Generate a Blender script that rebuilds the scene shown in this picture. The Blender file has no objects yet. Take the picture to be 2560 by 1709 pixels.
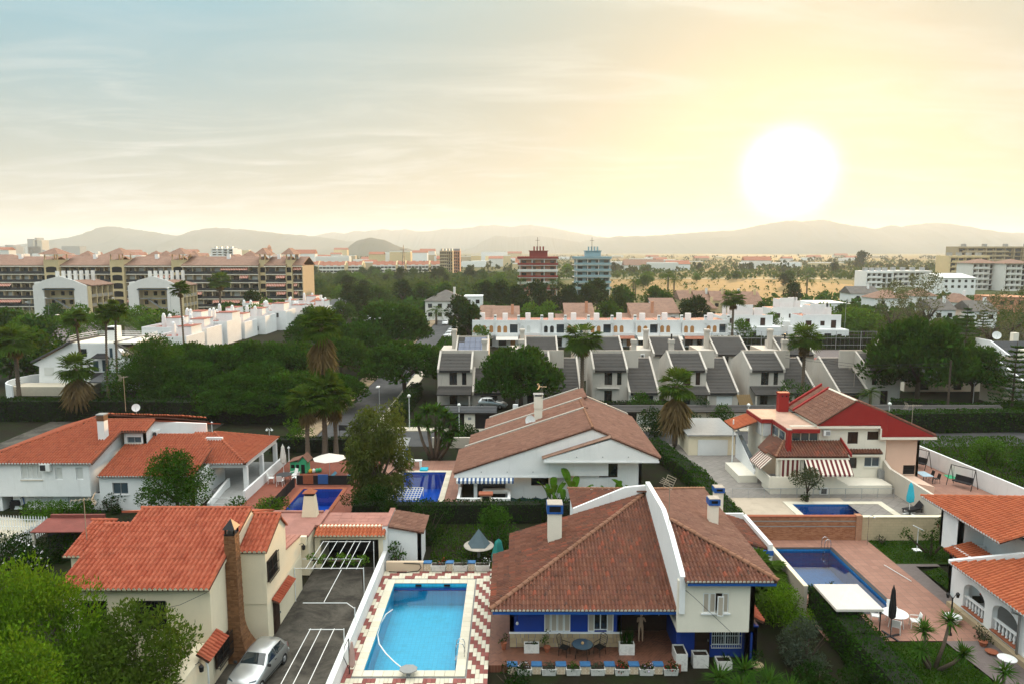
import bpy,math,random
from mathutils import Vector,Matrix
MT=Matrix.Translation
random.seed(7)
R=math.radians
SC=bpy.context.scene
COL=SC.collection
FPX,CAMH=1800.0,22.0
TILT=math.atan(227.5/FPX)
cam=bpy.data.cameras.new('camera')
cam.sensor_width=36.0
cam.lens=36.0*FPX/2560.0
cam.clip_start=.1
cam.clip_end=30000
camo=bpy.data.objects.new('camera',cam)
camo.location=(0,0,CAMH)
camo.rotation_euler=(R(90)-TILT,0,0)
COL.objects.link(camo)
SC.camera=camo
SUN_AZ,SUN_EL=R(20.6),R(5.6)
SUND=Vector((math.sin(SUN_AZ)*math.cos(SUN_EL),math.cos(SUN_AZ)*math.cos(SUN_EL),math.sin(SUN_EL)))
sun=bpy.data.lights.new('sun','SUN')
sun.energy=2.9
sun.angle=R(3.0)
sun.color=(1.0,.60,.27)
suno=bpy.data.objects.new('sun',sun)
suno.rotation_euler=SUND.to_track_quat('Z','Y').to_euler()
COL.objects.link(suno)
W=bpy.data.worlds.new('World')
SC.world=W
W.use_nodes=True
W.cycles.sampling_method='MANUAL'
W.cycles.sample_map_resolution=256
nt=W.node_tree
for n in list(nt.nodes):
 nt.nodes.remove(n)
def wn(t,**k):
 n=nt.nodes.new(t)
 for a,b in k.items():
  setattr(n,a,b)
 return n
def wl(a,b):nt.links.new(a,b)
def wmath(op,a,b=None,clamp=False):
 n=wn('ShaderNodeMath',operation=op,use_clamp=clamp)
 for i,x in enumerate((a,b)):
  if x is None:continue
  if isinstance(x,(int,float)):n.inputs[i].default_value=x
  else:wl(x,n.inputs[i])
 return n.outputs[0]
def wmix(fac,a,b,mode='MIX'):
 n=wn('ShaderNodeMix',data_type='RGBA',blend_type=mode)
 for s,x in ((n.inputs[0],fac),(n.inputs[6],a),(n.inputs[7],b)):
  if isinstance(x,(int,float)):s.default_value=x
  elif isinstance(x,tuple):s.default_value=x+(1,)
  else:wl(x,s)
 return n.outputs[2]
def wrange(x,a,b,c,d,smooth=True):
 n=wn('ShaderNodeMapRange',interpolation_type='SMOOTHSTEP' if smooth else 'LINEAR')
 wl(x,n.inputs[0])
 for i,q in enumerate((a,b,c,d)):n.inputs[i+1].default_value=q
 return n.outputs[0]
sky=wn('ShaderNodeTexSky',sky_type='NISHITA')
sky.sun_disc=False
sky.sun_elevation=SUN_EL
sky.sun_rotation=SUN_AZ
sky.altitude=0
sky.air_density=1.0
sky.dust_density=3.0
sky.ozone_density=1.5
tc=wn('ShaderNodeTexCoord')
nrm=wn('ShaderNodeVectorMath',operation='NORMALIZE');wl(tc.outputs['Generated'],nrm.inputs[0])
dot=wn('ShaderNodeVectorMath',operation='DOT_PRODUCT');wl(nrm.outputs[0],dot.inputs[0]);dot.inputs[1].default_value=SUND
ang=wmath('ARCCOSINE',wmath('MINIMUM',dot.outputs['Value'],.99999))
sep=wn('ShaderNodeSeparateXYZ');wl(nrm.outputs[0],sep.inputs[0])
zz=wmath('MAXIMUM',sep.outputs[2],.0)
den=wmath('ADD',zz,.10)
cx=wmath('DIVIDE',sep.outputs[0],den);cy=wmath('DIVIDE',sep.outputs[1],den)
cmb=wn('ShaderNodeCombineXYZ');wl(cx,cmb.inputs[0]);wl(cy,cmb.inputs[1])
def cloud(scale,rot,sx,sy,detail,dist,off):
 mp=wn('ShaderNodeMapping');wl(cmb.outputs[0],mp.inputs[0])
 mp.inputs['Rotation'].default_value=(0,0,R(rot));mp.inputs['Scale'].default_value=(sx,sy,1);mp.inputs['Location'].default_value=off
 no=wn('ShaderNodeTexNoise');wl(mp.outputs[0],no.inputs['Vector'])
 no.inputs['Scale'].default_value=scale;no.inputs['Detail'].default_value=detail;no.inputs['Distortion'].default_value=dist;no.inputs['Roughness'].default_value=.58
 return no.outputs['Fac']
c1=cloud(.9,38,1.0,2.2,8,1.6,(3.1,1.2,0))
c2=cloud(.45,10,1.0,1.6,6,.4,(7.7,.4,2))
veil=wmath('MULTIPLY',wrange(c1,.40,.72,0,1),wrange(c2,.36,.62,.2,1))
warm=wrange(ang,.0,.95,1.0,.0)
low=wrange(zz,.0,.34,1.0,.0)
nish=wn('ShaderNodeVectorMath',operation='SCALE');wl(sky.outputs[0],nish.inputs[0]);nish.inputs['Scale'].default_value=.020
air_hi=(.113,.239,.29)
air_lo=(.268,.25,.198)
air=wmix(low,air_hi,air_lo)
air=wmix(wmath('MULTIPLY',warm,.9),air,(.325,.272,.182))
air=wmix(.22,air,nish.outputs[0])
air=wmix(wmath('MULTIPLY',veil,.55),air,wmix(warm,(.34,.336,.315),(.376,.344,.276)))
air=wmix(wrange(zz,.30,.75,.0,.85),air,(.305,.295,.275))
zenith_boost=wn('ShaderNodeVectorMath',operation='SCALE');wl(air,zenith_boost.inputs[0]);wl(wrange(zz,.24,1.0,1.0,4.0),zenith_boost.inputs['Scale']);air=zenith_boost.outputs[0]  # sky brightened overhead, above the view, added to light the walls
g1=wmath('POWER',wrange(ang,.0,.42,1.0,.0,False),2.5)
g2=wmath('POWER',wrange(ang,.0,.080,1.0,.0,False),2.4)
glow=wn('ShaderNodeVectorMath',operation='SCALE');glow.inputs[0].default_value=(1.0,.52,.10);wl(wmath('MULTIPLY',g1,.12),glow.inputs['Scale'])
glow2=wn('ShaderNodeVectorMath',operation='SCALE');glow2.inputs[0].default_value=(1.0,.88,.66);wl(wmath('MULTIPLY',g2,3.4),glow2.inputs['Scale'])
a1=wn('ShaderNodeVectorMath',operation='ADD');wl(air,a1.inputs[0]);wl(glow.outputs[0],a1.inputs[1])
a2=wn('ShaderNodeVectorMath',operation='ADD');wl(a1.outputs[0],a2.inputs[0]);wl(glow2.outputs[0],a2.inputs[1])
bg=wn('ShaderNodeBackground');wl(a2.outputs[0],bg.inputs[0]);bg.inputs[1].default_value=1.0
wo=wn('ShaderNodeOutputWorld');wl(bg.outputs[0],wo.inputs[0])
SC.render.engine='CYCLES'
SC.view_settings.view_transform='Standard'
SC.view_settings.look='None'
SC.view_settings.exposure=1.42
SC.view_settings.gamma=1.0
SC.view_settings.use_curve_mapping=False
CY=SC.cycles
CY.use_denoising=True
CY.max_bounces=4
CY.diffuse_bounces=2
CY.glossy_bounces=2
CY.transmission_bounces=3
CY.transparent_max_bounces=4
CY.volume_bounces=1
CY.use_adaptive_sampling=True
CY.adaptive_threshold=.02
CY.caustics_reflective=False
CY.caustics_refractive=False
CY.sample_clamp_indirect=4.0
_c,_s=math.cos(TILT),math.sin(TILT)
def ray(u,v):
 x=(u-1280)/FPX;y=(v-854.5)/FPX
 return Vector((x,_c-y*_s,-(y*_c+_s)))
def PZ(u,v,z=.0):
 d=ray(u,v);k=(z-CAMH)/d.z
 return Vector((d.x*k,d.y*k,z))
def PY(u,v,y):
 d=ray(u,v);k=y/d.y
 return Vector((d.x*k,y,CAMH+d.z*k))
def PX(u,v,x):
 d=ray(u,v);k=x/d.x
 return Vector((x,d.y*k,CAMH+d.z*k))
def px_at(y,z=.0):
 return FPX/(y*_c+(CAMH-z)*_s)
WM={}
def _mat(loc,rz):return MT(Vector(loc))@Matrix.Rotation(rz,4,'Z')
def thing(name,label,cat,loc=(0,0,0),rz=.0,group=None):
 o=bpy.data.objects.new(name,None)
 o.empty_display_size=.2
 o.location=loc;o.rotation_euler=(0,0,rz)
 COL.objects.link(o)
 WM[o]=_mat(loc,rz)
 return tag(o,label,cat,group)
def tag(o,label=None,cat=None,group=None,kind=None):
 if label:o['label']=label
 if cat:o['category']=cat
 if group:o['group']=group
 if kind:o['kind']=kind
 return o
def link(name,me,parent=None,mtx=None):
 o=bpy.data.objects.new(name,me)
 COL.objects.link(o)
 if parent is not None:
  o.parent=parent
 WM[o]=WM.get(parent,Matrix())@(mtx if mtx is not None else Matrix())
 if mtx is not None:
  o.matrix_local=mtx
 return o
def copy_tree(o,loc=None,rz=None,parent=None,label=None,scale=None,children=None):
 c=o.copy();COL.objects.link(c)
 c.parent=parent
 if loc is not None:c.location=loc
 if rz is not None:c.rotation_euler=(0,0,rz)
 if scale is not None:c.scale=scale if not isinstance(scale,(int,float))else (scale,)*3
 if label:c['label']=label
 for ch in CH.get(o,[]):
  k=copy_tree(ch,parent=c)
  CH.setdefault(c,[]).append(k)
 return c
CH={}
class MB:
 """collects faces; build() links them as one mesh object"""
 def __init__(s):s.v=[];s.f=[];s.m=[];s.mi=0
 def face(s,pts):
  b=len(s.v);s.v.extend([tuple(p)for p in pts]);s.f.append(tuple(range(b,b+len(pts))));s.m.append(s.mi);return s
 def idx(s,pts,faces):
  b=len(s.v);s.v.extend([tuple(p)for p in pts])
  for f in faces:s.f.append(tuple(b+i for i in f));s.m.append(s.mi)
  return s
 def hexa(s,p):
  return s.idx(p,[(3,2,1,0),(4,5,6,7),(0,1,5,4),(1,2,6,5),(2,3,7,6),(3,0,4,7)])
 def box(s,x0,x1,y0,y1,z0,z1):
  return s.hexa([(x0,y0,z0),(x1,y0,z0),(x1,y1,z0),(x0,y1,z0),(x0,y0,z1),(x1,y0,z1),(x1,y1,z1),(x0,y1,z1)])
 def bevbox(s,x0,x1,y0,y1,z0,z1,b):
  def ring(d,z):return [(x0+b-d,y0+0+(0 if d else 0),z)]
  def oct(i,z):
   return [(x0+b,y0+i,z),(x1-b,y0+i,z),(x1-i,y0+b,z),(x1-i,y1-b,z),(x1-b,y1-i,z),(x0+b,y1-i,z),(x0+i,y1-b,z),(x0+i,y0+b,z)]
  A=oct(0,z0);B=oct(0,z1-b);C=oct(b*.7,z1)
  p=A+B+C;f=[tuple(range(7,-1,-1)),tuple(range(16,24))]
  for k in range(2):
   for i in range(8):
    j=(i+1)%8;f.append((k*8+i,k*8+j,k*8+8+j,k*8+8+i))
  return s.idx(p,f)
 def obox(s,c,ax,ay,az):
  c=Vector(c);ax=Vector(ax);ay=Vector(ay);az=Vector(az)
  return s.hexa([c-ax-ay-az,c+ax-ay-az,c+ax+ay-az,c-ax+ay-az,c-ax-ay+az,c+ax-ay+az,c+ax+ay+az,c-ax+ay+az])
 def prism(s,poly,vec):
  n=len(poly);vec=Vector(vec);a=[Vector(p)for p in poly];b=[p+vec for p in a]
  f=[tuple(range(n-1,-1,-1)),tuple(range(n,2*n))]
  for i in range(n):
   j=(i+1)%n;f.append((i,j,n+j,n+i))
  return s.idx(a+b,f)
 def tube(s,pts,r,n=6,r2=None,cap=True):
  pts=[Vector(p)for p in pts];k=len(pts);rings=[]
  up=Vector((0,0,1))
  for i,p in enumerate(pts):
   d=(pts[min(i+1,k-1)]-pts[max(i-1,0)])
   if d.length<1e-9:d=Vector((0,0,1))
   d.normalize()
   a=d.cross(up)
   if a.length<1e-3:a=d.cross(Vector((1,0,0)))
   a.normalize();b=d.cross(a)
   if isinstance(r,(list,tuple)):rr=r[i]
   else:rr=r if r2 is None else r+(r2-r)*i/(k-1)
   rings.append([p+(a*math.cos(2*math.pi*q/n)+b*math.sin(2*math.pi*q/n))*rr for q in range(n)])
  b0=len(s.v)
  for g in rings:s.v.extend([tuple(q)for q in g])
  for i in range(k-1):
   for q in range(n):
    t=(q+1)%n
    s.f.append((b0+i*n+q,b0+(i+1)*n+q,b0+(i+1)*n+t,b0+i*n+t));s.m.append(s.mi)
  if cap:
   s.f.append(tuple(b0+q for q in range(n)));s.m.append(s.mi)
   s.f.append(tuple(b0+(k-1)*n+q for q in range(n-1,-1,-1)));s.m.append(s.mi)
  return s
 def lathe(s,prof,c=(0,0,0),n=12,cap=True):
  c=Vector(c);b0=len(s.v);k=len(prof)
  for r_,z_ in prof:
   for q in range(n):
    a=2*math.pi*q/n
    s.v.append((c.x+r_*math.cos(a),c.y+r_*math.sin(a),c.z+z_))
  for i in range(k-1):
   for q in range(n):
    t=(q+1)%n
    s.f.append((b0+i*n+q,b0+i*n+t,b0+(i+1)*n+t,b0+(i+1)*n+q));s.m.append(s.mi)
  if cap:
   s.f.append(tuple(b0+q for q in range(n-1,-1,-1)));s.m.append(s.mi)
   s.f.append(tuple(b0+(k-1)*n+q for q in range(n)));s.m.append(s.mi)
  return s
 def mesh(s,name,mat,smooth=False,off=None):
  me=bpy.data.meshes.new(name)
  vs=s.v if off is None else [tuple(off@Vector(p))for p in s.v]
  me.from_pydata(vs,[],s.f)
  ms=mat if isinstance(mat,(list,tuple))else [mat]
  for q in ms:me.materials.append(M(q))
  if len(ms)>1:me.polygons.foreach_set('material_index',s.m)
  if smooth:me.polygons.foreach_set('use_smooth',[True]*len(s.f))
  me.update()
  return me
 def build(s,name,mat,parent=None,smooth=False,local=False,loc=None):
  """world-space faces -> object; its origin is the parent's (or loc)"""
  if parent is not None and not local:
   off=WM[parent].inverted()
  elif loc is not None:
   off=MT(-Vector(loc))
  else:off=None
  me=s.mesh(name,mat,smooth,off)
  o=link(name,me,parent)
  if parent is not None:CH.setdefault(parent,[]).append(o)
  if loc is not None and parent is None:
   o.location=loc;WM[o]=MT(Vector(loc))
  return o
def BX(*a):return MB().box(*a)
def PRI(*a):return MB().prism(*a)
def TUB(*a,**k):return MB().tube(*a,**k)
SW='stucco_white'
def put(name,me,parent,mtx):
 """object with shared mesh; mtx in world space"""
 o=link(name,me,parent,WM[parent].inverted()@mtx)
 CH.setdefault(parent,[]).append(o)
 return o
MATS={}
def M(k):
 if not isinstance(k,str):return k
 return MATS[k]
class NT:
 def __init__(s,name):
  s.m=bpy.data.materials.new(name);s.m.use_nodes=True;s.t=s.m.node_tree
  for n in list(s.t.nodes):s.t.nodes.remove(n)
  s.out=s.n('ShaderNodeOutputMaterial');MATS[name]=s.m
 def n(s,t,**k):
  q=s.t.nodes.new(t)
  for a,b in k.items():setattr(q,a,b)
  return q
 def l(s,a,b):s.t.links.new(a,b)
 def set(s,sock,x):
  if x is None:return
  if hasattr(x,'is_linked')or hasattr(x,'links'):s.l(x,sock)
  elif isinstance(x,tuple)and len(x)==3 and sock.type=='RGBA':sock.default_value=x+(1,)
  else:sock.default_value=x
 def math(s,op,a,b=None,clamp=False):
  q=s.n('ShaderNodeMath',operation=op,use_clamp=clamp);s.set(q.inputs[0],a);s.set(q.inputs[1],b);return q.outputs[0]
 def mix(s,f,a,b,mode='MIX'):
  q=s.n('ShaderNodeMix',data_type='RGBA',blend_type=mode);s.set(q.inputs[0],f);s.set(q.inputs[6],a);s.set(q.inputs[7],b);return q.outputs[2]
 def ramp(s,x,a,b,c=.0,d=1.0):
  q=s.n('ShaderNodeMapRange',interpolation_type='SMOOTHSTEP');s.set(q.inputs[0],x)
  for i,k in enumerate((a,b,c,d)):q.inputs[i+1].default_value=k
  return q.outputs[0]
 def coord(s,scale=1.0,kind='Position'):
  if kind=='Position':v=s.n('ShaderNodeNewGeometry').outputs['Position']
  else:v=s.n('ShaderNodeTexCoord').outputs[kind]
  if scale==1.0:return v
  q=s.n('ShaderNodeMapping');s.l(v,q.inputs[0]);q.inputs['Scale'].default_value=scale if isinstance(scale,tuple)else (scale,)*3
  return q.outputs[0]
 def noise(s,scale,detail=3.0,vec=None,rough=.55,dist=.0,col=False):
  q=s.n('ShaderNodeTexNoise');s.l(vec if vec is not None else s.coord(),q.inputs['Vector'])
  q.inputs['Scale'].default_value=scale;q.inputs['Detail'].default_value=detail;q.inputs['Roughness'].default_value=rough;q.inputs['Distortion'].default_value=dist
  return q.outputs['Color' if col else 'Fac']
 def bump(s,h,strength=.3,dist=.02):
  q=s.n('ShaderNodeBump');s.l(h,q.inputs['Height']);q.inputs['Strength'].default_value=strength;q.inputs['Distance'].default_value=dist;return q.outputs[0]
 def rnd(s):
  """a random value for each object and each loose piece of a mesh"""
  a=s.n('ShaderNodeObjectInfo').outputs['Random'];b=s.n('ShaderNodeNewGeometry').outputs['Random Per Island']
  return s.math('FRACT',s.math('ADD',a,b))
 def princ(s,col,rough=.7,metal=.0,normal=None,spec=.3,**k):
  q=s.n('ShaderNodeBsdfPrincipled');s.set(q.inputs['Base Color'],col);s.set(q.inputs['Roughness'],rough);s.set(q.inputs['Metallic'],metal)
  q.inputs['Specular IOR Level'].default_value=spec
  if normal is not None:s.l(normal,q.inputs['Normal'])
  for a,b in k.items():s.set(q.inputs[a],b)
  s.l(q.outputs[0],s.out.inputs['Surface']);return q
def plain(name,col,rough=.6,metal=.0,var=.06,scale=3.0,spec=.3):
 t=NT(name);n=t.noise(scale,4)
 dk=tuple(c*(1-2.2*var)for c in col);lt=tuple(min(1,c*(1+1.2*var))for c in col)
 t.princ(t.mix(n,dk,lt),rough,metal,spec=spec)
def stucco(name,col,dirt=(.25,.22,.17),amt=.25,bump=.35,scale=1.0):
 t=NT(name)
 n1=t.noise(.7*scale,5,rough=.65);n2=t.noise(30*scale,2)
 streak=t.noise(2.4,5,t.coord((1,1,.12)),.62)
 c=t.mix(t.ramp(n1,.3,.75),tuple(x*.93 for x in col),col)
 f=t.math('MULTIPLY',t.ramp(streak,.55,.80),amt)
 c=t.mix(f,c,dirt)
 f2=t.math('MULTIPLY',t.ramp(n1,.60,.78),amt*.6)
 c=t.mix(f2,c,dirt)
 t.princ(c,.88,normal=t.bump(n2,bump,.01),spec=.2)
ORD=['first','second','third','fourth','fifth','sixth','seventh','eighth','ninth','tenth','eleventh','twelfth','thirteenth','fourteenth','fifteenth','sixteenth','seventeenth','eighteenth','nineteenth','twentieth']
def own_labels(items):
 """items: (object, column in the picture, phrase); equal phrases are told apart by their order from the left"""
 by={}
 for o,u_,t_ in items:by.setdefault(t_,[]).append((u_,o))
 for t_,L in by.items():
  L.sort(key=lambda q:q[0])
  for i,(u_,o)in enumerate(L):o['label']=t_ if len(L)==1 else t_+', '+ORD[min(i,19)]+' from left'
ZONES=[(60,'at the left picture edge'),(170,'over the left hotel'),(330,'above the gap of the hotels'),(470,'over the right hotel'),(620,'over the apartment roofs'),(760,'past the apartment block end'),(880,'left of castle hill'),(1000,'under castle hill'),(1110,'right of castle hill'),(1210,'right of grey office block'),(1300,'left of red tower'),(1430,'between the two towers'),(1560,'right of blue tower'),(1700,'right of the towers'),(1850,'left of the sun'),(2050,'under the sun'),(2200,'right of the sun'),(9999,'towards the right flats')]
def zone(u_):
 for a,t_ in ZONES:
  if u_<a:return t_

V=Vector
def unit(v):v=Vector(v);return v/v.length
TILES={}
TMESH={}
def tile_template(tw,tl):
 """S tile: x across, y up the slope, z off the roof; lower end at y=0 lies over the row below"""
 prof=[(-.5,.006),(-.34,.0),(-.25,.030),(-.14,.098),(.08,.128),(.30,.098),(.41,.030),(.5,.006)]
 pts=[];f=[]
 n=len(prof)
 for (y,dz)in ((.0,.034),(tl*1.07,.002)):
  for px,pz in prof:pts.append((px*tw,y,pz*tw/.26+dz))
 for px,pz in prof:pts.append((px*tw,.004,pz*tw/.26+dz-.0))
 pts=pts[:2*n]+[(px*tw,.0,pz*tw/.26+.034-.030)for px,pz in prof]
 for i in range(n-1):
  f.append((i,i+1,n+i+1,n+i));f.append((2*n+i,2*n+i+1,i+1,i))
 return pts,f
def in_poly(p,poly,margin=.0):
 s=None;x,y=p;c=False;n=len(poly);j=n-1
 for i in range(n):
  xi,yi=poly[i];xj,yj=poly[j]
  if ((yi>y)!=(yj>y))and (x<(xj-xi)*(y-yi)/(yj-yi)+xi):c=not c
  j=i
 return c
def tiled(house,poly,e,mat,tw=.25,tl=.40,th=.10,deck='tile_deck',name='roof',mortar=None,parent_roof=None,jit=.01):
 """roof part of a house: solid deck under rows of single tiles; e = direction along the eave"""
 poly=[Vector(p)for p in poly];e=unit(e)
 nrm=Vector((0,0,0))
 for i in range(len(poly)):
  a=poly[i];b=poly[(i+1)%len(poly)];nrm+=a.cross(b)
 nrm.normalize()
 if nrm.z<0:nrm=-nrm
 up=nrm.cross(e);up.normalize()
 if up.z<0:up=-up;e=-e
 o=poly[0]
 q=[((p-o).dot(e),(p-o).dot(up))for p in poly]
 mb=PRI([p-nrm*th for p in poly],nrm*th)
 roof=mb.build(name,deck,house)
 x0=min(a for a,b in q);x1=max(a for a,b in q);y0=min(b for a,b in q);y1=max(b for a,b in q)
 nx=max(1,round((x1-x0)/tw));tw2=(x1-x0)/nx;ny=max(1,round((y1-y0)/tl));tl2=(y1-y0)/ny
 key=(round(tw2,3),round(tl2,3))
 L=TILES.setdefault(house,[])
 rot=Matrix((e,up,nrm)).transposed().to_4x4()
 rr=random.Random(int(abs(o.x*31+o.y*17))+5)
 for i in range(nx):
  for j in range(ny):
   cx_=x0+(i+.5)*tw2;cy_=y0+(j+.5)*tl2
   if not in_poly((cx_,cy_),q):continue
   pos=o+e*cx_+up*(y0+j*tl2-.02)+nrm*(rr.uniform(0,.006))
   m=MT(pos)@rot@Matrix.Rotation(rr.uniform(-jit,jit),4,'Z')
   L.append((m,key,mat,roof,(pos-Vector((0,0,CAMH))).length))
 if mortar:
  mm=MB()
  for i in range(nx):
   cx_=x0+(i+.5)*tw2+tw2*.08
   if not in_poly((cx_,y0+tl2*.3),q):continue
   c=o+e*cx_+up*(y0-.035)
   a=[]
   for k in range(7):
    t_=math.pi*k/6;a.append(c+e*(math.cos(t_)*tw2*.36)+nrm*(math.sin(t_)*tw2*.30+.028))
   a2=a+[c-e*tw2*.36-nrm*.03,c+e*tw2*.36-nrm*.03]
   mm.prism(a2,up*.03)
  mo=mm.build('eave_mortar',mortar,roof);mo['kind']='stuff'
 return roof
def finish_tiles(limit=300):
 for house,L in TILES.items():
  L.sort(key=lambda r:r[4])
  for m,key,mat,roof,d in L[:limit]:
   k=(key,mat)
   if k not in TMESH:
    p,f=tile_template(*key);TMESH[k]=MB().idx(p,f).mesh('tile',mat)
   put('tile',TMESH[k],roof,m)
  rest=L[limit:]
  if rest:
   mats=sorted({r[2]for r in rest});mb=MB()
   for m,key,mat,roof,d in rest:
    p,f=tile_template(*key);mb.mi=mats.index(mat);mb.idx([m@Vector(a)for a in p],f)
   o=mb.build('tile_field',mats,house);o['kind']='stuff'
RCM={}
def caps(roof,a,b,mat='tile_ridge',r=.13,ln=.42,name='ridge_tile',lift=.02):
 """row of half-round ridge tiles from a to b, each an object of its own"""
 a=Vector(a);b=Vector(b);d=b-a;n=max(1,round(d.length/ln));st=d/n
 k=(round(st.length,2),mat,r)
 if k not in RCM:
  mb=MB();pts=[];f=[]
  for y,rr in ((-.03,r*1.08),(k[0]+.02,r*.92)):
   for q in range(7):
    t_=math.pi*(q/6);pts.append((math.cos(t_)*rr,y,math.sin(t_)*rr*.85+(.02 if y<0 else 0)))
  for q in range(6):f.append((q,q+1,8+q,7+q))
  f.append((0,1,2,3,4,5,6))
  RCM[k]=mb.idx(pts,f).mesh(name,mat)
 y=d.normalized();x=y.cross(Vector((0,0,1)));x.normalize();z=x.cross(y)
 rot=Matrix((x,y,z)).transposed().to_4x4()
 for i in range(n):
  put(name,RCM[k],roof,MT(a+st*i+z*lift)@rot)
def wall(house,p0,p1,z0,z1,mat,holes=(),t=.25,name='wall'):
 """wall with real openings from p0 to p1 (plan points, outer face on the right of p0->p1); holes: (s0, s1, za, zb), s from p0"""
 a=Vector((p0[0],p0[1],0));b=Vector((p1[0],p1[1],0));d=b-a;L=d.length;u=d/L;n=u.cross(Vector((0,0,1)))
 ss=sorted({0,L}|{h[0]for h in holes}|{h[1]for h in holes});zs=sorted({z0,z1}|{h[2]for h in holes}|{h[3]for h in holes})
 ss=[x for x in ss if 0<=x<=L];zs=[x for x in zs if z0<=x<=z1]
 mb=MB()
 full=lambda i,j:0<=i<len(ss)-1 and 0<=j<len(zs)-1 and not any(h[0]<(ss[i]+ss[i+1])/2<h[1]and h[2]<(zs[j]+zs[j+1])/2<h[3]for h in holes)
 P=lambda s,z,k:a+u*s-n*(t if k else 0)+Vector((0,0,z))
 for i in range(len(ss)-1):
  for j in range(len(zs)-1):
   if not full(i,j):continue
   s0,s1,a0,a1=ss[i],ss[i+1],zs[j],zs[j+1]
   mb.face([P(s0,a0,0),P(s1,a0,0),P(s1,a1,0),P(s0,a1,0)])
   mb.face([P(s1,a0,1),P(s0,a0,1),P(s0,a1,1),P(s1,a1,1)])
   if not full(i-1,j):mb.face([P(s0,a0,1),P(s0,a0,0),P(s0,a1,0),P(s0,a1,1)])
   if not full(i+1,j):mb.face([P(s1,a0,0),P(s1,a0,1),P(s1,a1,1),P(s1,a1,0)])
   if not full(i,j-1):mb.face([P(s0,a0,1),P(s1,a0,1),P(s1,a0,0),P(s0,a0,0)])
   if not full(i,j+1):mb.face([P(s0,a1,0),P(s1,a1,0),P(s1,a1,1),P(s0,a1,1)])
 return mb.build(name,mat,house)
def fbox(mb,p0,u,s0,s1,z0,z1,d0,d1):
 """box on a facade: s along u, d outwards (negative = into the wall)"""
 p0=Vector((p0[0],p0[1],0));u=unit(u);n=u.cross(Vector((0,0,1)))
 c=[p0+u*s+n*d for s,d in ((s0,d1),(s1,d1),(s1,d0),(s0,d0))]
 return mb.hexa([q+Vector((0,0,z0))for q in c]+[q+Vector((0,0,z1))for q in c])
def window(house,p0,u,s0,s1,z0,z1,frame='white_plastic',pane='glass_dark',depth=.12,cols=2,fw=.06,sill=None,bars=None,shut=None,rows=1,name='window',bars_out=.10,nbars=None,hollow=True):
 """window part in an opening: frame; panes, sill, shutters, bars as its pieces"""
 mb=MB();d0,d1=-depth-.06,-depth
 fbox(mb,p0,u,s0,s1,z0,z0+fw,d0,d1);fbox(mb,p0,u,s0,s1,z1-fw,z1,d0,d1)
 fbox(mb,p0,u,s0,s0+fw,z0+fw,z1-fw,d0,d1);fbox(mb,p0,u,s1-fw,s1,z0+fw,z1-fw,d0,d1)
 w=(s1-s0-2*fw)
 for i in range(1,cols):
  x=s0+fw+w*i/cols;fbox(mb,p0,u,x-fw*.5,x+fw*.5,z0+fw,z1-fw,d0,d1+.005)
 for i in range(1,rows):
  z=z0+(z1-z0)*i/rows;fbox(mb,p0,u,s0+fw,s1-fw,z-fw*.4,z+fw*.4,d0,d1+.004)
 o=mb.build(name,frame,house)
 for i in range(cols):
  a=s0+fw+w*i/cols+(fw*.5 if i else 0);b=s0+fw+w*(i+1)/cols-(fw*.5 if i<cols-1 else 0)
  fbox(MB(),p0,u,a,b,z0+fw,z1-fw,d0+.015,d0+.03).build('pane',pane,o)
 if sill:fbox(MB(),p0,u,s0-.08,s1+.08,z0-.09,z0-.004,-depth,.08).build('sill',sill,o)
 if bars:
  mb=MB();k=nbars or max(3,round((s1-s0)/.13))
  for i in range(k+1):
   x=s0-.03+(s1-s0+.06)*i/k;fbox(mb,p0,u,x-.010,x+.010,z0-.03,z1+.03,bars_out-.02,bars_out)
  for z in (z0-.02,z0+(z1-z0)*.15,(z0+z1)/2,z1):
   fbox(mb,p0,u,s0-.05,s1+.05,z-.012,z+.012,bars_out-.028,bars_out+.006)
  for x in (s0-.04,s1+.04):
   fbox(mb,p0,u,x-.012,x+.012,z0+.05,z0+.075,.002,bars_out-.02);fbox(mb,p0,u,x-.012,x+.012,z1-.075,z1-.05,.002,bars_out-.02)
  mb.build('window_bars',bars,o)
 return o
def shutter(house,p0,u,s0,s1,z0,z1,d=.03,mat='shutter_beige',frame='white_plastic',name='shutter',slats=True):
 mb=MB();fw=.05
 fbox(mb,p0,u,s0,s1,z0,z0+fw,d,d+.04);fbox(mb,p0,u,s0,s1,z1-fw,z1,d,d+.04)
 fbox(mb,p0,u,s0,s0+fw,z0+fw,z1-fw,d,d+.04);fbox(mb,p0,u,s1-fw,s1,z0+fw,z1-fw,d,d+.04)
 o=mb.build(name,frame,house)
 mb=MB();n=max(3,int((z1-z0-2*fw)/.07))
 for i in range(n):
  a=z0+fw+(z1-z0-2*fw)*i/n;b=a+(z1-z0-2*fw)/n*.8
  fbox(mb,p0,u,s0+fw,s1-fw,a,b,d+.008,d+.024)
 fbox(mb,p0,u,s0+fw,s1-fw,z0+fw,z1-fw,d+.001,d+.006)
 s_=mb.build('slats',mat,o);s_['kind']='stuff'
 return o
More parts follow.
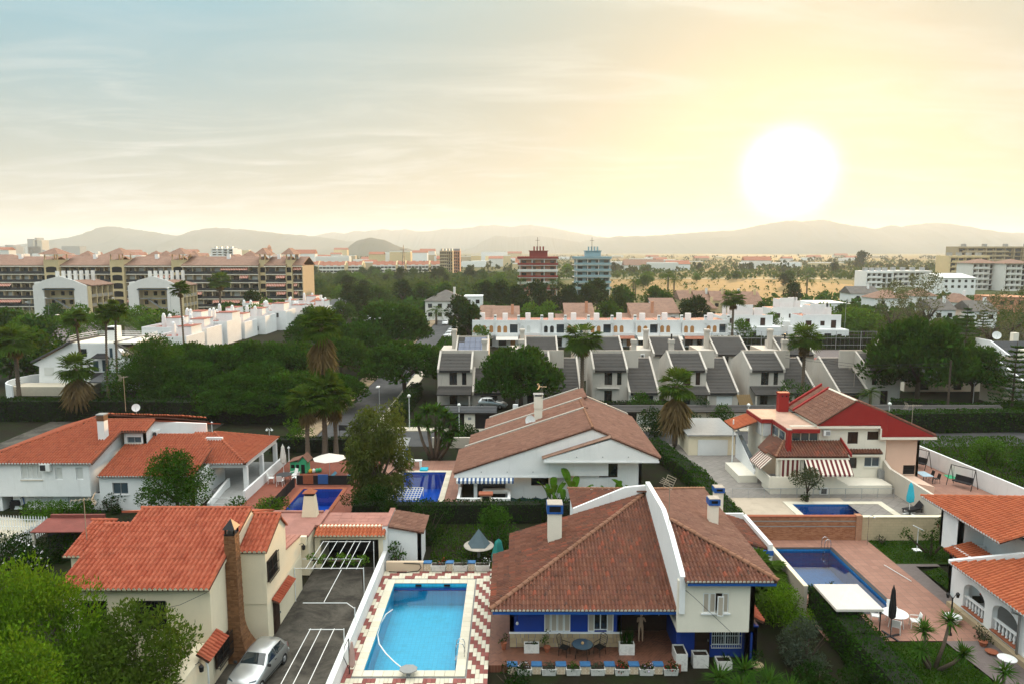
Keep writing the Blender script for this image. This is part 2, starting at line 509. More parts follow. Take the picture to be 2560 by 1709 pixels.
def door(house,p0,u,s0,s1,z0,z1,mat='brown_wood',depth=.12,name='door',panels=2):
 mb=MB();fbox(mb,p0,u,s0,s1,z0,z1,-depth-.05,-depth)
 o=mb.build(name,mat,house)
 w=(s1-s0)
 mb=MB()
 for i in range(panels):
  a=z0+(z1-z0)*(i+.12)/panels;b=z0+(z1-z0)*(i+.88)/panels
  fbox(mb,p0,u,s0+w*.15,s1-w*.15,a,b,-depth+.001,-depth+.02)
 mb.build('door_panel',mat,o)
 MB().obox(Vector((p0[0],p0[1],0))+unit(u)*(s1-.1)+unit(u).cross(Vector((0,0,1)))*(-depth+.05)+Vector((0,0,z0+(z1-z0)*.48)),unit(u)*.015,unit(u).cross(Vector((0,0,1)))*.04,(0,0,.06)).build('handle','grey_metal',o)
 return o
def pool(name,label,x0,x1,y0,y1,zw,ztop,depth,tile,water_m,coping='cream_slab',cw=.45,group=None,step=.6):
 """basin, water, and coping stones laid one by one"""
 HOLES.append((x0,x1,y0,y1))
 o=thing(name,label,'swimming pool',((x0+x1)/2,y0,ztop),group=group)
 b=MB();zb=ztop-depth
 b.face([(x0,y0,zb),(x1,y0,zb),(x1,y1,zb),(x0,y1,zb)])
 for (a,c_)in (((x0,y0),(x1,y0)),((x1,y0),(x1,y1)),((x1,y1),(x0,y1)),((x0,y1),(x0,y0))):
  b.face([(a[0],a[1],zb),(a[0],a[1],ztop-.003),(c_[0],c_[1],ztop-.003),(c_[0],c_[1],zb)])
 b.build('basin',tile,o)
 n=24
 MB().face([(x0,y0,zw),(x1,y0,zw),(x1,y1,zw),(x0,y1,zw)]).build('water',water_m,o)
 if coping:
  ms={}
  def stone(xa,xb,ya,yb):
   k=(round(xb-xa,3),round(yb-ya,3))
   if k not in ms:ms[k]=MB().bevbox(-k[0]/2+.006,k[0]/2-.006,-k[1]/2+.006,k[1]/2-.006,0,.045,.012).mesh('coping_stone',coping)
   put('coping_stone',ms[k],o,MT(((xa+xb)/2,(ya+yb)/2,ztop+.004)))
  nx=round((x1-x0+2*cw)/step);ny=round((y1-y0)/step)
  for i in range(nx):
   a=x0-cw+(x1-x0+2*cw)*i/nx;b_=x0-cw+(x1-x0+2*cw)*(i+1)/nx
   stone(a,b_,y0-cw,y0+.03);stone(a,b_,y1-.03,y1+cw)
  for i in range(ny):
   a=y0+.03+(y1-y0-.06)*i/ny;b_=y0+.03+(y1-y0-.06)*(i+1)/ny
   stone(x0-cw,x0+.03,a,b_);stone(x1-.03,x1+cw,a,b_)
 return o
def ladder(pool_,x,y,z,dirx=-1):
 """chrome pool ladder on the edge at x, going into the water along dirx"""
 o=thing('pool_ladder','','pool ladder',(x,y,z))
 for k in (-.25,.25):
  pts=[(x-dirx*.35,y+k,z),(x-dirx*.35,y+k,z+.55),(x-dirx*.28,y+k,z+.75),(x-dirx*.1,y+k,z+.82),(x+dirx*.08,y+k,z+.7),(x+dirx*.12,y+k,z+.4),(x+dirx*.12,y+k,z-.9)]
  TUB(pts,.022,8).build('rail','chrome',o,smooth=True)
 for i in range(3):
  BX(x+dirx*.12-.04,x+dirx*.12+.04,y-.24,y+.24,z-.2-.28*i,z-.17-.28*i).build('step','chrome',o)
 return o
def awning(name,label,p0,u,s0,s1,ztop,zbot,out,mat,val=.18,cat='awning',group=None):
 """sloping cloth with a scalloped front edge, on two arms"""
 u=unit(u);n=u.cross(Vector((0,0,1)));P0=Vector((p0[0],p0[1],0))
 o=thing(name,label,cat,P0+u*(s0+s1)/2+Vector((0,0,zbot)),group=group)
 a=P0+u*s0+n*.03+Vector((0,0,ztop));b=P0+u*s1+n*.03+Vector((0,0,ztop))
 c_=P0+u*s1+n*out+Vector((0,0,zbot));d=P0+u*s0+n*out+Vector((0,0,zbot))
 nn=(b-a).cross(d-a).normalized()
 PRI([a,b,c_,d],nn*.012).build('cloth',mat,o)
 mb=MB();k=max(4,round((s1-s0)/.21))
 for i in range(k):
  q0=d+(c_-d)*(i/k);q1=d+(c_-d)*((i+1)/k);qm=(q0+q1)/2
  mb.prism([q0,q1,q1-V((0,0,val*.7)),qm-V((0,0,val)),q0-V((0,0,val*.7))],n*.01)
 mb.build('valance',mat,o)
 for s in (s0+.15,s1-.15):
  TUB([P0+u*s+n*.02+V((0,0,ztop-.3)),P0+u*s+n*(out-.03)+V((0,0,zbot-.02))],.018,6).build('arm','white_metal',o)
 return o
def antenna(name,label,p,h,arrow=.0,n_el=7,boom=.9,mat='antenna_metal',cat='antenna',group=None):
 """roof mast with a yagi: boom along arrow direction, cross elements"""
 p=Vector(p);o=thing(name,label,cat,p,group=group)
 TUB([p,p+V((0,0,h))],.022,6).build('mast',mat,o)
 d=V((math.cos(arrow),math.sin(arrow),0));q=V((-d.y,d.x,0));c_=p+V((0,0,h-.1))
 mb=TUB([c_-d*boom*.4,c_+d*boom*.6],.014,5)
 mb.build('boom',mat,o)
 mb=MB()
 for i in range(n_el):
  m=c_-d*boom*.4+d*boom*i/(n_el-1);w=.30-.016*i
  mb.tube([m-q*w,m+q*w],.009,4)
 mb.build('elements',mat,o)
 mb=MB()
 for s in (-1,1):
  for i in range(5):
   m=c_-d*boom*.42+V((0,0,s*(.05+.06*i)))-d*(.03*i);mb.tube([m-q*.3,m+q*.3],.008,4)
 mb.build('reflector',mat,o)
 return o
def dish(label,p,r=.4,face=(0,-1,.35),group=None):
 p=Vector(p);o=thing('satellite_dish',label,'satellite dish',p,group=group)
 n=unit(face);x=n.cross(V((0,0,1))).normalized();y=x.cross(n)
 c_=p+V((0,0,.55));pts=[];f=[]
 for k,(rr,dd)in enumerate(((.05,0),(.5,.03),(.8,.08),(1,.14))):
  for q in range(14):
   a=2*math.pi*q/14;pts.append(c_+(x*math.cos(a)+y*math.sin(a))*rr*r+n*dd*r)
 for k in range(3):
  for q in range(14):
   t_=(q+1)%14;f.append((k*14+q,k*14+t_,k*14+14+t_,k*14+14+q))
 f.append(tuple(range(14)))
 MB().idx(pts,f).build('reflector','white_metal',o,smooth=True)
 TUB([p,p+V((0,0,.4)),c_-n*.02],.025,6).build('mount','grey_metal',o)
 TUB([c_-y*r*.9,c_+n*r*.9],.012,5).build('feed_arm','grey_metal',o)
 return o
 # PLANT KIT
import numpy as np
def leaves_mesh(name,pos,direc,size,mat,aspect=.5,rng=None,curl=.25):
 """one rhombic, slightly folded leaf for each point; direc = way the leaf points"""
 rng=rng or np.random.default_rng(1)
 N=len(pos);d=direc/np.linalg.norm(direc,axis=1,keepdims=True)
 r=rng.normal(size=(N,3));s=np.cross(d,r);s/=np.linalg.norm(s,axis=1,keepdims=True)+1e-9
 n=np.cross(s,d);L=size[:,None]
 v=np.empty((N,4,3));v[:,0]=pos-d*L*.5;v[:,1]=pos+s*L*aspect*.5+n*L*curl*.3;v[:,2]=pos+d*L*.5-n*L*curl*.3;v[:,3]=pos-s*L*aspect*.5+n*L*curl*.3
 me=bpy.data.meshes.new(name);me.vertices.add(N*4);me.loops.add(N*4);me.polygons.add(N)
 me.vertices.foreach_set('co',v.reshape(-1).astype(np.float32));me.loops.foreach_set('vertex_index',np.arange(N*4,dtype=np.int32))
 me.polygons.foreach_set('loop_start',np.arange(0,N*4,4,dtype=np.int32));me.polygons.foreach_set('loop_total',np.full(N,4,dtype=np.int32))
 me.materials.append(M(mat));me.update(calc_edges=True)
 return me
def lobes_points(lobes,per_area,rng,shell=.72,up=.25,inward=.25):
 """points in the outer shells of many uneven lobes, with outward directions"""
 P=[];D=[]
 for (x,y,z,rx,ry,rz)in lobes:
  n=int(per_area*4.2*((rx*ry+ry*rz+rx*rz)/3));n=max(n,8)
  d=rng.normal(size=(n,3));d/=np.linalg.norm(d,axis=1,keepdims=True)
  q=rng.uniform(shell,1.06,size=(n,1));inn=rng.random((n,1))<inward;q=np.where(inn,rng.uniform(.2,1,size=(n,1)),q)
  q*=1+.10*np.sin(d[:,:1]*7+x)*np.cos(d[:,1:2]*6+y)
  P.append(np.array([[x,y,z]])+d*q*np.array([[rx,ry,rz]]));D.append(d+rng.normal(size=(n,3))*.55+np.array([[0,0,up]]))
 return np.concatenate(P),np.concatenate(D)
def crown_lobes(rng,r,h,n,kind='round',sub=.42):
 """lobes of a crown of radius r and height h standing on z = 0"""
 L=[]
 for i in range(n):
  if kind=='round':
   a=rng.uniform(0,2*np.pi);t_=rng.uniform(.05,1);rad=r*(.80*np.sin(np.pi*min(t_*.86+.12,1))**.7)*np.sqrt(rng.uniform(.15,1));s=rng.uniform(.75,1.25)*sub*r
   L.append((rad*np.cos(a),rad*np.sin(a),h*t_*.86+.05*h,s,s,s*.85))
  elif kind=='umbrella':
   a=rng.uniform(0,2*np.pi);q=np.sqrt(rng.uniform(0,1));rad=r*.84*q;s=rng.uniform(.7,1.2)*sub*r
   top=.90*(1-q**2.6)**.6;bot=.10*(1-q)+.16;z=h*(top if rng.random()<.62 else rng.uniform(bot,max(top,bot+.02)))
   L.append((rad*np.cos(a),rad*np.sin(a),z,s,s,s*.62))
  elif kind=='tall':
   t_=rng.uniform(0,1);a=rng.uniform(0,2*np.pi);w=r*(.35+.65*np.sin(np.pi*(t_*.8+.12)))*np.sqrt(rng.uniform(.1,1));s=rng.uniform(.6,1.2)*sub*r
   L.append((w*np.cos(a),w*np.sin(a),h*t_,s,s,s*1.15))
 return L
def limbs(mb,base,top,r,rng,n=5,spread=1.5,bend=.3,split=.5):
 """tapered trunk with limbs going out into the crown"""
 base=Vector(base);top=Vector(top);mid=base.lerp(top,split)+Vector((rng.uniform(-bend,bend),rng.uniform(-bend,bend),0))
 mb.tube([base,base.lerp(mid,.5)+Vector((rng.uniform(-bend,bend)*.4,rng.uniform(-bend,bend)*.4,0)),mid],[r*1.15,r*.9,r*.75],8)
 for i in range(n):
  a=2*math.pi*(i+rng.uniform(0,.6))/n;e=top+Vector((math.cos(a)*spread,math.sin(a)*spread,rng.uniform(-.15,.2)*(top-base).length))
  m=mid.lerp(e,.5)+Vector((0,0,.1*spread))
  mb.tube([mid,m,e],[r*.55,r*.36,r*.10],6)
TREE={}
def tree_kit(key,r,h,nl,kind,leaf,size,per,trunk_h,tr,seed,sub=.42,aspect=.55,trunk='trunk',up=.25,inward=.25,spread=None,nlimb=5):
 """a trunk mesh and a crown mesh, standing on z = 0"""
 rng=np.random.default_rng(seed);L=crown_lobes(rng,r,h,nl,kind,sub)
 P,D=lobes_points(L,per,rng,inward=inward,up=up);P[:,2]+=trunk_h
 crown=leaves_mesh('crown',P,D,rng.uniform(.65,1.3,size=len(P))*size,leaf,aspect,rng)
 mb=MB();limbs(mb,(0,0,-.2),(0,0,trunk_h+h*.45),tr,random.Random(seed),n=nlimb,spread=spread or r*.55)
 TREE[key]=(mb.mesh('trunk',trunk,True),crown,trunk_h+h)
def tree(key,name,label,loc,s=1.0,rz=None,group=None,cat='tree',sz=None):
 tm,cm,h=TREE[key]
 rz=random.uniform(0,6.28)if rz is None else rz
 o=thing(name,label,cat,loc,rz,group)
 sc=(s,s,sz or s)
 for nm,me in (('trunk',tm),('crown',cm)):
  c_=link(nm,me,o);c_.scale=sc
 return o
def blade(mb,base,d,L,w,droop=.3,n=3,fold=.0):
 """long tapering leaf blade"""
 base=Vector(base);d=Vector(d).normalized();s=d.cross(Vector((0,0,1)))
 if s.length<.05:s=Vector((1,0,0))
 s.normalize();pts=[]
 for i in range(n+1):
  t_=i/n;p=base+d*L*t_-Vector((0,0,droop*L*t_*t_));ww=w*(1-t_**2)*(.6+.8*t_ if t_<.5 else 1.0)
  pts.append((p-s*ww,p+s*ww))
 for i in range(n):
  a,b=pts[i];c_,e=pts[i+1]
  if i==n-1:mb.face([a,b,(c_+e)/2])
  else:mb.face([a,b,e,c_])
def fan(mb,base,d,stalk,R_,n=11,droop=.2,arc=2.7,w=.05):
 """fan palm frond: stalk and a pleated fan of blades"""
 base=Vector(base);d=Vector(d).normalized();s=d.cross(Vector((0,0,1)))
 if s.length<.05:s=Vector((1,0,0))
 s.normalize();u=s.cross(d)
 hub=base+d*stalk-Vector((0,0,droop*stalk*.3))
 mb.tube([base,hub],.025,3,cap=False)
 d2=(d-Vector((0,0,droop*.9))).normalized();u2=s.cross(d2)
 for i in range(n):
  a=arc*(i/(n-1)-.5);v=(d2*math.cos(a)+s*math.sin(a)).normalized()
  L=R_*(.72+.28*math.cos(a));t_=s*math.cos(a)-d2*math.sin(a)
  m=hub+v*L*.6+u2*(.03 if i%2 else -.03);e=hub+v*L-Vector((0,0,L*(.10+droop*.30)))
  mb.face([hub,m-t_*w,e,m+t_*w])
def fan_palm(key,h,seed,rc=1.7,nfr=46,skirt=1.5,tr=.22,lean=.0,dead=26):
 rng=random.Random(seed);tb=MB();pts=[];rr=[]
 for i in range(9):
  t_=i/8;pts.append((lean*t_*t_,0,-.2+(h+.2)*t_));rr.append(tr*(1.35-.5*min(1,t_*3)if t_<.33 else .85-.12*t_))
 tb.tube(pts,rr,9)
 for i in range(int(h*3)):
  z=.4+i/3.0;x=lean*(z/h)**2
  if z<h-.3:tb.lathe([(tr*.90,z),(tr*1.0,z+.05),(tr*.88,z+.12)],(x,0,0),8,False)
 g=MB();top=Vector((lean,0,h))
 for i in range(nfr):
  el=math.asin(rng.uniform(-.45,.98));a=2.4*i+rng.uniform(-.3,.3)
  d=Vector((math.cos(el)*math.cos(a),math.cos(el)*math.sin(a),math.sin(el)))
  fan(g,top+Vector((0,0,rng.uniform(-.3,.25))),d,rc*rng.uniform(.45,.65),rc*rng.uniform(.55,.75),droop=.18+.45*max(0,.25-d.z),w=.105)
 dd=MB()
 for i in range(dead):
  a=2.4*i+rng.uniform(-.4,.4);z=h-.2-skirt*rng.random()*.55;x=lean*(z/h)**2
  d=Vector((math.cos(a)*.42,math.sin(a)*.42,-1))
  fan(dd,(x,0,z),d,skirt*.30,skirt*rng.uniform(.5,.8),n=8,droop=.1,arc=1.6,w=.10)
 TREE[key]=(tb.mesh('trunk','palm_trunk',True),g.mesh('crown','leaf_palm'),h,dd.mesh('dead_fronds','leaf_dead')if dead else None)
def palm(key,name,label,loc,s=1.0,rz=None,group=None,sz=None):
 k=TREE[key];o=thing(name,label,'palm tree',loc,random.uniform(0,6.28)if rz is None else rz,group)
 for nm,me in (('trunk',k[0]),('crown',k[1]),('dead_fronds',k[3])):
  if me:link(nm,me,o).scale=(s,s,sz or s)
 return o
def feather_palm(key,h,seed,L=2.6,nfr=34,tr=.24,mat='leaf_palm'):
 rng=random.Random(seed);tb=TUB([(0,0,-.2),(0,0,h*.5),(0,0,h)],[tr*1.2,tr,tr*1.1],9);g=MB()
 for i in range(nfr):
  el=math.asin(rng.uniform(-.25,.97));a=2.4*i;d=Vector((math.cos(el)*math.cos(a),math.cos(el)*math.sin(a),math.sin(el)))
  s=d.cross(Vector((0,0,1))).normalized();pts=[Vector((0,0,h))+d*L*t_-Vector((0,0,.55*L*t_*t_))for t_ in [j/9 for j in range(10)]]
  g.tube(pts,.02,3,cap=False)
  for j in range(1,10):
   for sgn in (-1,1):
    for q in (0,.5):
     p=pts[j-1].lerp(pts[j],1-q);f=(pts[j]-pts[j-1]).normalized();w=L*.24*math.sin(math.pi*(j-q)/10.5)+.08
     e=p+s*sgn*w+f*w*.6-Vector((0,0,w*.35));g.face([p,p+f*.05,e])
 TREE[key]=(tb.mesh('trunk','palm_trunk',True),g.mesh('crown',mat),h,None)
def yucca(name,label,loc,heads,mat='leaf_yucca',L=.9,n=70,tr=.09,group=None,cat='plant',bw=.05):
 """stems with spiky rosettes; heads: (dx, dy, height)"""
 loc=Vector(loc);o=thing(name,label,cat,loc,group=group);rng=random.Random(int(loc.x*10))
 for (dx,dy,h)in heads:
  t_=loc+V((dx,dy,h))
  if h>.25:TUB([loc+V((dx*.2,dy*.2,-.05)),loc+V((dx*.7,dy*.7,h*.5)),t_],[tr*1.3,tr,tr*.8],7).build('stem','palm_trunk',o,smooth=True)
  mb=MB()
  for i in range(n):
   el=math.asin(rng.uniform(-.35,.98));a=2.4*i;d=V((math.cos(el)*math.cos(a),math.cos(el)*math.sin(a),math.sin(el)))
   blade(mb,t_+V((0,0,rng.uniform(-.15,.15))),d,L*rng.uniform(.7,1.05),bw,.12+.25*max(0,.3-d.z))
  mb.build('leaf_rosette',mat,o)
 return o
def paddle(name,label,loc,n,h,mat='leaf_bright',group=None,seed=1,spread=.5):
 """banana-like plant: large paddle leaves on long stalks, each a piece"""
 loc=Vector(loc);o=thing(name,label,'plant',loc,group=group);rng=random.Random(seed)
 st=MB()
 for i in range(n):
  a=2*math.pi*i/n+rng.uniform(-.5,.5);q=rng.uniform(.25,1.0)*spread;hh=h*rng.uniform(.55,1.0)
  b=loc+V((math.cos(a)*.15,math.sin(a)*.15,0));t_=loc+V((math.cos(a)*q*.7,math.sin(a)*q*.7,hh*.6));st.tube([b,t_],[.04,.025],5)
  d=V((math.cos(a)*q*.9,math.sin(a)*q*.9,hh*.45)).normalized();s=d.cross(V((0,0,1))).normalized();mb=MB();L=hh*.62;w=L*.17;pr_=None
  for j in range(7):
   f=j/6;c_=t_+d*L*f-V((0,0,L*.38*f*f));ww=w*math.sin(math.pi*(f*.9+.07))**.6
   row=(c_-s*ww+V((0,0,ww*.25)),c_,c_+s*ww+V((0,0,ww*.25)))
   if pr_:mb.face([pr_[0],pr_[1],row[1],row[0]]);mb.face([pr_[1],pr_[2],row[2],row[1]])
   pr_=row
  mb.build('leaf',mat,o)
 st.build('stalks',mat,o)
 return o
def hedge(name,label,path,w,h,mat='leaf_dark',size=.14,per=60,group=None,z=.0,seed=3,cat='hedge',rough=.12):
 """clipped hedge along a plan path: leaves over a solid dark inner block"""
 rng=np.random.default_rng(seed);P=[];D=[]
 core=MB();p0=Vector((path[0][0],path[0][1],z));o=thing(name,label,cat,p0,group=group)
 for k in range(len(path)-1):
  a=np.array([path[k][0],path[k][1]]);b=np.array([path[k+1][0],path[k+1][1]]);L=np.linalg.norm(b-a);u=(b-a)/L;n_=np.array([u[1],-u[0]])
  for face,area in (('top',L*w),('l',L*h),('r',L*h),('e0',w*h),('e1',w*h)):
   m=int(area*per)+4;s=rng.uniform(-.0,L,m);q=rng.uniform(-w/2,w/2,m);zz_=rng.uniform(0,h,m);dn=np.zeros((m,3))
   if face=='top':zz_=h+0*s;dn[:,2]=1
   elif face=='l':q=q*0-w/2;dn[:,:2]=-n_
   elif face=='r':q=q*0+w/2;dn[:,:2]=n_
   elif face=='e0':s=s*0;dn[:,:2]=-u
   else:s=s*0+L;dn[:,:2]=u
   xy=a[None]+s[:,None]*u[None]+q[:,None]*n_[None]
   p=np.concatenate([xy,(zz_+z)[:,None]],1)
   bmp=np.sin(p[:,:1]*2.1+p[:,1:2]*1.3)*np.cos(p[:,1:2]*1.7+p[:,2:3]*2.4)*rough
   p=p+dn*(bmp+rng.uniform(-.10,.05,(m,1)))
   P.append(p);D.append(dn+rng.normal(size=(m,3))*.7+np.array([[0,0,.3]]))
  ua=Vector((u[0],u[1],0));na=Vector((n_[0],n_[1],0));c_=Vector(((a[0]+b[0])/2,(a[1]+b[1])/2,z+(h-.14)/2))
  core.obox(c_,ua*(L/2-.1),na*(w/2-.13),(0,0,(h-.14)/2))
 P=np.concatenate(P);D=np.concatenate(D);P-=np.array([[p0.x,p0.y,p0.z]])
 me=leaves_mesh('foliage',P,D,rng.uniform(.7,1.3,len(P))*size,mat,.6,rng)
 f=link('foliage',me,o)
 core.build('inner_block','leaf_core',o)  # solid dark boxes inside the hedge, added to stop sight through the leaves
 return o
def bush(name,label,loc,r,h,mat='leaf_round',size=.13,per=70,nl=9,seed=1,group=None,cat='shrub',kind='round',sub=.45,core=True,parent=None,flowers=None,nfl=40):
 loc=Vector(loc);rng=np.random.default_rng(seed);L=crown_lobes(rng,r,h,nl,kind,sub)
 P,D=lobes_points(L,per,rng);P[:,2]=np.maximum(P[:,2],.02)
 sz=rng.uniform(.7,1.3,len(P))*size;me=leaves_mesh('foliage',P,D,sz,mat,.6,rng)
 if parent is None:o=thing(name,label,cat,loc,group=group)
 else:o=parent
 f=link('foliage',me,o,WM[o].inverted()@MT(loc))
 if flowers:
  k=rng.choice(len(P),nfl);Q=P[k]+D[k]/np.linalg.norm(D[k],axis=1,keepdims=True)*size*.5
  fm=leaves_mesh('flowers',Q,D[k],rng.uniform(.7,1.2,nfl)*size*.9,flowers,1.0,rng)
  q=link('flowers',fm,o,WM[o].inverted()@MT(loc));q['kind']='stuff'
 if core and parent is None:
  mb=MB()
  for i in range(6):
   a=i*1.05;mb.tube([loc,loc+V((math.cos(a)*r*.3,math.sin(a)*r*.3,h*.4)),loc+V((math.cos(a)*r*.6,math.sin(a)*r*.6,h*.75))],[.04,.03,.012],5)
  mb.build('stems','trunk',o)
 return o
def grass(name,label,poly,mat='grass_blade',per=120,hgt=.09,z=.0,seed=5):
 """lawn: short blades over an area, one mass"""
 rng=np.random.default_rng(seed);xs=[p[0]for p in poly];ys=[p[1]for p in poly]
 n=int((max(xs)-min(xs))*(max(ys)-min(ys))*per);X=rng.uniform(min(xs),max(xs),n);Y=rng.uniform(min(ys),max(ys),n)
 k=np.array([in_poly((X[i],Y[i]),poly)for i in range(n)]);X=X[k];Y=Y[k];n=len(X)
 P=np.stack([X,Y,np.full(n,z+hgt*.45)],1);D=rng.normal(size=(n,3))*.5;D[:,2]=1
 o=link(name,leaves_mesh(name,P,D,rng.uniform(.7,1.4,n)*hgt*1.3,mat,.5,rng))
 return tag(o,label,'grass',kind='stuff')
plain('white_plastic',(.78,.78,.76),.45,var=.03)
plain('white_metal',(.76,.77,.76),.4,var=.03)
plain('black_iron',(.010,.010,.011),.5,var=.1)
plain('dark_metal',(.05,.05,.055),.45,.3,var=.1)
plain('grey_metal',(.38,.39,.40),.4,.5)
plain('chrome',(.6,.62,.64),.18,.9)
plain('antenna_metal',(.42,.36,.28),.5,.5)
plain('blue_paint',(.010,.048,.30),.6,var=.14,scale=1.4)
plain('blue_trim',(.018,.10,.36),.5,var=.1)
plain('blue_cap',(.045,.15,.32),.6,var=.2,scale=5)
plain('red_paint',(.30,.020,.017),.75,var=.08,scale=1.2)
plain('pink_wall',(.72,.50,.38),.85,var=.04,scale=.8)
plain('brown_wood',(.035,.015,.009),.6,var=.2,scale=6)
plain('shutter_beige',(.50,.43,.35),.6,var=.05)
plain('shutter_white',(.66,.66,.63),.6,var=.04)
plain('soil',(.035,.024,.016),.95,var=.25,scale=12)
plain('dark_void',(.010,.010,.011),.8,var=.2)
plain('orange_blind',(.42,.20,.07),.7,var=.08)
plain('trunk',(.085,.062,.045),.95,var=.3,scale=9)
plain('palm_trunk',(.17,.125,.09),.95,var=.3,scale=14)
plain('teal_cloth',(.02,.20,.17),.8,var=.08)
plain('cyan_cloth',(.03,.42,.55),.8,var=.06)
plain('white_cloth',(.66,.61,.55),.85,var=.05)
plain('black_cloth',(.016,.015,.017),.85,var=.15)
plain('blue_cloth',(.03,.10,.30),.85,var=.1)
plain('green_paint',(.05,.42,.20),.6,var=.06)
plain('grey_slab',(.30,.30,.29),.85,var=.1)
plain('cream_slab',(.52,.46,.36),.85,var=.08)
plain('terracotta',(.32,.10,.05),.85,var=.15,scale=8)
plain('flower_red',(.45,.02,.015),.7,var=.2)
plain('flower_white',(.75,.70,.74),.7,var=.1)
plain('flower_mauve',(.48,.40,.55),.7,var=.1)
plain('roof_concrete',(.40,.36,.31),.9,var=.18,scale=4)
plain('pale_wood',(.42,.27,.13),.7,var=.15,scale=8)
plain('yellow_paint',(.70,.38,.03),.6)
plain('rubber',(.02,.02,.02),.8)
plain('skin_tone',(.45,.30,.2),.7)
stucco('stucco_white',(.84,.84,.83),amt=.16)
stucco('stucco_cream',(.83,.73,.54),amt=.18)
stucco('stucco_ivory',(.83,.77,.65),amt=.14)
stucco('stucco_beige',(.64,.57,.48),amt=.30)
stucco('stucco_town',(.55,.50,.44),(.2,.17,.14),amt=.45)
stucco('stucco_tan',(.48,.38,.25),amt=.25)
stucco('stucco_salmon',(.52,.25,.155),amt=.25)
stucco('stucco_far',(.74,.72,.68),amt=.2)
stucco('stucco_yellow',(.66,.52,.30),amt=.2)
stucco('wall_weathered',(.50,.44,.36),(.16,.12,.08),amt=.6)
def glass(name,tint,rough=.06):
 t=NT(name)
 n=t.noise(.6,2)
 t.princ(t.mix(n,tuple(x*.6 for x in tint),tint),rough,.0,spec=.9)
glass('glass_dark',(.018,.022,.026))
glass('glass_blue',(.06,.10,.13))
glass('glass_car',(.02,.03,.035),.03)
def tilemat(name,cols,lichen=.0,rough=.82,dark=.35):
 t=NT(name);r=t.rnd()
 q=t.n('ShaderNodeValToRGB');t.l(r,q.inputs[0]);e=q.color_ramp
 e.elements[0].position=.0;e.elements[0].color=cols[0]+(1,)
 e.elements[1].position=1.0;e.elements[1].color=cols[-1]+(1,)
 for i,c in enumerate(cols[1:-1]):
  x=e.elements.new((i+1)/(len(cols)-1));x.color=c+(1,)
 n=t.noise(1.1,5,rough=.65);n2=t.noise(22,3)
 c=t.mix(t.math('MULTIPLY',t.ramp(n,.50,.75),dark),q.outputs[0],tuple(x*.35 for x in cols[0]))
 if lichen:
  c=t.mix(t.math('MULTIPLY',t.ramp(t.noise(3.0,6,rough=.7),.56,.66),lichen),c,(.05,.04,.035))
 t.princ(c,rough,normal=t.bump(n2,.25,.006),spec=.25)
tilemat('tile_red',[(.304,.064,.032),(.36,.088,.045),(.4,.108,.058),(.336,.076,.038)],dark=.35)
tilemat('tile_brown',[(.136,.051,.031),(.17,.068,.041),(.15,.061,.041),(.197,.085,.054),(.156,.058,.034),(.136,.058,.041),(.272,.075,.041)],lichen=.75,dark=.55)
tilemat('tile_ridge',[(.196,.091,.052),(.231,.112,.07)],dark=.3)
tilemat('tile_orange',[(.357,.089,.038),(.425,.119,.051),(.374,.098,.043)],dark=.35)
tilemat('tile_left',[(.281,.066,.031),(.335,.09,.043),(.304,.074,.035)],lichen=.45,dark=.35)
tilemat('tile_old_or_sunlit',[(.213,.102,.07),(.254,.131,.09),(.197,.094,.066),(.279,.148,.102)],lichen=.35,dark=.4)
tilemat('tile_grey',[(.065,.061,.057),(.081,.074,.069),(.071,.066,.062)],dark=.4)
tilemat('tile_slate',[(.07,.073,.077),(.091,.091,.095)],dark=.4)
def wavemat(name,col,wave=.30,row=.42):
 t=NT(name);n=t.noise(.8,5,rough=.65);n2=t.noise(5,3)
 c=t.mix(t.ramp(n,.3,.75),tuple(x*.72 for x in col),col)
 c=t.mix(t.math('MULTIPLY',t.ramp(n2,.55,.75),.4),c,tuple(x*.5 for x in col))
 t.princ(c,.85,normal=t.bump(n2,.4,.03),spec=.2)
wavemat('far_tile_brown',(.30,.18,.13))
wavemat('far_tile_red',(.40,.16,.10))
wavemat('far_tile_grey',(.16,.145,.13))
wavemat('red_deck',(.36,.13,.10))
wavemat('membrane_red',(.42,.20,.16))
wavemat('rust_sheet',(.24,.075,.06))
def paving(name,c1,c2,mortar,sx,sy,rot=.0,off=.5,bump=.4,msize=.02,rough=.75,vert=False):
 t=NT(name)
 mp=t.n('ShaderNodeMapping');t.l(t.coord(),mp.inputs[0]);mp.inputs['Rotation'].default_value=(R(90)if vert else 0,0,rot)
 b=t.n('ShaderNodeTexBrick');t.l(mp.outputs[0],b.inputs['Vector']);b.offset=off
 b.inputs['Color1'].default_value=c1+(1,);b.inputs['Color2'].default_value=c2+(1,);b.inputs['Mortar'].default_value=mortar+(1,)
 b.inputs['Scale'].default_value=1.0;b.inputs['Brick Width'].default_value=sx;b.inputs['Row Height'].default_value=sy;b.inputs['Mortar Size'].default_value=msize;b.inputs['Mortar Smooth'].default_value=.3
 n=t.noise(1.3,5,rough=.65)
 c=t.mix(t.math('MULTIPLY',t.ramp(n,.45,.8),.45),b.outputs['Color'],tuple(x*.55 for x in c1))
 t.princ(c,rough,normal=t.bump(b.outputs['Fac'],-bump,.01),spec=.35)
paving('pave_pink',(.34,.175,.125),(.28,.14,.10),(.22,.13,.10),.5,.5,off=.0)
paving('pave_red',(.21,.055,.032),(.25,.07,.042),(.2,.08,.05),.3,.3)
paving('pave_grey',(.30,.27,.24),(.27,.24,.215),(.13,.12,.11),.9,.9,rot=R(45),off=.0,msize=.03)
paving('pave_diamond',(.26,.235,.21),(.22,.20,.18),(.18,.165,.15),.7,.7,rot=R(45),off=.0,msize=.035)
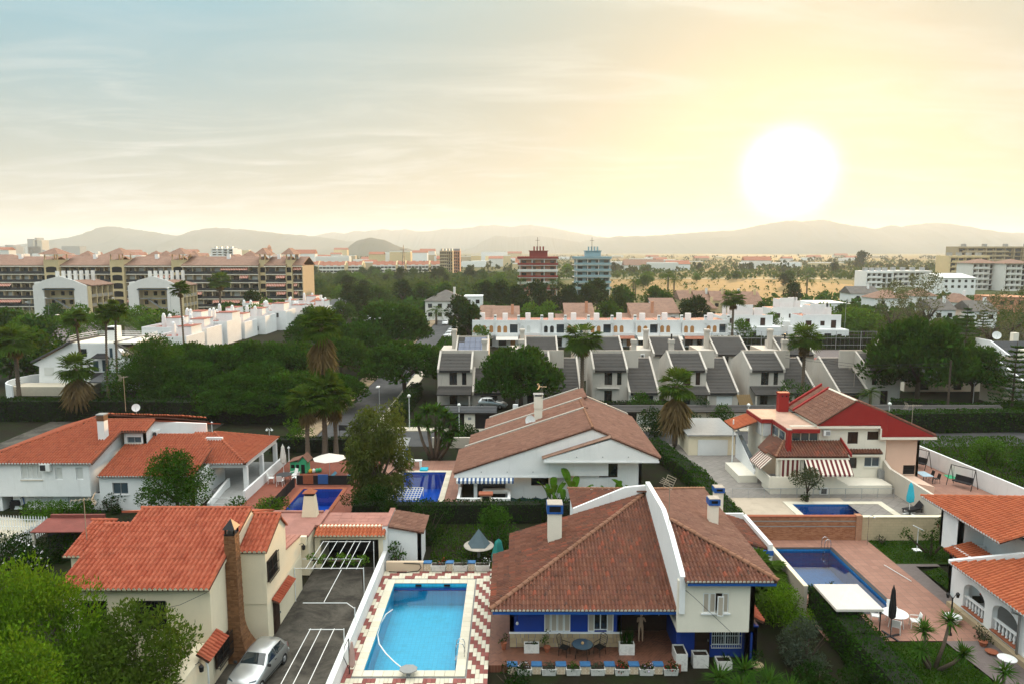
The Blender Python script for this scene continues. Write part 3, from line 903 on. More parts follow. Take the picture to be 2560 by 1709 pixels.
paving('pave_sand',(.46,.38,.29),(.43,.355,.27),(.36,.30,.23),1.2,1.2,msize=.01)
paving('pave_path',(.17,.135,.125),(.14,.11,.105),(.13,.11,.10),.4,.2)
paving('pool_tile_cyan',(.030,.52,.78),(.040,.56,.82),(.02,.42,.66),.25,.25,off=0,msize=.012,rough=.4)
paving('pool_tile_blue',(.02,.12,.50),(.025,.14,.54),(.015,.09,.42),.25,.25,off=0,msize=.012,rough=.4)
paving('pool_tile_mid',(.012,.20,.48),(.015,.22,.52),(.01,.15,.4),.25,.25,off=0,msize=.012,rough=.4)
paving('brick_wall',(.40,.17,.09),(.46,.22,.12),(.42,.30,.22),.26,.075,msize=.012,vert=True)
paving('brick_dark',(.15,.065,.03),(.22,.10,.045),(.09,.05,.03),.24,.07,msize=.014,vert=True)
paving('block_cream',(.56,.45,.29),(.52,.42,.27),(.44,.36,.24),.42,.21,msize=.012,vert=True)
t=NT('stone_plain');r=t.rnd();n=t.noise(9,4)
c=t.mix(r,(.36,.27,.165),(.48,.385,.25));c=t.mix(t.math('MULTIPLY',n,.4),c,(.24,.17,.10));t.princ(c,.85,normal=t.bump(n,.4,.02))
t=NT('marble');n=t.noise(3.0,6,t.coord((1,1,1)),.6,1.6)
t.princ(t.mix(t.math('MULTIPLY',t.ramp(n,.52,.58),.35),(.66,.64,.60),(.36,.34,.32)),.5,spec=.4)
t=NT('pavers_cream');r=t.rnd();n=t.noise(7,4);c=t.mix(r,(.58,.53,.41),(.68,.62,.50));t.princ(t.mix(t.math('MULTIPLY',t.ramp(n,.5,.8),.3),c,(.4,.35,.27)),.8)
t=NT('pavers_maroon');r=t.rnd();n=t.noise(7,4);c=t.mix(r,(.20,.06,.05),(.30,.10,.085));t.princ(t.mix(t.math('MULTIPLY',t.ramp(n,.5,.8),.4),c,(.14,.05,.045)),.8)
t=NT('pavers_small');r=t.rnd();n=t.noise(6,3);c=t.mix(r,(.17,.055,.032),(.34,.145,.09));t.princ(c,.6,spec=.45)
t=NT('brick_piece');r=t.rnd();n=t.noise(14,4);c=t.mix(r,(.17,.075,.032),(.31,.155,.07));t.princ(t.mix(t.math('MULTIPLY',n,.4),c,(.08,.04,.02)),.9,normal=t.bump(n,.5,.02))
t=NT('brick_pale');r=t.rnd();c=t.mix(r,(.56,.42,.29),(.66,.52,.38));t.princ(c,.85)
t=NT('asphalt');n=t.noise(.35,6,rough=.7);n2=t.noise(40,2)
t.princ(t.mix(t.ramp(n,.35,.7),(.035,.035,.037),(.065,.063,.062)),.8,normal=t.bump(n2,.3,.01),spec=.45)
t=NT('yard_concrete');n=t.noise(.5,8,rough=.72,dist=.6);n2=t.noise(3,6,rough=.7);n3=t.noise(9,6,t.coord((1,.2,1)),.6)
c=t.mix(t.ramp(n,.34,.66),(.030,.026,.021),(.105,.094,.076));c=t.mix(t.math('MULTIPLY',t.ramp(n2,.5,.75),.5),c,(.024,.021,.017));c=t.mix(t.math('MULTIPLY',t.ramp(n3,.62,.78),.35),c,(.19,.17,.14))
t.princ(c,.9)
t=NT('dirt_verge');n=t.noise(.8,6,rough=.7);t.princ(t.mix(t.ramp(n,.35,.7),(.22,.16,.10),(.36,.27,.17)),.95)
t=NT('lawn_base');n=t.noise(.9,6,rough=.7);n2=t.noise(25,3)
c=t.mix(t.ramp(n,.35,.7),(.012,.034,.005),(.036,.070,.010));t.princ(c,.95,normal=t.bump(n2,.8,.04),spec=.1)
t=NT('ground_fields')
pos=t.coord()
v=t.n('ShaderNodeTexVoronoi',feature='F1');mp=t.n('ShaderNodeMapping');t.l(pos,mp.inputs[0]);mp.inputs['Scale'].default_value=(1,.45,1);mp.inputs['Rotation'].default_value=(0,0,R(14));t.l(mp.outputs[0],v.inputs['Vector']);v.inputs['Scale'].default_value=.0065
sepc=t.n('ShaderNodeSeparateColor');t.l(v.outputs['Color'],sepc.inputs[0])
q=t.n('ShaderNodeValToRGB');t.l(sepc.outputs[0],q.inputs[0]);q.color_ramp.interpolation='CONSTANT'
e=q.color_ramp;e.elements[0].position=0;e.elements[0].color=(.075,.085,.030,1);e.elements[1].position=.30;e.elements[1].color=(.055,.075,.024,1)
for p_,c_ in ((.45,(.07,.065,.028)),(.58,(.07,.085,.03)),(.72,(.115,.088,.042)),(.86,(.065,.08,.028))):
 x=e.elements.new(p_);x.color=c_+(1,)
n=t.noise(.02,6,rough=.7);n2=t.noise(.3,5,rough=.7)
c=t.mix(t.ramp(n,.5,.7),q.outputs[0],(.06,.075,.026));c=t.mix(t.math('MULTIPLY',n2,.45),c,(.045,.045,.02))
t.princ(c,.95,spec=.1)
t=NT('garden_ground');n=t.noise(.4,6,rough=.7);n2=t.noise(8,4)
c=t.mix(t.ramp(n,.4,.65),(.018,.015,.009),(.015,.026,.006));t.princ(t.mix(t.math('MULTIPLY',n2,.5),c,(.012,.010,.006)),.95,normal=t.bump(n2,.6,.05),spec=.1)
t=NT('dry_field');n=t.noise(.05,7,rough=.7);n2=t.noise(.9,4)
c=t.mix(t.ramp(n,.4,.7),(.20,.135,.058),(.15,.115,.045));t.princ(t.mix(t.math('MULTIPLY',t.ramp(n2,.5,.8),.5),c,(.13,.11,.045)),.95,spec=.1)
t=NT('hill');n=t.noise(.0012,7,rough=.65);t.princ(t.mix(t.ramp(n,.4,.65),(.050,.058,.035),(.095,.085,.058)),.95,spec=.1)
def water(name,tint,ripple=.12,sc=2.2,ior=1.38):
 t=NT(name)
 n=t.noise(sc,3,dist=.4);bm=t.bump(n,ripple,.03)
 tr=t.n('ShaderNodeBsdfTransparent');tr.inputs[0].default_value=tint+(1,)
 gl=t.n('ShaderNodeBsdfGlossy');gl.inputs['Roughness'].default_value=.015;t.l(bm,gl.inputs['Normal']);gl.inputs['Color'].default_value=(1,1,1,1)
 fr=t.n('ShaderNodeFresnel');fr.inputs['IOR'].default_value=ior;t.l(bm,fr.inputs['Normal'])
 mx=t.n('ShaderNodeMixShader');t.l(fr.outputs[0],mx.inputs[0]);t.l(tr.outputs[0],mx.inputs[1]);t.l(gl.outputs[0],mx.inputs[2])
 t.l(mx.outputs[0],t.out.inputs['Surface'])
water('water_cyan',(.80,.97,1.0),.06,1.6,1.5)
water('water_blue',(.55,.80,.98))
water('water_mid',(.62,.88,.98),.05,1.5,1.75)
def leafmat(name,dark,light,tip=None,trans=.28,sc=1.2):
 t=NT(name);r=t.rnd();n=t.noise(sc,3)
 f=t.math('ADD',t.math('MULTIPLY',r,.6),t.math('MULTIPLY',n,.5),True)
 c=t.mix(f,dark,light)
 d=t.n('ShaderNodeBsdfDiffuse');t.l(c,d.inputs[0])
 tr=t.n('ShaderNodeBsdfTranslucent');t.l(t.mix(.35,c,(.20,.26,.02)),tr.inputs[0])
 mx=t.n('ShaderNodeMixShader');mx.inputs[0].default_value=trans;t.l(d.outputs[0],mx.inputs[1]);t.l(tr.outputs[0],mx.inputs[2])
 t.l(mx.outputs[0],t.out.inputs['Surface'])
leafmat('leaf_pine',(.007,.024,.003),(.038,.108,.011),trans=.14,sc=.5)
leafmat('leaf_round',(.009,.03,.003),(.042,.115,.012),trans=.2,sc=.7)
leafmat('leaf_bright',(.028,.075,.006),(.085,.19,.016),sc=.8)
leafmat('leaf_lime',(.03,.085,.005),(.13,.25,.014),sc=1.5)
leafmat('leaf_olive',(.028,.036,.019),(.072,.086,.05),sc=1.0)
leafmat('leaf_dark',(.004,.015,.003),(.018,.052,.008),trans=.12,sc=1.0)
leafmat('leaf_palm',(.02,.048,.006),(.07,.125,.017),sc=.9)
leafmat('leaf_dead',(.104,.068,.032),(.221,.153,.072),sc=2.0,trans=.2)
leafmat('leaf_pale',(.06,.07,.038),(.128,.132,.072),sc=1.0)
leafmat('leaf_orchard',(.016,.038,.006),(.045,.088,.014),sc=.05)
leafmat('leaf_yucca',(.014,.045,.006),(.055,.13,.017),sc=2.0)
leafmat('grass_blade',(.014,.046,.004),(.052,.125,.01),sc=.8)
leafmat('leaf_grape',(.035,.084,.01),(.102,.187,.025),sc=3)
leafmat('leaf_silver',(.033,.047,.033),(.079,.101,.072),sc=2)
t=NT('car_paint');t.princ((.52,.54,.54),.32,.75,spec=.6,**{'Coat Weight':.8,'Coat Roughness':.05})
plain('car_trim',(.02,.02,.022),.5)
def stripes(name,a,b,w,axis=0):
 t=NT(name);s_=t.n('ShaderNodeSeparateXYZ');t.l(t.coord(),s_.inputs[0])
 f=t.math('GREATER_THAN',t.math('FRACT',t.math('DIVIDE',s_.outputs[axis],w)),.5)
 t.princ(t.mix(f,a,b),.85,spec=.15)
stripes('awning_maroon',(.13,.022,.026),(.72,.64,.54),.42)
stripes('awning_maroon_side',(.13,.022,.026),(.72,.64,.54),.42,1)
stripes('awning_blue',(.05,.10,.22),(.68,.68,.66),.36)
stripes('awning_red',(.42,.10,.07),(.62,.42,.33),.6)
stripes('louvre',(.50,.50,.48),(.70,.70,.68),.12,2)
plain('tile_deck',(.10,.045,.03),.9)
plain('tile_deck_grey',(.06,.056,.052),.9)
plain('leaf_core',(.010,.014,.006),.95,var=.2)
wavemat('membrane_pale',(.55,.36,.27))
t=NT('brick_face');r=t.rnd();c=t.mix(r,(.30,.12,.06),(.44,.21,.115));t.princ(c,.85)
plain('tower_red',(.24,.035,.03),.8,var=.08)
plain('tower_blue',(.26,.38,.42),.8,var=.06)
plain('solar',(.035,.055,.11),.2,.2,var=.1,spec=.8)
leafmat('leaf_olive2',(.03,.046,.01),(.095,.118,.03),sc=.7)
leafmat('leaf_grape2',(.03,.062,.007),(.095,.155,.02),sc=1.2)
leafmat('leaf_hedge',(.007,.026,.003),(.03,.088,.009),trans=.12,sc=1.5)
leafmat('leaf_far',(.017,.023,.011),(.04,.047,.022),sc=.01)
plain('tent_grey',(.09,.13,.15),.7,var=.1)
plain('pink_cloth',(.45,.30,.26),.85)
plain('lounger_blue',(.10,.26,.36),.8)
plain('net_teal',(.015,.05,.06),.9)
plain('cloth_sky',(.45,.60,.70),.8)
plain('lamp_glass',(.82,.82,.78),.35,spec=.5)
t=NT('car_white');t.princ((.72,.72,.72),.3,.0,spec=.6,**{'Coat Weight':.7})
t=NT('car_dark');t.princ((.02,.022,.026),.3,.2,spec=.6,**{'Coat Weight':.7})
t=NT('car_red');t.princ((.25,.02,.018),.3,.1,spec=.6,**{'Coat Weight':.7})
# SETTING
def rect_holes(mb,x0,x1,y0,y1,z,holes,extra=()):
 xs=sorted({x0,x1}|{h[0]for h in holes}|{h[1]for h in holes});ys=sorted({y0,y1}|{h[2]for h in holes}|{h[3]for h in holes})
 xs=[x for x in xs if x0<=x<=x1];ys=[y for y in ys if y0<=y<=y1]
 for i in range(len(xs)-1):
  for j in range(len(ys)-1):
   cx_,cy_=(xs[i]+xs[i+1])/2,(ys[j]+ys[j+1])/2
   if any(h[0]<cx_<h[1]and h[2]<cy_<h[3]for h in holes):continue
   mb.face([(xs[i],ys[j],z),(xs[i+1],ys[j],z),(xs[i+1],ys[j+1],z),(xs[i],ys[j+1],z)])
 return mb
HOLES=[]
POOLS={}
def ext(name,mb,mat,label=None,kind='structure',**k):
 o=mb.build(name,mat,**k);o['kind']=kind
 if label:o['label']=label
 return o
def ridge(name,label,prof,dist,depth,seed):
 rnd=random.Random(seed)
 k=2560/2349.0
 us=[p[0]*k for p in prof]
 def h(u):
  for i in range(len(us)-1):
   if us[i]<=u<=us[i+1]:
    f=(u-us[i])/(us[i+1]-us[i]);return (prof[i][1]+(prof[i+1][1]-prof[i][1])*f)*k
  return 640
 n=420;rows=[(-1.0,.0),(-.8,.14),(-.62,.30),(-.45,.50),(-.28,.74),(-.12,.92),(0,1.0),(.2,.8),(.5,.45),(1.0,0)]
 from mathutils import noise as mn
 mb=MB();P=[]
 for j,(dy,fz)in enumerate(rows):
  row=[]
  for i in range(n+1):
   u=us[0]+(us[-1]-us[0])*i/n
   p=PY(u,h(u)+1.6*mn.fractal(Vector((u*.045,seed*3.1,0)),.7,2.1,4),dist)
   z=max(p.z,4)
   q=Vector((p.x*.0022,dy*3.0,seed));w=mn.fractal(q,.8,2.2,5)
   spur=1+.55*w*(1-abs(fz*2-1))if fz<1 else 1
   zz_=z*max(0,fz*spur)+(rnd.random()-.5)*z*.02
   if fz<=0:zz_=-8
   yy=dist+dy*depth
   row.append((p.x*(1+.25*dy*depth/dist),yy,zz_))
  P.append(row)
 pts=[q for r_ in P for q in r_];f=[]
 for j in range(len(rows)-1):
  for i in range(n):
   a=j*(n+1)+i;f.append((a,a+1,a+n+2,a+n+1))
 mb.idx(pts,f)
 o=ext(name,mb,'hill',label,smooth=True)
 return o
ridge('mountain_range','farthest pale serrated mountain ridge in the middle of the skyline',[(600,562),(660,552),(700,545),(730,540),(760,533),(790,537),(810,530),(840,532),(880,526),(900,529),(930,527),(960,532),(990,530),(1020,525),(1060,525),(1090,520),(1130,516),(1170,521),(1215,516),(1260,522),(1300,530),(1350,540),(1400,546),(1480,552),(1560,562)],8600,1500,3)
ridge('mountain_range','long blue-grey mountain range above the apartment blocks',[(-700,560),(-300,545),(-100,560),(0,566),(60,562),(110,556),(170,545),(210,538),(240,532),(262,520),(290,524),(330,530),(400,541),(425,538),(455,528),(500,523),(540,525),(580,529),(620,533),(660,538),(700,540),(740,545),(790,553),(860,562),(930,575)],6200,1300,5)
ridge('mountain_range','low rounded hills behind the red tower block',[(1060,577),(1090,566),(1110,552),(1140,541),(1180,545),(1230,540),(1280,548),(1330,556),(1400,562),(1480,577)],6600,900,8)
ridge('mountain_range','warm hazy mountain range under the sun',[(1280,572),(1350,550),(1420,543),(1500,541),(1560,537),(1620,532),(1680,530),(1720,522),(1760,514),(1800,507),(1850,508),(1890,504),(1930,515),(1975,520),(2010,526),(2040,517),(2070,520),(2100,515),(2150,512),(2190,514),(2230,525),(2290,533),(2349,536),(2450,528),(2600,540),(2900,530),(3200,550)],7000,1500,11)
ridge('hill','small castle-topped hill behind the far town',[(790,577),(805,566),(818,553),(835,549),(850,546),(862,548),(880,550),(905,562),(930,570),(960,577)],3300,350,14)
# BLUE HOUSE, ITS TERRACE AND ITS POOL
def crop(x0,y0,w,W_=2349.0):
 k=w/W_
 return lambda x,y:(x0+k*x,y0+k*y)
cA=crop(1200,1200,480);cB=crop(1560,1200,480);cE=crop(1200,1500,360);cF=crop(1540,1460,420);cP=crop(850,1180,600,1778.0)
YARD=.3;TER=.4
bh=thing('blue_house','blue and white house with brown tiled hip roofs and white parapet','house',(5,37.2,0))
p_=.32
ze=3.18;XL,YF=-1.15,35.95;ap=(8.72,45.5)
zr=ze+p_*(ap[0]-XL)
tb_='tile_brown'
r1=tiled(bh,[(XL,YF,ze),(8.98,YF,ze),(8.72,45.4,ze+p_*9.6),(8.45,45.5,ze+p_*9.6)],(1,0,0),tb_,.205,.36,mortar='stucco_ivory')
sl=lambda x,y:(x,y,ze+p_*(x-XL))
r2=tiled(bh,[sl(XL,YF),sl(8.5,45.45),sl(-.2,45.45),sl(-.2,43.0),sl(XL,43.0)],(0,1,0),tb_,.205,.36)
caps(r1,(XL,YF,ze+.05),(8.6,45.4,ze+p_*9.5+.05),r=.14)
caps(r1,(8.95,YF-.02,ze+.06),(8.95,37.6,ze+p_*1.6+.06),'tile_red',r=.11,name='verge_tile')
zu=5.2;xr=13.62;xc=8.9;yf=35.05;yb=49.5;zz_r=zu+p_*(xr-xc)
r3=tiled(bh,[(xc,yf,zu),(xr,yf,zu),(xc,yf+(xr-xc),zz_r)],(1,0,0),tb_,.205,.36,mortar='stucco_ivory')
r4=tiled(bh,[(xr,yf,zu),(xr,yb,zu),(xc,yb-(xr-xc),zz_r),(xc,yf+(xr-xc),zz_r)],(0,1,0),'tile_old_or_sunlit',.205,.36)  # sunlight on this slope is put into the colour by lighter tiles
r5=tiled(bh,[(4.0,45.6,zu),(4.0,yb,zu),(7.9,45.6,zu+p_*3.9)],(0,1,0),tb_,.205,.36)
PRI([(4.0,yb,zu),(xr,yb,zu),(xc,yb-4.72,zz_r),(7.9,45.6,zu+p_*3.9)],(0,0,-.1)).build('roof','tile_brown',bh)
caps(r3,(xr,yf,zu+.05),(xc+.15,yf+(xr-xc)-.15,zz_r+.05),r=.13)
caps(r4,(xr,yb,zu+.05),(xc+.1,yb-(xr-xc)+.1,zz_r+.05),r=.12)
caps(r5,(4.0,yb,zu+.05),(7.9,45.7,zu+p_*3.9+.05),r=.12)
pf=[(35.35,5.35),(38.2,6.50),(40.35,7.12),(45.4,7.12)]
poly=[(8.70,35.35,3.3)]+[(8.70,y,z)for y,z in pf]+[(8.70,45.4,3.3)]
PRI(poly,(.27,0,0)).build('parapet','stucco_white',bh)
PRI([(4.0,45.41,4.3),(8.69,45.41,4.3),(8.69,45.41,6.85),(7.4,45.41,6.72),(4.0,45.41,5.28)],(0,.2,0)).build('parapet','stucco_white',bh)
sw=(4.9,5.2)
fz0,fz1=2.22,5.06
u=(1,0,0)
b0=PY(*cF(1210,120),35.5);b1=PY(*cF(1570,395),35.5)
wz0,wz1=b1.z,b0.z;wx0,wx1=b0.x+.04,b1.x
wall(bh,(8.63,35.5),(12.64,35.5),fz0,fz1,'stucco_ivory',[(wx0-8.63,wx1-8.63,wz0,wz1)])
wall(bh,(12.64,35.5),(12.64,49.0),fz0,fz1,'stucco_ivory')
BX(8.64,12.62,35.76,48.9,fz0+.01,fz0+.2).build('floor_slab','stucco_ivory',bh)
BX(4.1,12.3,45.7,49.0,0,5.1).build('rear_wall','stucco_white',bh)
w_=(wx1-wx0)/4
for i in range(4):
 if i==2:
  shutter(bh,(8.63,35.42),(1,-.12,0),wx0-8.63+i*w_,wx0-8.63+(i+1)*w_-.01,wz0,wz1,d=.0)
 else:
  shutter(bh,(8.63,35.5),u,wx0-8.63+i*w_,wx0-8.63+(i+1)*w_-.01,wz0,wz1,d=-.05)
BX(wx0-.1,wx1+.1,35.42,35.52,wz0-.08,wz0-.004).build('sill','stucco_white',bh)
BX(XL+.12,8.96,YF+.03,YF+.10,ze-.24,ze-.104).build('fascia','blue_trim',bh)
BX(xc+.12,xr-.05,yf+.03,yf+.10,zu-.24,zu-.104).build('fascia','blue_trim',bh)
BX(XL+.2,8.6,YF+.11,37.19,ze-.2,ze-.16).build('soffit','stucco_ivory',bh)
BX(xc+.1,xr-.2,yf+.11,35.49,zu-.2,zu-.16).build('soffit','stucco_ivory',bh)
yw=37.2
lz=PY(1290,cE(0,528)[1],yw).z
g0=PY(*cE(1050,235),yw);g1=PY(*cE(1475,500),yw);h0=PY(*cE(1760,235),yw);h1=PY(*cE(2180,500),yw)
xw=-.13;xp=6.0
wt=3.0;o1=(g0.x-xw,g1.x-xw,lz+.08,2.62);o2=(h0.x-xw,h1.x-xw,lz+.08,2.62)
wall(bh,(xw,yw),(xp,yw),TER,wt,'blue_paint',[o1,o2])
wall(bh,(xw,45.0),(xw,yw),TER,wt,'blue_paint')
wall(bh,(xp,yw),(xp,39.0),TER,wt,'blue_paint')
wall(bh,(xp,39.0),(8.9,39.0),TER,wt,'brown_wood')
wall(bh,(8.88,39.0),(8.88,36.6),TER-.4,wt,'blue_paint')
door(bh,(xp,39.0),u,1.3,2.5,TER,2.5,depth=-.06,panels=4)
n4=(o1[1]-o1[0])/4
for i in range(4):shutter(bh,(xw,yw),u,o1[0]+i*n4,o1[0]+(i+1)*n4-.012,o1[2],o1[3],d=-.04)
a_,b_=PY(*cE(1870,300),yw).x-xw,PY(*cE(2070,300),yw).x-xw
window(bh,(xw,yw),u,o2[0],o2[1],o2[2],o2[3],depth=.16,cols=2)
shutter(bh,(xw,yw),u,o2[0]+.02,a_,o2[2],o2[3],d=-.04);shutter(bh,(xw,yw),u,b_,o2[1]-.02,o2[2],o2[3],d=-.04)
led=MB();fbox(led,(xw,yw),u,-.03,xp-xw+.02,lz,lz+.07,.003,.09);led.build('ledge','stucco_white',bh)
rr=random.Random(4);stm={}
z=TER+.02
while z<lz-.05:
 hh=min(rr.choice((.24,.30,.36)),lz-z);x=xw
 if lz-z-hh<.14:hh=lz-z
 while x<xp-.02:
  w=min(rr.choice((.22,.30,.38,.46)),xp-x)
  if xp-x-w<.15:w=xp-x
  k=(round(w,2),round(hh,2))
  if k not in stm:stm[k]=MB().bevbox(.008,k[0]-.008,.008,k[1]-.008,0,.055,.012).mesh('stone','stone_plain')
  put('stone',stm[k],bh,MT((x,yw-.002+rr.uniform(0,.012),z))@Matrix.Rotation(R(90),4,'X'))
  x+=w
 z+=hh
yl=36.9
q0=PY(*cF(1340,690),yl);q1=PY(*cF(1730,860),yl);d0_=PY(*cF(1100,690),yl).x;d1_=PY(*cF(1320,690),yl).x
wall(bh,(8.9,yl),(12.5,yl),-.02,2.24,'blue_paint',[(q0.x-8.9,q1.x-8.9,q1.z,2.0),(d0_-8.9,d1_-8.9,0,1.95)])
window(bh,(8.9,yl),u,q0.x-8.9,q1.x-8.9,q1.z,2.0,bars='white_metal',nbars=13,cols=2,bars_out=.16)
door(bh,(8.9,yl),u,d0_-8.9,d1_-8.9,0,1.95)
wall(bh,(12.5,36.2),(13.1,36.2),-.02,2.22,'blue_paint',name='pier');wall(bh,(13.1,36.2),(13.1,49),-.02,2.22,'blue_paint',name='pier');wall(bh,(12.5,36.9),(12.5,36.2),-.02,2.22,'blue_paint',name='pier')
BX(12.66,13.08,36.0,48.8,2.23,2.30).build('side_canopy','blue_paint',bh)
tiled(bh,[(13.35,36.0,2.5),(13.35,48.6,2.5),(12.66,48.6,2.86),(12.66,36.0,2.86)],(0,1,0),'tile_red',.24,.36,name='canopy_roof')
def blue_chimney(x,y,zb,zt,w,d,label_mat='stucco_ivory',cap=.42):
 o=BX(x-w/2,x+w/2,y-d/2,y+d/2,zb,zt-cap).build('chimney',label_mat,bh)
 k=.07;a=MB();x0,x1,y0,y1=x-w/2-k,x+w/2+k,y-d/2-k,y+d/2+k
 a.box(x0,x1,y0,y1,zt-cap,zt-cap+.10);a.box(x0,x1,y0,y1,zt-.12,zt-.05)
 for (xa,xb)in ((x0,x0+.14),(x1-.14,x1)):a.box(xa,xb,y0+.001,y1-.001,zt-cap+.101,zt-.121)
 a.build('cap','blue_trim',o);BX(x0+.1,x1-.1,y0+.06,y1-.06,zt-cap+.101,zt-.121).build('flue','dark_void',o);BX(x0+.02,x1-.02,y0+.02,y1-.02,zt-.049,zt).build('cap_slab','roof_concrete',o)
blue_chimney(2.62,42.6,3.9,6.75,.84,.84,cap=.60)
blue_chimney(12.15,41.9,5.0,7.3,.54,.54)
lp=PY(*cE(607,300),yw);o=TUB([lp+V((0,-.05,.25)),lp+V((0,-.12,-.1))],.015,6).build('wall_lamp','black_iron',bh)
MB().lathe([(.03,.06),(.07,0),(.08,-.07),(.04,-.12)],lp+V((0,-.12,-.15)),10).build('lamp_shade','white_plastic',o)
lt=thing('side_shed','low brown-tiled lean-to with white kerb between blue house and right pool','shed',(15,48,0))
tiled(lt,[(17.0,45.75,2.35),(17.0,51.0,2.35),(14.6,51.0,3.1),(14.6,45.75,3.1)],(0,1,0),'tile_brown',.24,.36)
BX(17.0,17.28,45.6,51.1,0,2.75).build('wall',SW,lt);BX(14.6,17.0,45.75,46.0,0,2.22).build('wall','blue_paint',lt);BX(14.4,17.0,50.85,51.05,0,2.9).build('wall',SW,lt)
BX(16.1,17.33,45.55,45.74,2.0,2.32).build('fascia','blue_trim',lt)
bh_=bh;bh=lt;blue_chimney(15.3,51.6,0,4.75,.62,.62);bh=bh_
mast=thing('roof_antenna','tall thin roof mast with grid antenna beside white parapet','antenna',(8.83,38.9,6.5))
tp=PY(*cB(560,40),38.9)
TUB([(8.83,38.9,5.3),(tp.x,38.9,tp.z)],.02,6).build('mast','antenna_metal',mast)
mb=MB()
for i in range(6):mb.tube([tp+V((.12+.045*i,0,-.35+.13*i)),tp+V((-.30+.045*i,.25,-.20+.13*i))],.012,4)
mb.tube([tp+V((.1,0,-.35)),tp+V((.36,0,.3))],.014,4);mb.tube([tp+V((-.3,.25,-.2)),tp+V((-.06,.25,.45))],.014,4)
mb.build('grid','antenna_metal',mast)
mb=MB()
for i in range(4):mb.tube([tp+V((-.05,0,.08*i-.1)),tp+V((-.6+.06*i,-.1,.12+.09*i))],.016,4)
mb.build('dipoles','antenna_metal',mast)
tag(TUB([PY(*cB(740,1330),35.44),PY(*cB(860,1430),35.0),PY(*cF(1610,668),35.2)],.012,4).build('cable','black_iron',loc=(9,35.3,4)),'thin dark cable hanging across the white upper wall','cable')
PX0,PX1,PY0,PY1=-7.76,-2.92,35.06,45.06
pl=pool('swimming_pool','bright turquoise pool framed by cream coping and maroon zigzag paving',PX0,PX1,PY0,PY1,YARD-.22,YARD,1.5,'pool_tile_cyan','water_cyan','pavers_cream',.5,step=.55)
BX(PX0+.03,PX1-.03,PY1-.26,PY1-.02,YARD-.40,YARD-.30).build('skimmer_ledge','blue_paint',pl)
for fx in (.33,.72):BX(PX0+4.84*fx-.2,PX0+4.84*fx+.2,PY1-.03,PY1-.005,YARD-.2,YARD-.06).build('skimmer','dark_void',pl)
LX0,LX1,LY0,LY1=-8.72,-1.25,31.6,47.0
mb=MB();rect_holes(mb,LX0,LX1,LY0,LY1,YARD-.03,[(PX0,PX1,PY0,PY1)]);ext('pool_terrace',mb,'grey_slab')
ter=bpy.data.objects['pool_terrace'];WM[ter]=Matrix()
pm={};slabs=[]
pw,pd=.215,.40
ny_=int((LY1-LY0)/pd);nx_=int((LX1-LX0)/pw)
for j in range(ny_):
 for i in range(nx_):
  x=LX0+(i+.5)*(LX1-LX0)/nx_;y=LY0+(j+.5)*(LY1-LY0)/ny_
  if PX0-.55<x<PX1+.55 and PY0-.55<y<PY1+.55:continue
  if y>PY1+.4 or y<PY0-.4:k='pavers_maroon' if (i-2*j)%7 in (0,1,2)else 'pavers_cream'
  else:k='pavers_maroon' if (i+j)%4 in (0,1)else 'pavers_cream'
  slabs.append((x,y,k))
slabs.sort(key=lambda s:s[1])
bw,bd=(LX1-LX0)/nx_,(LY1-LY0)/ny_
for k in ('pavers_maroon','pavers_cream'):pm[k]=MB().bevbox(-bw/2+.006,bw/2-.006,-bd/2+.006,bd/2-.006,-.02,.02,.008).mesh('paving_stone',k)
rest=MB()
vis=[s for s in slabs if s[1]>32.6];
for n_,(x,y,k)in enumerate(vis):
 if n_<300:put('paving_stone',pm[k],ter,MT((x,y,YARD-.014+rr.uniform(-.003,.003))))
 else:rest.mi=0 if k=='pavers_maroon' else 1;rest.bevbox(x-bw/2+.006,x+bw/2-.006,y-bd/2+.006,y+bd/2-.006,YARD-.034,YARD+.006,.008)
if rest.f:
 o=rest.build('paving_field',['pavers_maroon','pavers_cream'],ter);o['kind']='stuff'
ladder(pl,PX1,36.6,YARD,-1)['label']='chrome ladder at the near corner of the turquoise pool'
hp=[cP(*q)for q in ((390,1015),(340,1050),(300,1120),(278,1200),(290,1270),(340,1340),(400,1400),(455,1445),(495,1475))]
tag(TUB([PZ(a,b,YARD-.20)for a,b in hp],.04,7).build('pool_hose','white_plastic',smooth=True),'white vacuum hose curling across the turquoise pool','hose')
c_=PZ(*cP(508,1505),YARD)
o=thing('diving_step','pale octagonal board on the near edge of turquoise pool','board',c_)
PRI([c_+V((math.cos(R(22.5+45*k))*.48,math.sin(R(22.5+45*k))*.40,.35))for k in range(8)],(0,0,.05)).build('board','grey_slab',o);MB().lathe([(.16,0),(.10,.1),(.10,.349)],c_,10).build('pedestal','grey_slab',o)
mb=BX(-1.24,8.9,35.45,39.0,0,TER);ext('terrace',mb,'soil');WM[bpy.data.objects['terrace']]=Matrix()
t=NT('terrace_tiles')
mp=t.n('ShaderNodeMapping');t.l(t.coord(),mp.inputs[0]);mp.inputs['Rotation'].default_value=(0,0,0)
b=t.n('ShaderNodeTexBrick');t.l(mp.outputs[0],b.inputs['Vector']);b.inputs['Color1'].default_value=(.055,.016,.009,1);b.inputs['Color2'].default_value=(.17,.06,.035,1);b.inputs['Mortar'].default_value=(.20,.10,.065,1);b.inputs['Scale'].default_value=1;b.inputs['Brick Width'].default_value=.17;b.inputs['Row Height'].default_value=.11;b.inputs['Mortar Size'].default_value=.016
t.princ(b.outputs['Color'],.5,spec=.4);bpy.data.objects['terrace'].data.materials[0]=MATS['terrace_tiles']
mb=BX(-1.24,xw,39.0,47.0,0,TER-.06);ext('side_path',mb,'terrace_tiles')
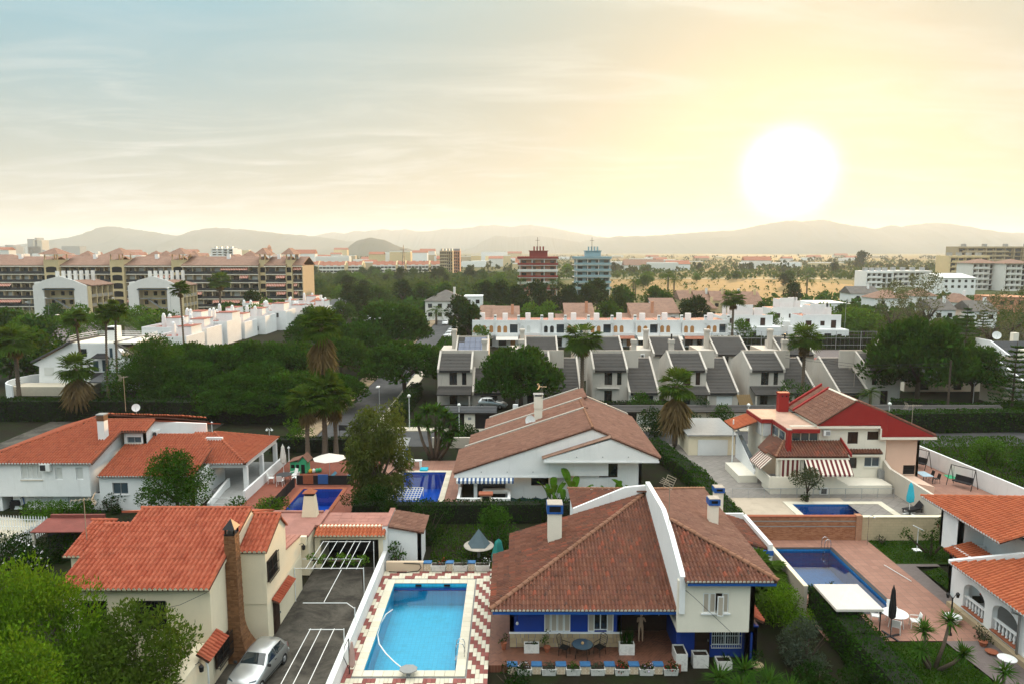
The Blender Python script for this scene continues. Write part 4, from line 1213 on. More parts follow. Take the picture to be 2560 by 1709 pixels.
# CREAM HOUSE AND ITS YARD
c1_=crop(0,1240,480,1605.0);c2_=crop(420,1240,480,1605.0);cG=crop(680,1260,420)
ch=thing('cream_house','cream house with red tiled roof and tall brick chimney beside silver car','house',(-18,34.3,0))
XR=-15.25
ey,ez,ry,rz_=34.1,5.24,40.3,7.16
k_=(rz_-ez)/(ry-ey)
zz2=lambda y:ez+k_*(y-ey)
ra=tiled(ch,[(-22.85,ey,ez),(XR+.12,ey,ez),(XR+.12,ry,rz_),(-21.5,ry,rz_),(-21.5,38.9,zz2(38.9)),(-22.85,38.9,zz2(38.9))],(1,0,0),'tile_red',.255,.42,mortar='stucco_cream')
caps(ra,(-21.5,ry,rz_+.03),(XR+.1,ry,rz_+.03),'tile_red',.12,.4);caps(ra,(-22.85,38.92,zz2(38.9)+.03),(-21.5,38.92,zz2(38.9)+.03),'tile_red',.12,.4)
PRI([(-22.7,ry,rz_-.12),(XR,ry,rz_-.12),(XR,44.5,5.6),(-22.7,44.5,5.6)],(0,0,-.12)).build('roof','tile_red',ch)
rb=tiled(ch,[(-24.4,37.3,5.55),(-22.95,37.3,5.55),(-22.95,40.2,6.45),(-24.4,40.2,6.45)],(1,0,0),'tile_red',.255,.42,mortar='stucco_cream')
caps(rb,(-24.4,40.2,6.5),(-22.9,40.2,6.5),'tile_red',.11,.4)
BX(-24.2,-22.9,37.7,42.5,0,5.4).build('wall','stucco_cream',ch)
u=(1,0,0);yw=34.45
f0=PY(*c1_(675,870),yw);f1=PY(*c1_(900,1040),yw);f2=PY(*c1_(1120,870),yw);f3=PY(*c1_(1395,1040),yw)
ops=[(f0.x+22.7,f1.x+22.7,2.9,f0.z),(f2.x+22.7,f3.x+22.7,2.9,f2.z)]
wall(ch,(-22.7,yw),(XR,yw),0,5.14,'stucco_cream',ops)
for o_ in ops:window(ch,(-22.7,yw),u,*o_,frame='brown_wood',bars='black_iron',cols=2)
g_=PRI([(XR,yw+.26,0),(XR,44,0),(XR,44,5.6),(XR,ry,rz_-.14),(XR,yw+.26,zz2(yw+.26)-.12)],(-.25,0,0)).build('gable_wall','stucco_cream',ch)
BX(-22.7,-22.45,yw+.26,44,0,5.1).build('wall','stucco_cream',ch)
vg=PRI([(XR+.01,ey+.1,ez-.1),(XR+.01,ry,rz_-.1),(XR+.01,ry,rz_-.24),(XR+.01,ey+.1,ez-.24)],(.1,0,0));vg.build('verge','stucco_cream',ch)
window(ch,(XR+.19,yw),(0,1,0),.05,1.75,.75,1.95,frame='brown_wood',bars='black_iron',cols=2,depth=.05,bars_out=.14)
rc_=tiled(ch,[(XR+.62,32.6,2.3),(XR+.62,34.9,2.3),(XR+.02,34.9,2.72),(XR+.02,32.6,2.72)],(0,1,0),'tile_red',.255,.36,name='canopy_roof')
BX(XR-.8,XR+.01,31.0,34.4,0,2.25).build('porch_wall','stucco_cream',ch)
ra2=tiled(ch,[(XR+.02,38.15,5.44),(-13.62,38.15,5.44),(-13.62,40.9,6.6),(XR+.02,40.9,6.6)],(1,0,0),'tile_red',.255,.42,mortar='stucco_cream')
caps(ra2,(XR+.02,40.9,6.63),(-13.62,40.9,6.63),'tile_red',.11,.4)
BX(XR+.01,-13.75,38.3,44.85,0,.001+2.36).build('wall','stucco_cream',ch)
bw_=PRI([(-13.74,38.25,2.362),(-13.74,41.85,2.362),(-13.74,41.85,5.62),(-13.74,40.9,6.45),(-13.74,38.25,5.30)],(-1.49,0,0))
bw_.build('bay','stucco_cream',ch)
PRI([(-13.6,40.9,6.48),(-13.6,41.95,5.6),(XR,41.95,5.6),(XR,40.9,6.48)],(0,0,-.1)).build('roof','tile_red',ch)
window(ch,(-13.74,38.25),(0,1,0),.2,1.8,3.55,4.78,frame='brown_wood',bars='black_iron',cols=2,depth=-.07,bars_out=.16)
door(ch,(-13.75,38.3),(0,1,0),.85,1.85,.05,1.95,'brown_wood',depth=-.06)
rd_=tiled(ch,[(-13.3,39.0,2.02),(-13.3,42.0,2.02),(-13.73,42.0,2.26),(-13.73,39.0,2.26)],(0,1,0),'tile_red',.25,.36,name='canopy_roof')
PRI([(-13.76,41.86,2.362),(-13.76,44.85,2.362),(-13.76,44.85,3.6),(-13.76,41.86,3.95)],(-2.4,0,0)).build('annexe','stucco_cream',ch)
rs=MB()
for i in range(7):
 x=-13.85-i*.33;rs.obox((x,43.3,3.90),(.145,0,0),(0,1.5,-.17),(0,.01,.05))
rs.build('annexe_roof','membrane_red',ch)
ck=MB().build('chimney','brick_dark',ch)if False else None
def ring(z):
 if z>2.2:t_=(z-2.2)/4.9;return (-15.24,-14.62-.06*t_,36.45+.02*t_,37.15-.05*t_)
 t_=1-z/2.2;return (-15.24,-14.62+.55*t_**1.6,36.45-.25*t_,37.15+.9*t_**1.6)
mb=MB();zs=[0,.3,.6,1.0,1.5,2.2,4.0,7.1]
for a,b in zip(zs[:-1],zs[1:]):
 p=ring(a);q=ring(b);mb.hexa([(p[0],p[2],a),(p[1],p[2],a),(p[1],p[3],a),(p[0],p[3],a),(q[0],q[2],b),(q[1],q[2],b),(q[1],q[3],b),(q[0],q[3],b)])
ck=mb.build('chimney','brick_dark',ch)
rr=random.Random(9);bk=MB();z=.03
while z<7.05:
 p=ring(z+.04);x=p[0]
 while x<p[1]-.03:
  w=min(rr.uniform(.16,.26),p[1]-x);bk.box(x+.006,x+w-.006,p[2]-rr.uniform(.012,.035),p[2]+.01,z,z+.062);x+=w
 y=p[2]
 while y<p[3]-.03:
  w=min(rr.uniform(.16,.26),p[3]-y);bk.box(p[1]-.01,p[1]+rr.uniform(.012,.035),y+.006,y+w-.006,z,z+.062);y+=w
 z+=.078
o=bk.build('brickwork','brick_piece',ck);o['kind']='stuff'
cw=MB()
for dx in (0,1):
 for dy in (0,1):x=-15.2+dx*.44;y=36.5+dy*.5;cw.box(x,x+.09,y,y+.09,7.1,7.42)
cw.box(-15.24,-14.68,36.46,37.12,7.08,7.16)
cw.idx([(-15.3,36.4,7.42),(-14.62,36.4,7.42),(-14.62,37.18,7.42),(-15.3,37.18,7.42),(-14.96,36.79,7.92)],[(3,2,1,0),(0,1,4),(1,2,4),(2,3,4),(3,0,4)])
cw.build('cowl','black_iron',ck)
def wall_lantern(label,p,n=(1,0,0),s=1.0,parent=None):
 p=Vector(p);n=Vector(n);o=thing('wall_lantern',label,'wall lamp',p)
 TUB([p,p+n*.18*s+V((0,0,.12)),p+n*.28*s+V((0,0,.05))],.014,5).build('bracket','black_iron',o)
 c_=p+n*.28*s
 MB().lathe([(.10*s,-.32*s),(.13*s,-.08*s),(.05*s,.0),(.02,.05)],c_,6).build('lantern','black_iron',o)
 MB().lathe([(.085*s,-.30*s),(.115*s,-.10*s)],c_+V((0,0,.004)),6).build('glass','orange_blind',o)
 return o
wall_lantern('black lantern on cream wall at the bottom left',PX(*c2_(228,1440),-14.6)+V((0,0,.2)))
wall_lantern('amber lantern on cream wall by the vine pergola',(-13.75,44.5,3.2))
tag(TUB([(-15.0,33.0,2.2),(-14.9,33.0,1.8),(-14.9,33.0,0)],.05,8).build('drainpipe','white_plastic',loc=(-14.9,33,0),smooth=True),'white drainpipe at the corner of cream porch','pipe')
tag(TUB([PX(*c2_(325,800),-15.2),PY(*c2_(100,905),33.6),PY(*c1_(1395,930),34.2)],.012,4).build('cable','black_iron',loc=(-17,34,4.6)),'dark cable sagging along cream front wall','cable')
pb=PY(*c1_(725,355),37.6);pt=PY(*c1_(712,10),37.6)
an=antenna('roof_antenna','tall yagi antenna on the left end of red cream-house roof',pb,pt.z-pb.z,R(200),6,1.0)
mb=MB();mb.face([(-13.8,26,.012),(-8.98,26,.012),(-8.98,48.2,.012),(-13.8,48.2,.012)]);mb.face([(-15.3,26,.012),(-13.8,26,.012),(-13.8,38.3,.012),(-15.3,38.3,.012)]);ext('yard',mb,'yard_concrete')
bw2=thing('boundary_wall','low white wall between dark yard and turquoise pool','wall',(-8.85,38,0))
BX(-8.98,-8.73,26,48.05,0,1.22).build('wall',SW,bw2);BX(-9.01,-8.70,26,48.05,1.223,1.27).build('coping','white_plastic',bw2)
def hatchback(name,label,loc,rz,paint='car_paint',s=1.0,group=None):
 o=thing(name,label,'car',loc,rz,group)
 st=[(-1.92,.55,.30,.48,.50,.52),(-1.80,.74,.22,.66,.66,.70),(-1.45,.82,.20,.80,.74,.86),(-.95,.83,.20,.90,.76,.97),(-.62,.83,.20,.95,.74,1.02),(-.10,.83,.20,.98,.60,1.36),(.35,.83,.20,.99,.60,1.46),(.95,.83,.20,1.0,.59,1.45),(1.45,.82,.20,1.0,.57,1.38),(1.78,.79,.24,.98,.62,1.05),(1.92,.72,.34,.80,.60,.84)]
 def row(y,hw,zs_,zb,hr,zr):
  return [(-hw*.92,y,zs_),(-hw,y,zs_+.12),(-hw,y,zb*.72),(-hw*.96,y,zb),(-hr,y,zr-.05),(-hr*.72,y,zr),(0,y,zr+.015),(hr*.72,y,zr),(hr,y,zr-.05),(hw*.96,y,zb),(hw,y,zb*.72),(hw,y,zs_+.12),(hw*.92,y,zs_)]
 rows=[row(*q)for q in st];n=13;pts=[p for r_ in rows for p in r_];f=[]
 for i in range(len(rows)-1):
  for j in range(n-1):f.append((i*n+j,i*n+j+1,(i+1)*n+j+1,(i+1)*n+j))
 f.append(tuple(range(n-1,-1,-1)));f.append(tuple((len(rows)-1)*n+j for j in range(n)))
 f=[tuple(reversed(q))for q in f]
 body=MB().idx(pts,f).build('body',paint,o,smooth=True,local=True)
 def patch(nm,quad,mat='glass_car',up=.012):
  q=[Vector(p)for p in quad];nn=(q[1]-q[0]).cross(q[3]-q[0]).normalized()*up
  return PRI([p+nn*.2 for p in q],nn).build(nm,mat,o,local=True)
 patch('windscreen',[(-.66,-.60,1.035),(.66,-.60,1.035),(.53,-.10,1.365),(-.53,-.10,1.365)])
 patch('rear_window',[(.50,1.50,1.34),(-.50,1.50,1.34),(-.55,1.77,1.08),(.55,1.77,1.08)])
 for s_ in (-1,1):
  q=[(s_*.800,-.42,1.0),(s_*.815,.42,1.02),(s_*.625,.40,1.39),(s_*.625,-.08,1.30)]
  patch('side_window',q if s_>0 else q[::-1])
  q=[(s_*.815,.50,1.02),(s_*.805,1.38,1.03),(s_*.61,1.28,1.34),(s_*.62,.48,1.39)]
  patch('side_window',q if s_>0 else q[::-1])
  patch('headlight',[(s_*.74,-1.68,.60),(s_*.42,-1.82,.62),(s_*.44,-1.70,.76),(s_*.74,-1.52,.80)][::(1 if s_<0 else -1)],'glass_blue',.02)
  patch('tail_light',[(s_*.78,1.80,.72),(s_*.66,1.90,.70),(s_*.63,1.82,.96),(s_*.75,1.74,.98)][::(-1 if s_<0 else 1)],'flower_red',.02)
  MB().bevbox(s_*.93-.10,s_*.93+.10,-.62,-.52,.98,1.11,.03).build('mirror','car_trim',o,local=True)
  BX(s_*.84-.008,s_*.84+.008,-.85,1.35,.36,.40).build('side_strip','car_trim',o,local=True)
  BX(s_*.842-.012,s_*.842+.012,.22,.36,.84,.87).build('door_handle','car_trim',o,local=True)
  for y in (-1.22,1.25):
   w=MB()
   w.v=[];prof=[(.17,-.09),(.28,-.10),(.305,-.05),(.305,.05),(.28,.10),(.17,.09)]
   w.lathe(prof,(0,0,0),16)
   wl_=[(p[2]+s_*.74,p[0]+y,p[1]+.305)for p in w.v];w.v=wl_
   t_=w.build('wheel','rubber',o,local=True,smooth=False)
   h_=MB().lathe([(.175,-.02),(.14,.02),(.05,.03)],(0,0,0),12);h_.v=[(s_*(.74+.09+p[2]),p[0]+y,p[1]+.305)for p in h_.v]
   h=h_.build('hubcap','grey_metal',t_,local=True)
 MB().bevbox(-.80,.80,-1.99,-1.80,.26,.46,.05).build('bumper',paint,o,local=True);MB().bevbox(-.78,.78,1.84,1.98,.34,.56,.05).build('bumper',paint,o,local=True)
 BX(-.26,.26,-2.0,-1.985,.34,.45).build('number_plate','white_plastic',o,local=True)
 if s!=1.0:o.scale=(s,s,s)
 return o
hatchback('parked_car','silver hatchback parked beside brick chimney',(-13.22,35.1,.015),R(-9))
o=thing('toy_heap','small heap of dark red and blue things behind silver car','clutter',(-14.2,38.0,0))
for i,(dx,dy,r_,m_)in enumerate(((0,0,.16,'flower_red'),(.22,.08,.14,'blue_cloth'),(-.2,.1,.18,'black_cloth'),(.05,.05,.12,'flower_red'))):
 MB().lathe([(r_*.5,0),(r_,r_*.5),(r_*.9,r_*1.2),(r_*.4,r_*1.7)],(-14.2+dx,38.0+dy,.0 if i<3 else .25),8).build('toy',m_,o,smooth=True)
def pergola(label,xs,y0,y1,z,cross,posts,bar=(None,None)):
 o=thing('pergola_frame',label,'pergola',(sum(xs)/len(xs),y1,0))
 for x in xs:TUB([(x,y0,z),(x,y1,z)],.022,6).build('rail','white_metal',o)
 for (xa,xb,y)in cross:TUB([(xa,y,z-.05),(xb,y,z-.05)],.022,6).build('crossbar','white_metal',o)
 for (x,y)in posts:TUB([(x,y,.0),(x,y,z)],.028,6).build('post','white_metal',o)
 return o
pergola('nearest of three white tube pergolas over dark yard',(-10.66,-10.1,-9.4),28.5,35.9,2.2,[(-10.75,-8.9,35.9)],[(-8.9,35.9),(-10.75,28.6)])
o=pergola('middle white tube pergola with bent rail over dark yard',(-10.7,),38.8,43.0,2.2,[(-11.9,-9.4,38.8)],[(-8.82,38.2)])
TUB([(-9.4,38.8,2.15),(-8.86,38.2,2.15)],.022,6).build('corner_rail','white_metal',o)
pergola('farthest white tube pergola carrying the vine by the garage',(-12.95,-12.55,-12.0,-11.35,-10.8,-10.4,-9.75),43.0,47.4,2.25,[(-13.7,-9.35,43.2),(-13.0,-9.7,47.4),(-13.6,-9.6,44.6)],[(-9.35,43.2),(-9.5,47.3),(-13.7,43.2)])
ga=thing('garage','open cream garage with pink roof and red tile fringe','garage',(-11.2,48.2,0))
rg=tiled(ga,[(-13.65,47.55,2.52),(-8.78,47.55,2.52),(-8.78,48.55,2.92),(-13.65,48.55,2.92)],(1,0,0),'tile_orange',.255,.34,mortar='stucco_cream')
BX(-13.65,-8.78,47.98,48.25,2.1,2.40).build('lintel','stucco_cream',ga);BX(-13.75,-13.35,47.98,48.3,0,2.099).build('pier','stucco_cream',ga);BX(-9.3,-9.0,47.98,48.3,0,2.099).build('pier','stucco_cream',ga)
BX(-13.65,-9.0,48.56,51.2,2.62,2.86).build('roof','membrane_red',ga);BX(-13.65,-8.99,48.3,48.555,2.62,2.98).build('kerb','stucco_cream',ga)
BX(-13.64,-9.02,50.9,51.15,0,2.61).build('wall','dark_metal',ga);BX(-13.75,-13.5,48.35,50.85,0,2.61).build('wall','stucco_cream',ga);BX(-9.25,-9.0,48.35,50.85,0,2.61).build('wall','stucco_cream',ga)
BX(-13.78,-13.45,48.3,51.3,2.87,3.05).build('kerb','membrane_red',ga)
sm={}
rr=random.Random(3)
y=48.7
while y<51.0:
 d=.62;x=-13.35+rr.uniform(-.3,0)
 while x<-9.15:
  w=rr.uniform(.75,1.2);xa,xb=max(x,-13.4),min(x+w,-9.05)
  if xb-xa>.15:MB().bevbox(xa+.012,xb-.012,y+.012,min(y+d,51.15)-.012,2.862,2.885+rr.uniform(0,.008),.008).build('roof_slab','membrane_red',ga)
  x+=w
 y+=d
fl=thing('flat_roof_store','store with flat pink roof and cream chimney behind cream house','outbuilding',(-15.5,50,0))
BX(-17.6,-13.85,46.9,51.2,0,2.75).build('wall','stucco_cream',fl);BX(-17.65,-13.82,46.8,51.3,2.753,2.9).build('roof','membrane_red',fl);BX(-17.6,-13.9,51.0,51.25,2.903,3.02).build('kerb','membrane_red',fl)
BX(-17.6,-13.9,46.5,46.79,2.3,2.9).build('fascia','stucco_cream',fl)
cb=PZ(770,1288,2.9);cyy=50.5
x0,x1=PY(764,1285,cyy).x,PY(791,1285,cyy).x;zt=PY(775,1236,cyy).z
o=MB().hexa([(x0-.2,cyy-.35,2.9),(x1+.1,cyy-.35,2.9),(x1+.1,cyy+.35,2.9),(x0-.2,cyy+.35,2.9),(x0,cyy-.28,zt),(x1-.05,cyy-.28,zt),(x1-.05,cyy+.28,zt),(x0,cyy+.28,zt)]).build('chimney','stucco_cream',fl)
xm=(x0+x1)/2
BX(x0+.04,x1-.1,cyy-.24,cyy+.24,zt,zt+.22).build('flue','dark_void',o)
MB().idx([(x0-.1,cyy-.4,zt+.22),(x1+.05,cyy-.4,zt+.22),(x1+.05,cyy+.4,zt+.22),(x0-.1,cyy+.4,zt+.22),(xm,cyy,zt+.5)],[(3,2,1,0),(0,1,4),(1,2,4),(2,3,4),(3,0,4)]).build('cowl','terracotta',o)
sh=thing('garden_shed','white shed with lopsided brown tile roof beyond turquoise pool','shed',(-7.5,48.5,0))
tiled(sh,[(-8.62,48.2,2.95),(-6.15,48.2,2.52),(-6.15,51.3,2.52),(-8.62,51.3,2.95)],(0,1,0),'tile_old_or_sunlit',.25,.36)
wall(sh,(-8.7,48.4),(-6.4,48.4),0,2.45,'stucco_white');wall(sh,(-6.4,48.4),(-6.4,51.0),0,2.42,'stucco_white')
PRI([(-8.7,48.42,2.44),(-6.4,48.42,2.44),(-8.7,48.42,2.84)],(0,.2,0)).build('wall',SW,sh)
BX(-9.02,-8.68,48.08,51.6,0,3.02).build('kerb_wall','stucco_white',sh);BX(-9.02,-8.66,48.08,51.6,3.023,3.08).build('kerb','membrane_red',sh)
def planter_wall(name,label,x0,x1,y,zb,zw,n,pw=.46,first='pillar',front=True,cap='blue_cap'):
 """low wall of brick pillars with marble troughs between"""
 o=thing(name,label,'planter wall',((x0+x1)/2,y,zb));st=(x1-x0)/n;tr_=[]
 BX(x0-.1,x1+.1,y+.02,y+.34,zb-.8 if front else 0,zw).build('base_wall','wall_weathered',o)
 for i in range(n):
  xa=x0+st*i
  p=BX(xa,xa+pw,y+.03,y+.33,zw+.003,zw+.52).build('pillar','stucco_ivory',o)
  MB().bevbox(xa-.05,xa+pw+.05,y-.03,y+.39,zw+.523,zw+.60,.015).build('pillar_cap',cap,p)
  for r_ in range(5):
   for q in range(2 if r_%2 else 3):
    wq=pw/2.5;a=xa+.01+(q-(.0 if r_%2 else .5))*wq+(wq*.25 if r_%2 else 0);b=a+wq-.02
    a=max(a,xa+.02);b=min(b,xa+pw-.02)
    if b-a>.04:bk2.append((p,a,b,y,zw+.03+r_*.095))
  xa2=xa+pw+.02;xb2=xa+st-.02
  tr=thing('marble_planter','','planter',((xa2+xb2)/2,y,zw))
  MB().hexa([(xa2+.05,y-.10,zw+.01),(xb2-.05,y-.10,zw+.01),(xb2-.05,y+.28,zw+.01),(xa2+.05,y+.28,zw+.01),(xa2,y-.16,zw+.44),(xb2,y-.16,zw+.44),(xb2,y+.34,zw+.44),(xa2,y+.34,zw+.44)]).build('trough','marble',tr)
  BX(xa2+.05,xb2-.05,y-.11,y+.29,zw+.441,zw+.45).build('soil','soil',tr)
  tr_.append((tr,(xa2+xb2)/2,y+.09,zw+.45))
 return o,tr_
bk2=[]
fwall,troughs=planter_wall('planter_wall','row of brick pillars and marble troughs before blue house',cE(455,0)[0]and PY(*cE(455,1200),35.5).x,PY(*cE(455,1200),35.5).x+1.34*6+.9,35.25,0,PY(1300,1688,35.25).z,7)
bwall,troughs2=planter_wall('planter_wall','far row of marble troughs behind turquoise pool',-6.0,-1.5,46.85,0,.34,3)
bkm={}
for (p,a,b,y,z)in bk2:
 k=round(b-a,2)
 if k not in bkm:bkm[k]=BX(0,k,-.012,.02,0,.082).mesh('brick','brick_pale')
 put('brick',bkm[k],p,MT((a,y+.03,z)))
BX(-8.6,-6.05,46.87,47.15,0,.95).build('low_wall','brick_pale',bwall)
tag(TUB([(-8.4,46.7,.36),(-7.2,46.6,.36),(-6.4,46.75,.38),(-6.2,46.82,.6),(-6.3,46.84,.85),(-7.4,46.84,.9)],.03,6).build('garden_hose','black_iron',smooth=True),'dark hose looped against the wall behind turquoise pool','hose')
# LONG WHITE HOUSE ON THE LEFT
cL=crop(0,1000,480);cL2=crop(400,1000,480);cK=crop(1100,980,560);cR=crop(1820,960,520);cQ=crop(2160,1200,400,1232.0);cD=crop(1760,1100,800,2060.0);cZ=crop(640,1040,480)
lh=thing('white_villa','long white villa with red tiled roofs and porch behind cream house','house',(-36,59.4,0))
p_=.32;y0,z0=58.7,4.3;f_=lambda x,y:(x,y,z0+p_*(y-y0))
tl_='tile_left'
ra=tiled(lh,[f_(-45.6,58.7),f_(-35.25,58.7),f_(-35.25,63.4),f_(-33.1,63.4),f_(-33.1,65.4),f_(-38.9,65.4)],(1,0,0),tl_,.25,.40,mortar='stucco_white')
zr2=z0+p_*6.7
caps(ra,(-38.9,65.4,zr2+.04),(-33.1,65.4,zr2+.04),'tile_left',.12,.42);caps(ra,(-45.6,58.7,z0+.04),(-38.9,65.4,zr2+.04),'tile_left',.13,.42)
rb=tiled(lh,[(-45.6,58.7,z0),(-38.9,65.4,zr2),(-38.6,66.4,zr2+.35),(-45.6,72,z0)],(0,1,0),tl_,.25,.40)
PRI([(-38.9,65.42,zr2),(-33.0,65.42,zr2),(-29.2,70.6,4.9),(-38.9,70.6,4.9)],(0,0,-.1)).build('roof',tl_,lh)
rr2=tiled(lh,[(-38.7,66.9,zr2+.25),(-32.0,68.4,5.9),(-30.2,70.2,5.2),(-38.7,70.2,5.5)],(1,0,0),tl_,.25,.40)
u=(1,0,0);yw=59.0
def pk(c,x,y,yy):return PY(*c(x,y),yy)
ops=[]
for (a,b,c_,d)in ((250,790,515,965),(670,818,768,968),(922,818,1020,968)):
 q0=pk(cL,a,b,yw);q1=pk(cL,c_,d,yw);ops.append((q0.x+43.75,q1.x+43.75,q1.z,q0.z))
wall(lh,(-43.75,yw),(-35.75,yw),1.36,4.18,'stucco_white',ops)
for i,o_ in enumerate(ops):
 window(lh,(-43.75,yw),u,*o_,frame='white_plastic',pane='shutter_white',cols=(4 if i==0 else 1),rows=1,sill='stucco_beige' if i==0 else None,depth=.10)
BX(-43.74,-35.76,yw+.26,66,1.362,1.5).build('floor_slab','stucco_white',lh)
BX(-36.0,-35.76,yw+.26,65.3,1.51,4.18).build('wall',SW,lh);PRI([(-35.752,59.3,4.19),(-35.752,65.3,4.19),(-35.752,65.3,zr2-.14),(-35.752,59.3,4.4)],(-.25,0,0)).build('wall',SW,lh)
BX(-43.75,-43.5,yw+.26,70,0,4.18).build('wall',SW,lh)
q0=pk(cL,245,1120,59.6);q1=pk(cL,660,1270,59.6);q2=pk(cL,830,1140,59.6);q3=pk(cL,1080,1250,59.6)
ops=[(q0.x+42.8,q1.x+42.8,.25,1.30),(q2.x+42.8,q3.x+42.8,.25,1.30)]
wall(lh,(-42.8,59.6),(-35.2,59.6),0,1.358,'stucco_white',ops)
for i,o_ in enumerate(ops):window(lh,(-42.8,59.6),u,*o_,pane='shutter_white',cols=(5 if i==0 else 3),depth=.08)
dy=63.75
q0=pk(cL,1550,445,dy);q1=pk(cL,1730,520,dy)
dx0,dx1=-35.2,-33.3
wall(lh,(dx0,dy),(dx1,dy),4.3,5.75,'stucco_white',[(q0.x-dx0,q1.x-dx0,q1.z,q0.z)])
window(lh,(dx0,dy),u,q0.x-dx0,q1.x-dx0,q1.z,q0.z,frame='grey_metal',sill='stucco_beige',cols=2,depth=.12,pane='glass_blue')
PRI([(dx1,dy,4.2),(dx1,69,4.2),(dx1,69,5.4),(dx1,65.4,zr2-.14),(dx1,dy,5.72)],(-.2,0,0)).build('dormer_wall','stucco_white',lh)
PRI([(-33.3,65.5,4.5),(-29.8,68.6,4.5),(-29.8,68.6,5.35),(-33.3,65.5,6.3)],(0,.2,0)).build('wall',SW,lh)
acm=BX(-33.28,-32.9,65.0,65.9,4.95,5.5).build('air_conditioner','white_plastic',lh);MB().lathe([(.2,0),(.2,.02)],(0,0,0),12).build('fan','dark_metal',acm,local=True).matrix_local=WM[acm].inverted()@MT((-33.05,64.985,5.22))@Matrix.Rotation(R(90),4,'X')
acn=pk(cL,515,765,yw);acm=BX(acn.x,acn.x+.85,yw-.4,yw-.02,acn.z-.6,acn.z).build('air_conditioner','white_plastic',lh);BX(acn.x+.05,acn.x+.5,yw-.42,yw-.402,acn.z-.55,acn.z-.06).build('grille','dark_metal',acm)
o=BX(-36.6,-36.0,62.1,62.75,5.2,7.15).build('chimney','stucco_white',lh);BX(-36.62,-35.98,62.08,62.77,7.153,7.65).build('flue','brick_dark',o);BX(-36.66,-35.94,62.04,62.81,7.653,7.75).build('cap_slab','grey_slab',o)
dish('white dish on the ridge of long villa',(-36.0,67.6,6.6),.38,(.3,-1,.3))
antenna('roof_antenna','thin mast on the top of long white villa',(-37.0,67.6,6.8),3.4,R(60),5,.7)
zl=3.05;g2_=lambda x,y:(x,y,zl+.33*(y-59.1))
rw=tiled(lh,[g2_(-35.2,59.1),g2_(-27.0,59.1),g2_(-27.0,63),g2_(-28.8,65.3),g2_(-33.1,65.3),g2_(-33.1,63.9),g2_(-35.2,63.9)],(1,0,0),tl_,.25,.40,mortar='stucco_white')
caps(rw,g2_(-33.1,65.3),g2_(-28.8,65.3),tl_,.12,.42)
q0=pk(cL,1370,1005,59.4);q1=pk(cL,1570,1145,59.4)
wall(lh,(-35.2,59.4),(-27.2,59.4),0,3.0,'stucco_white',[(q0.x+35.2,q1.x+35.2,q1.z,q0.z)])
window(lh,(-35.2,59.4),u,q0.x+35.2,q1.x+35.2,q1.z,q0.z,frame='grey_metal',pane='glass_blue',cols=2,sill='stucco_white')
wall(lh,(-27.2,59.4),(-27.2,66),0,3.0,'stucco_white')
BX(-33.2,-27.3,66.2,66.4,0,4.6).build('wall',SW,lh)
px_,zp=-23.95,3.02;ap=(-28.6,67.5,zp+.37*4.65)
rp=tiled(lh,[(px_,62.9,zp),(px_,72.1,zp),ap],(0,1,0),tl_,.25,.40,mortar='stucco_white')
rq=tiled(lh,[(-30.5,62.9,zp),(px_,62.9,zp),ap,(-30.5,67.5,ap[2])],(1,0,0),tl_,.25,.40,mortar='stucco_white')
PRI([(px_,72.1,zp),(-30.5,72.1,zp),(-30.5,67.5,ap[2]),ap],(0,0,-.1)).build('roof',tl_,lh)
caps(rp,(px_,62.9,zp+.04),(ap[0],ap[1],ap[2]+.04),tl_,.13,.42);caps(rp,(px_,72.1,zp+.04),(ap[0],ap[1],ap[2]+.04),tl_,.13,.42)
BX(-24.35,-24.1,63.2,71.8,zp-.42,zp-.13).build('beam','stucco_white',lh);BX(-27.2,-24.36,63.2,63.45,zp-.42,zp-.13).build('beam','stucco_white',lh)
for (x,y)in ((-24.4,63.3),(-24.4,67.4),(-24.4,71.4)):MB().bevbox(x,x+.38,y,y+.38,.5,zp-.421,.03).build('column','stucco_white',lh)
BX(-30,-23.6,63.0,72,0,.5).build('porch_floor','grey_slab',lh)
BX(-23.6,-23.4,61.0,72.5,0,1.15).build('porch_wall','stucco_white',lh)
PRI([(-26.2,59.6,0),(-26.2,64.2,0),(-26.2,64.2,1.3),(-26.2,59.6,.55)],(.22,0,0)).build('ramp_wall','stucco_white',lh)
PRI([(-25.98,59.6,.02),(-23.62,59.6,.02),(-23.62,62.99,.49),(-25.98,62.99,.49)],(0,0,.01)).build('ramp','grey_slab',lh)
mb=MB()
for (a,b)in (((-25.9,59.6,1.0),(-23.3,59.6,1.0)),((-25.9,59.6,.5),(-23.3,59.6,.5)),((-23.3,59.6,0),(-23.3,59.6,1.0)),((-25.9,59.6,0),(-25.9,59.6,1.0)),((-24.6,59.6,0),(-24.6,59.6,1.0))):mb.tube([a,b],.025,6)
mb.build('handrail','white_metal',lh)
mb=MB();rect_holes(mb,-23.4,-13.6,55.5,73.5,.19,[(-19.3,-15.6,58.2,64.3)]);ext('red_terrace',mb,'pave_red')
pool('swimming_pool','deep blue pool with red brick edge behind black fence',-19.3,-15.6,58.2,64.3,.10,.2,1.6,'pool_tile_blue','water_blue','terracotta',.35,step=.7)
mb=MB();rect_holes(mb,-13.2,-4.6,57.5,73.5,.185,[(-10.74,-6.5,59.4,69.4)]);ext('pool_terrace',mb,'pave_pink')
pool('swimming_pool','large deep blue pool with white coping left of gabled house',-10.74,-6.5,59.4,69.4,.10,.2,1.7,'pool_tile_blue','water_blue','pavers_cream',.5,step=.9)
fe=thing('pool_fence','black mesh fence between red terrace and deep blue pool','fence',(-20.2,61,.2))
for i in range(7):
 y=57.8+7*i/6;BX(-20.25,-20.21,y-.02,y+.02,.2,1.25).build('post','black_iron',fe)
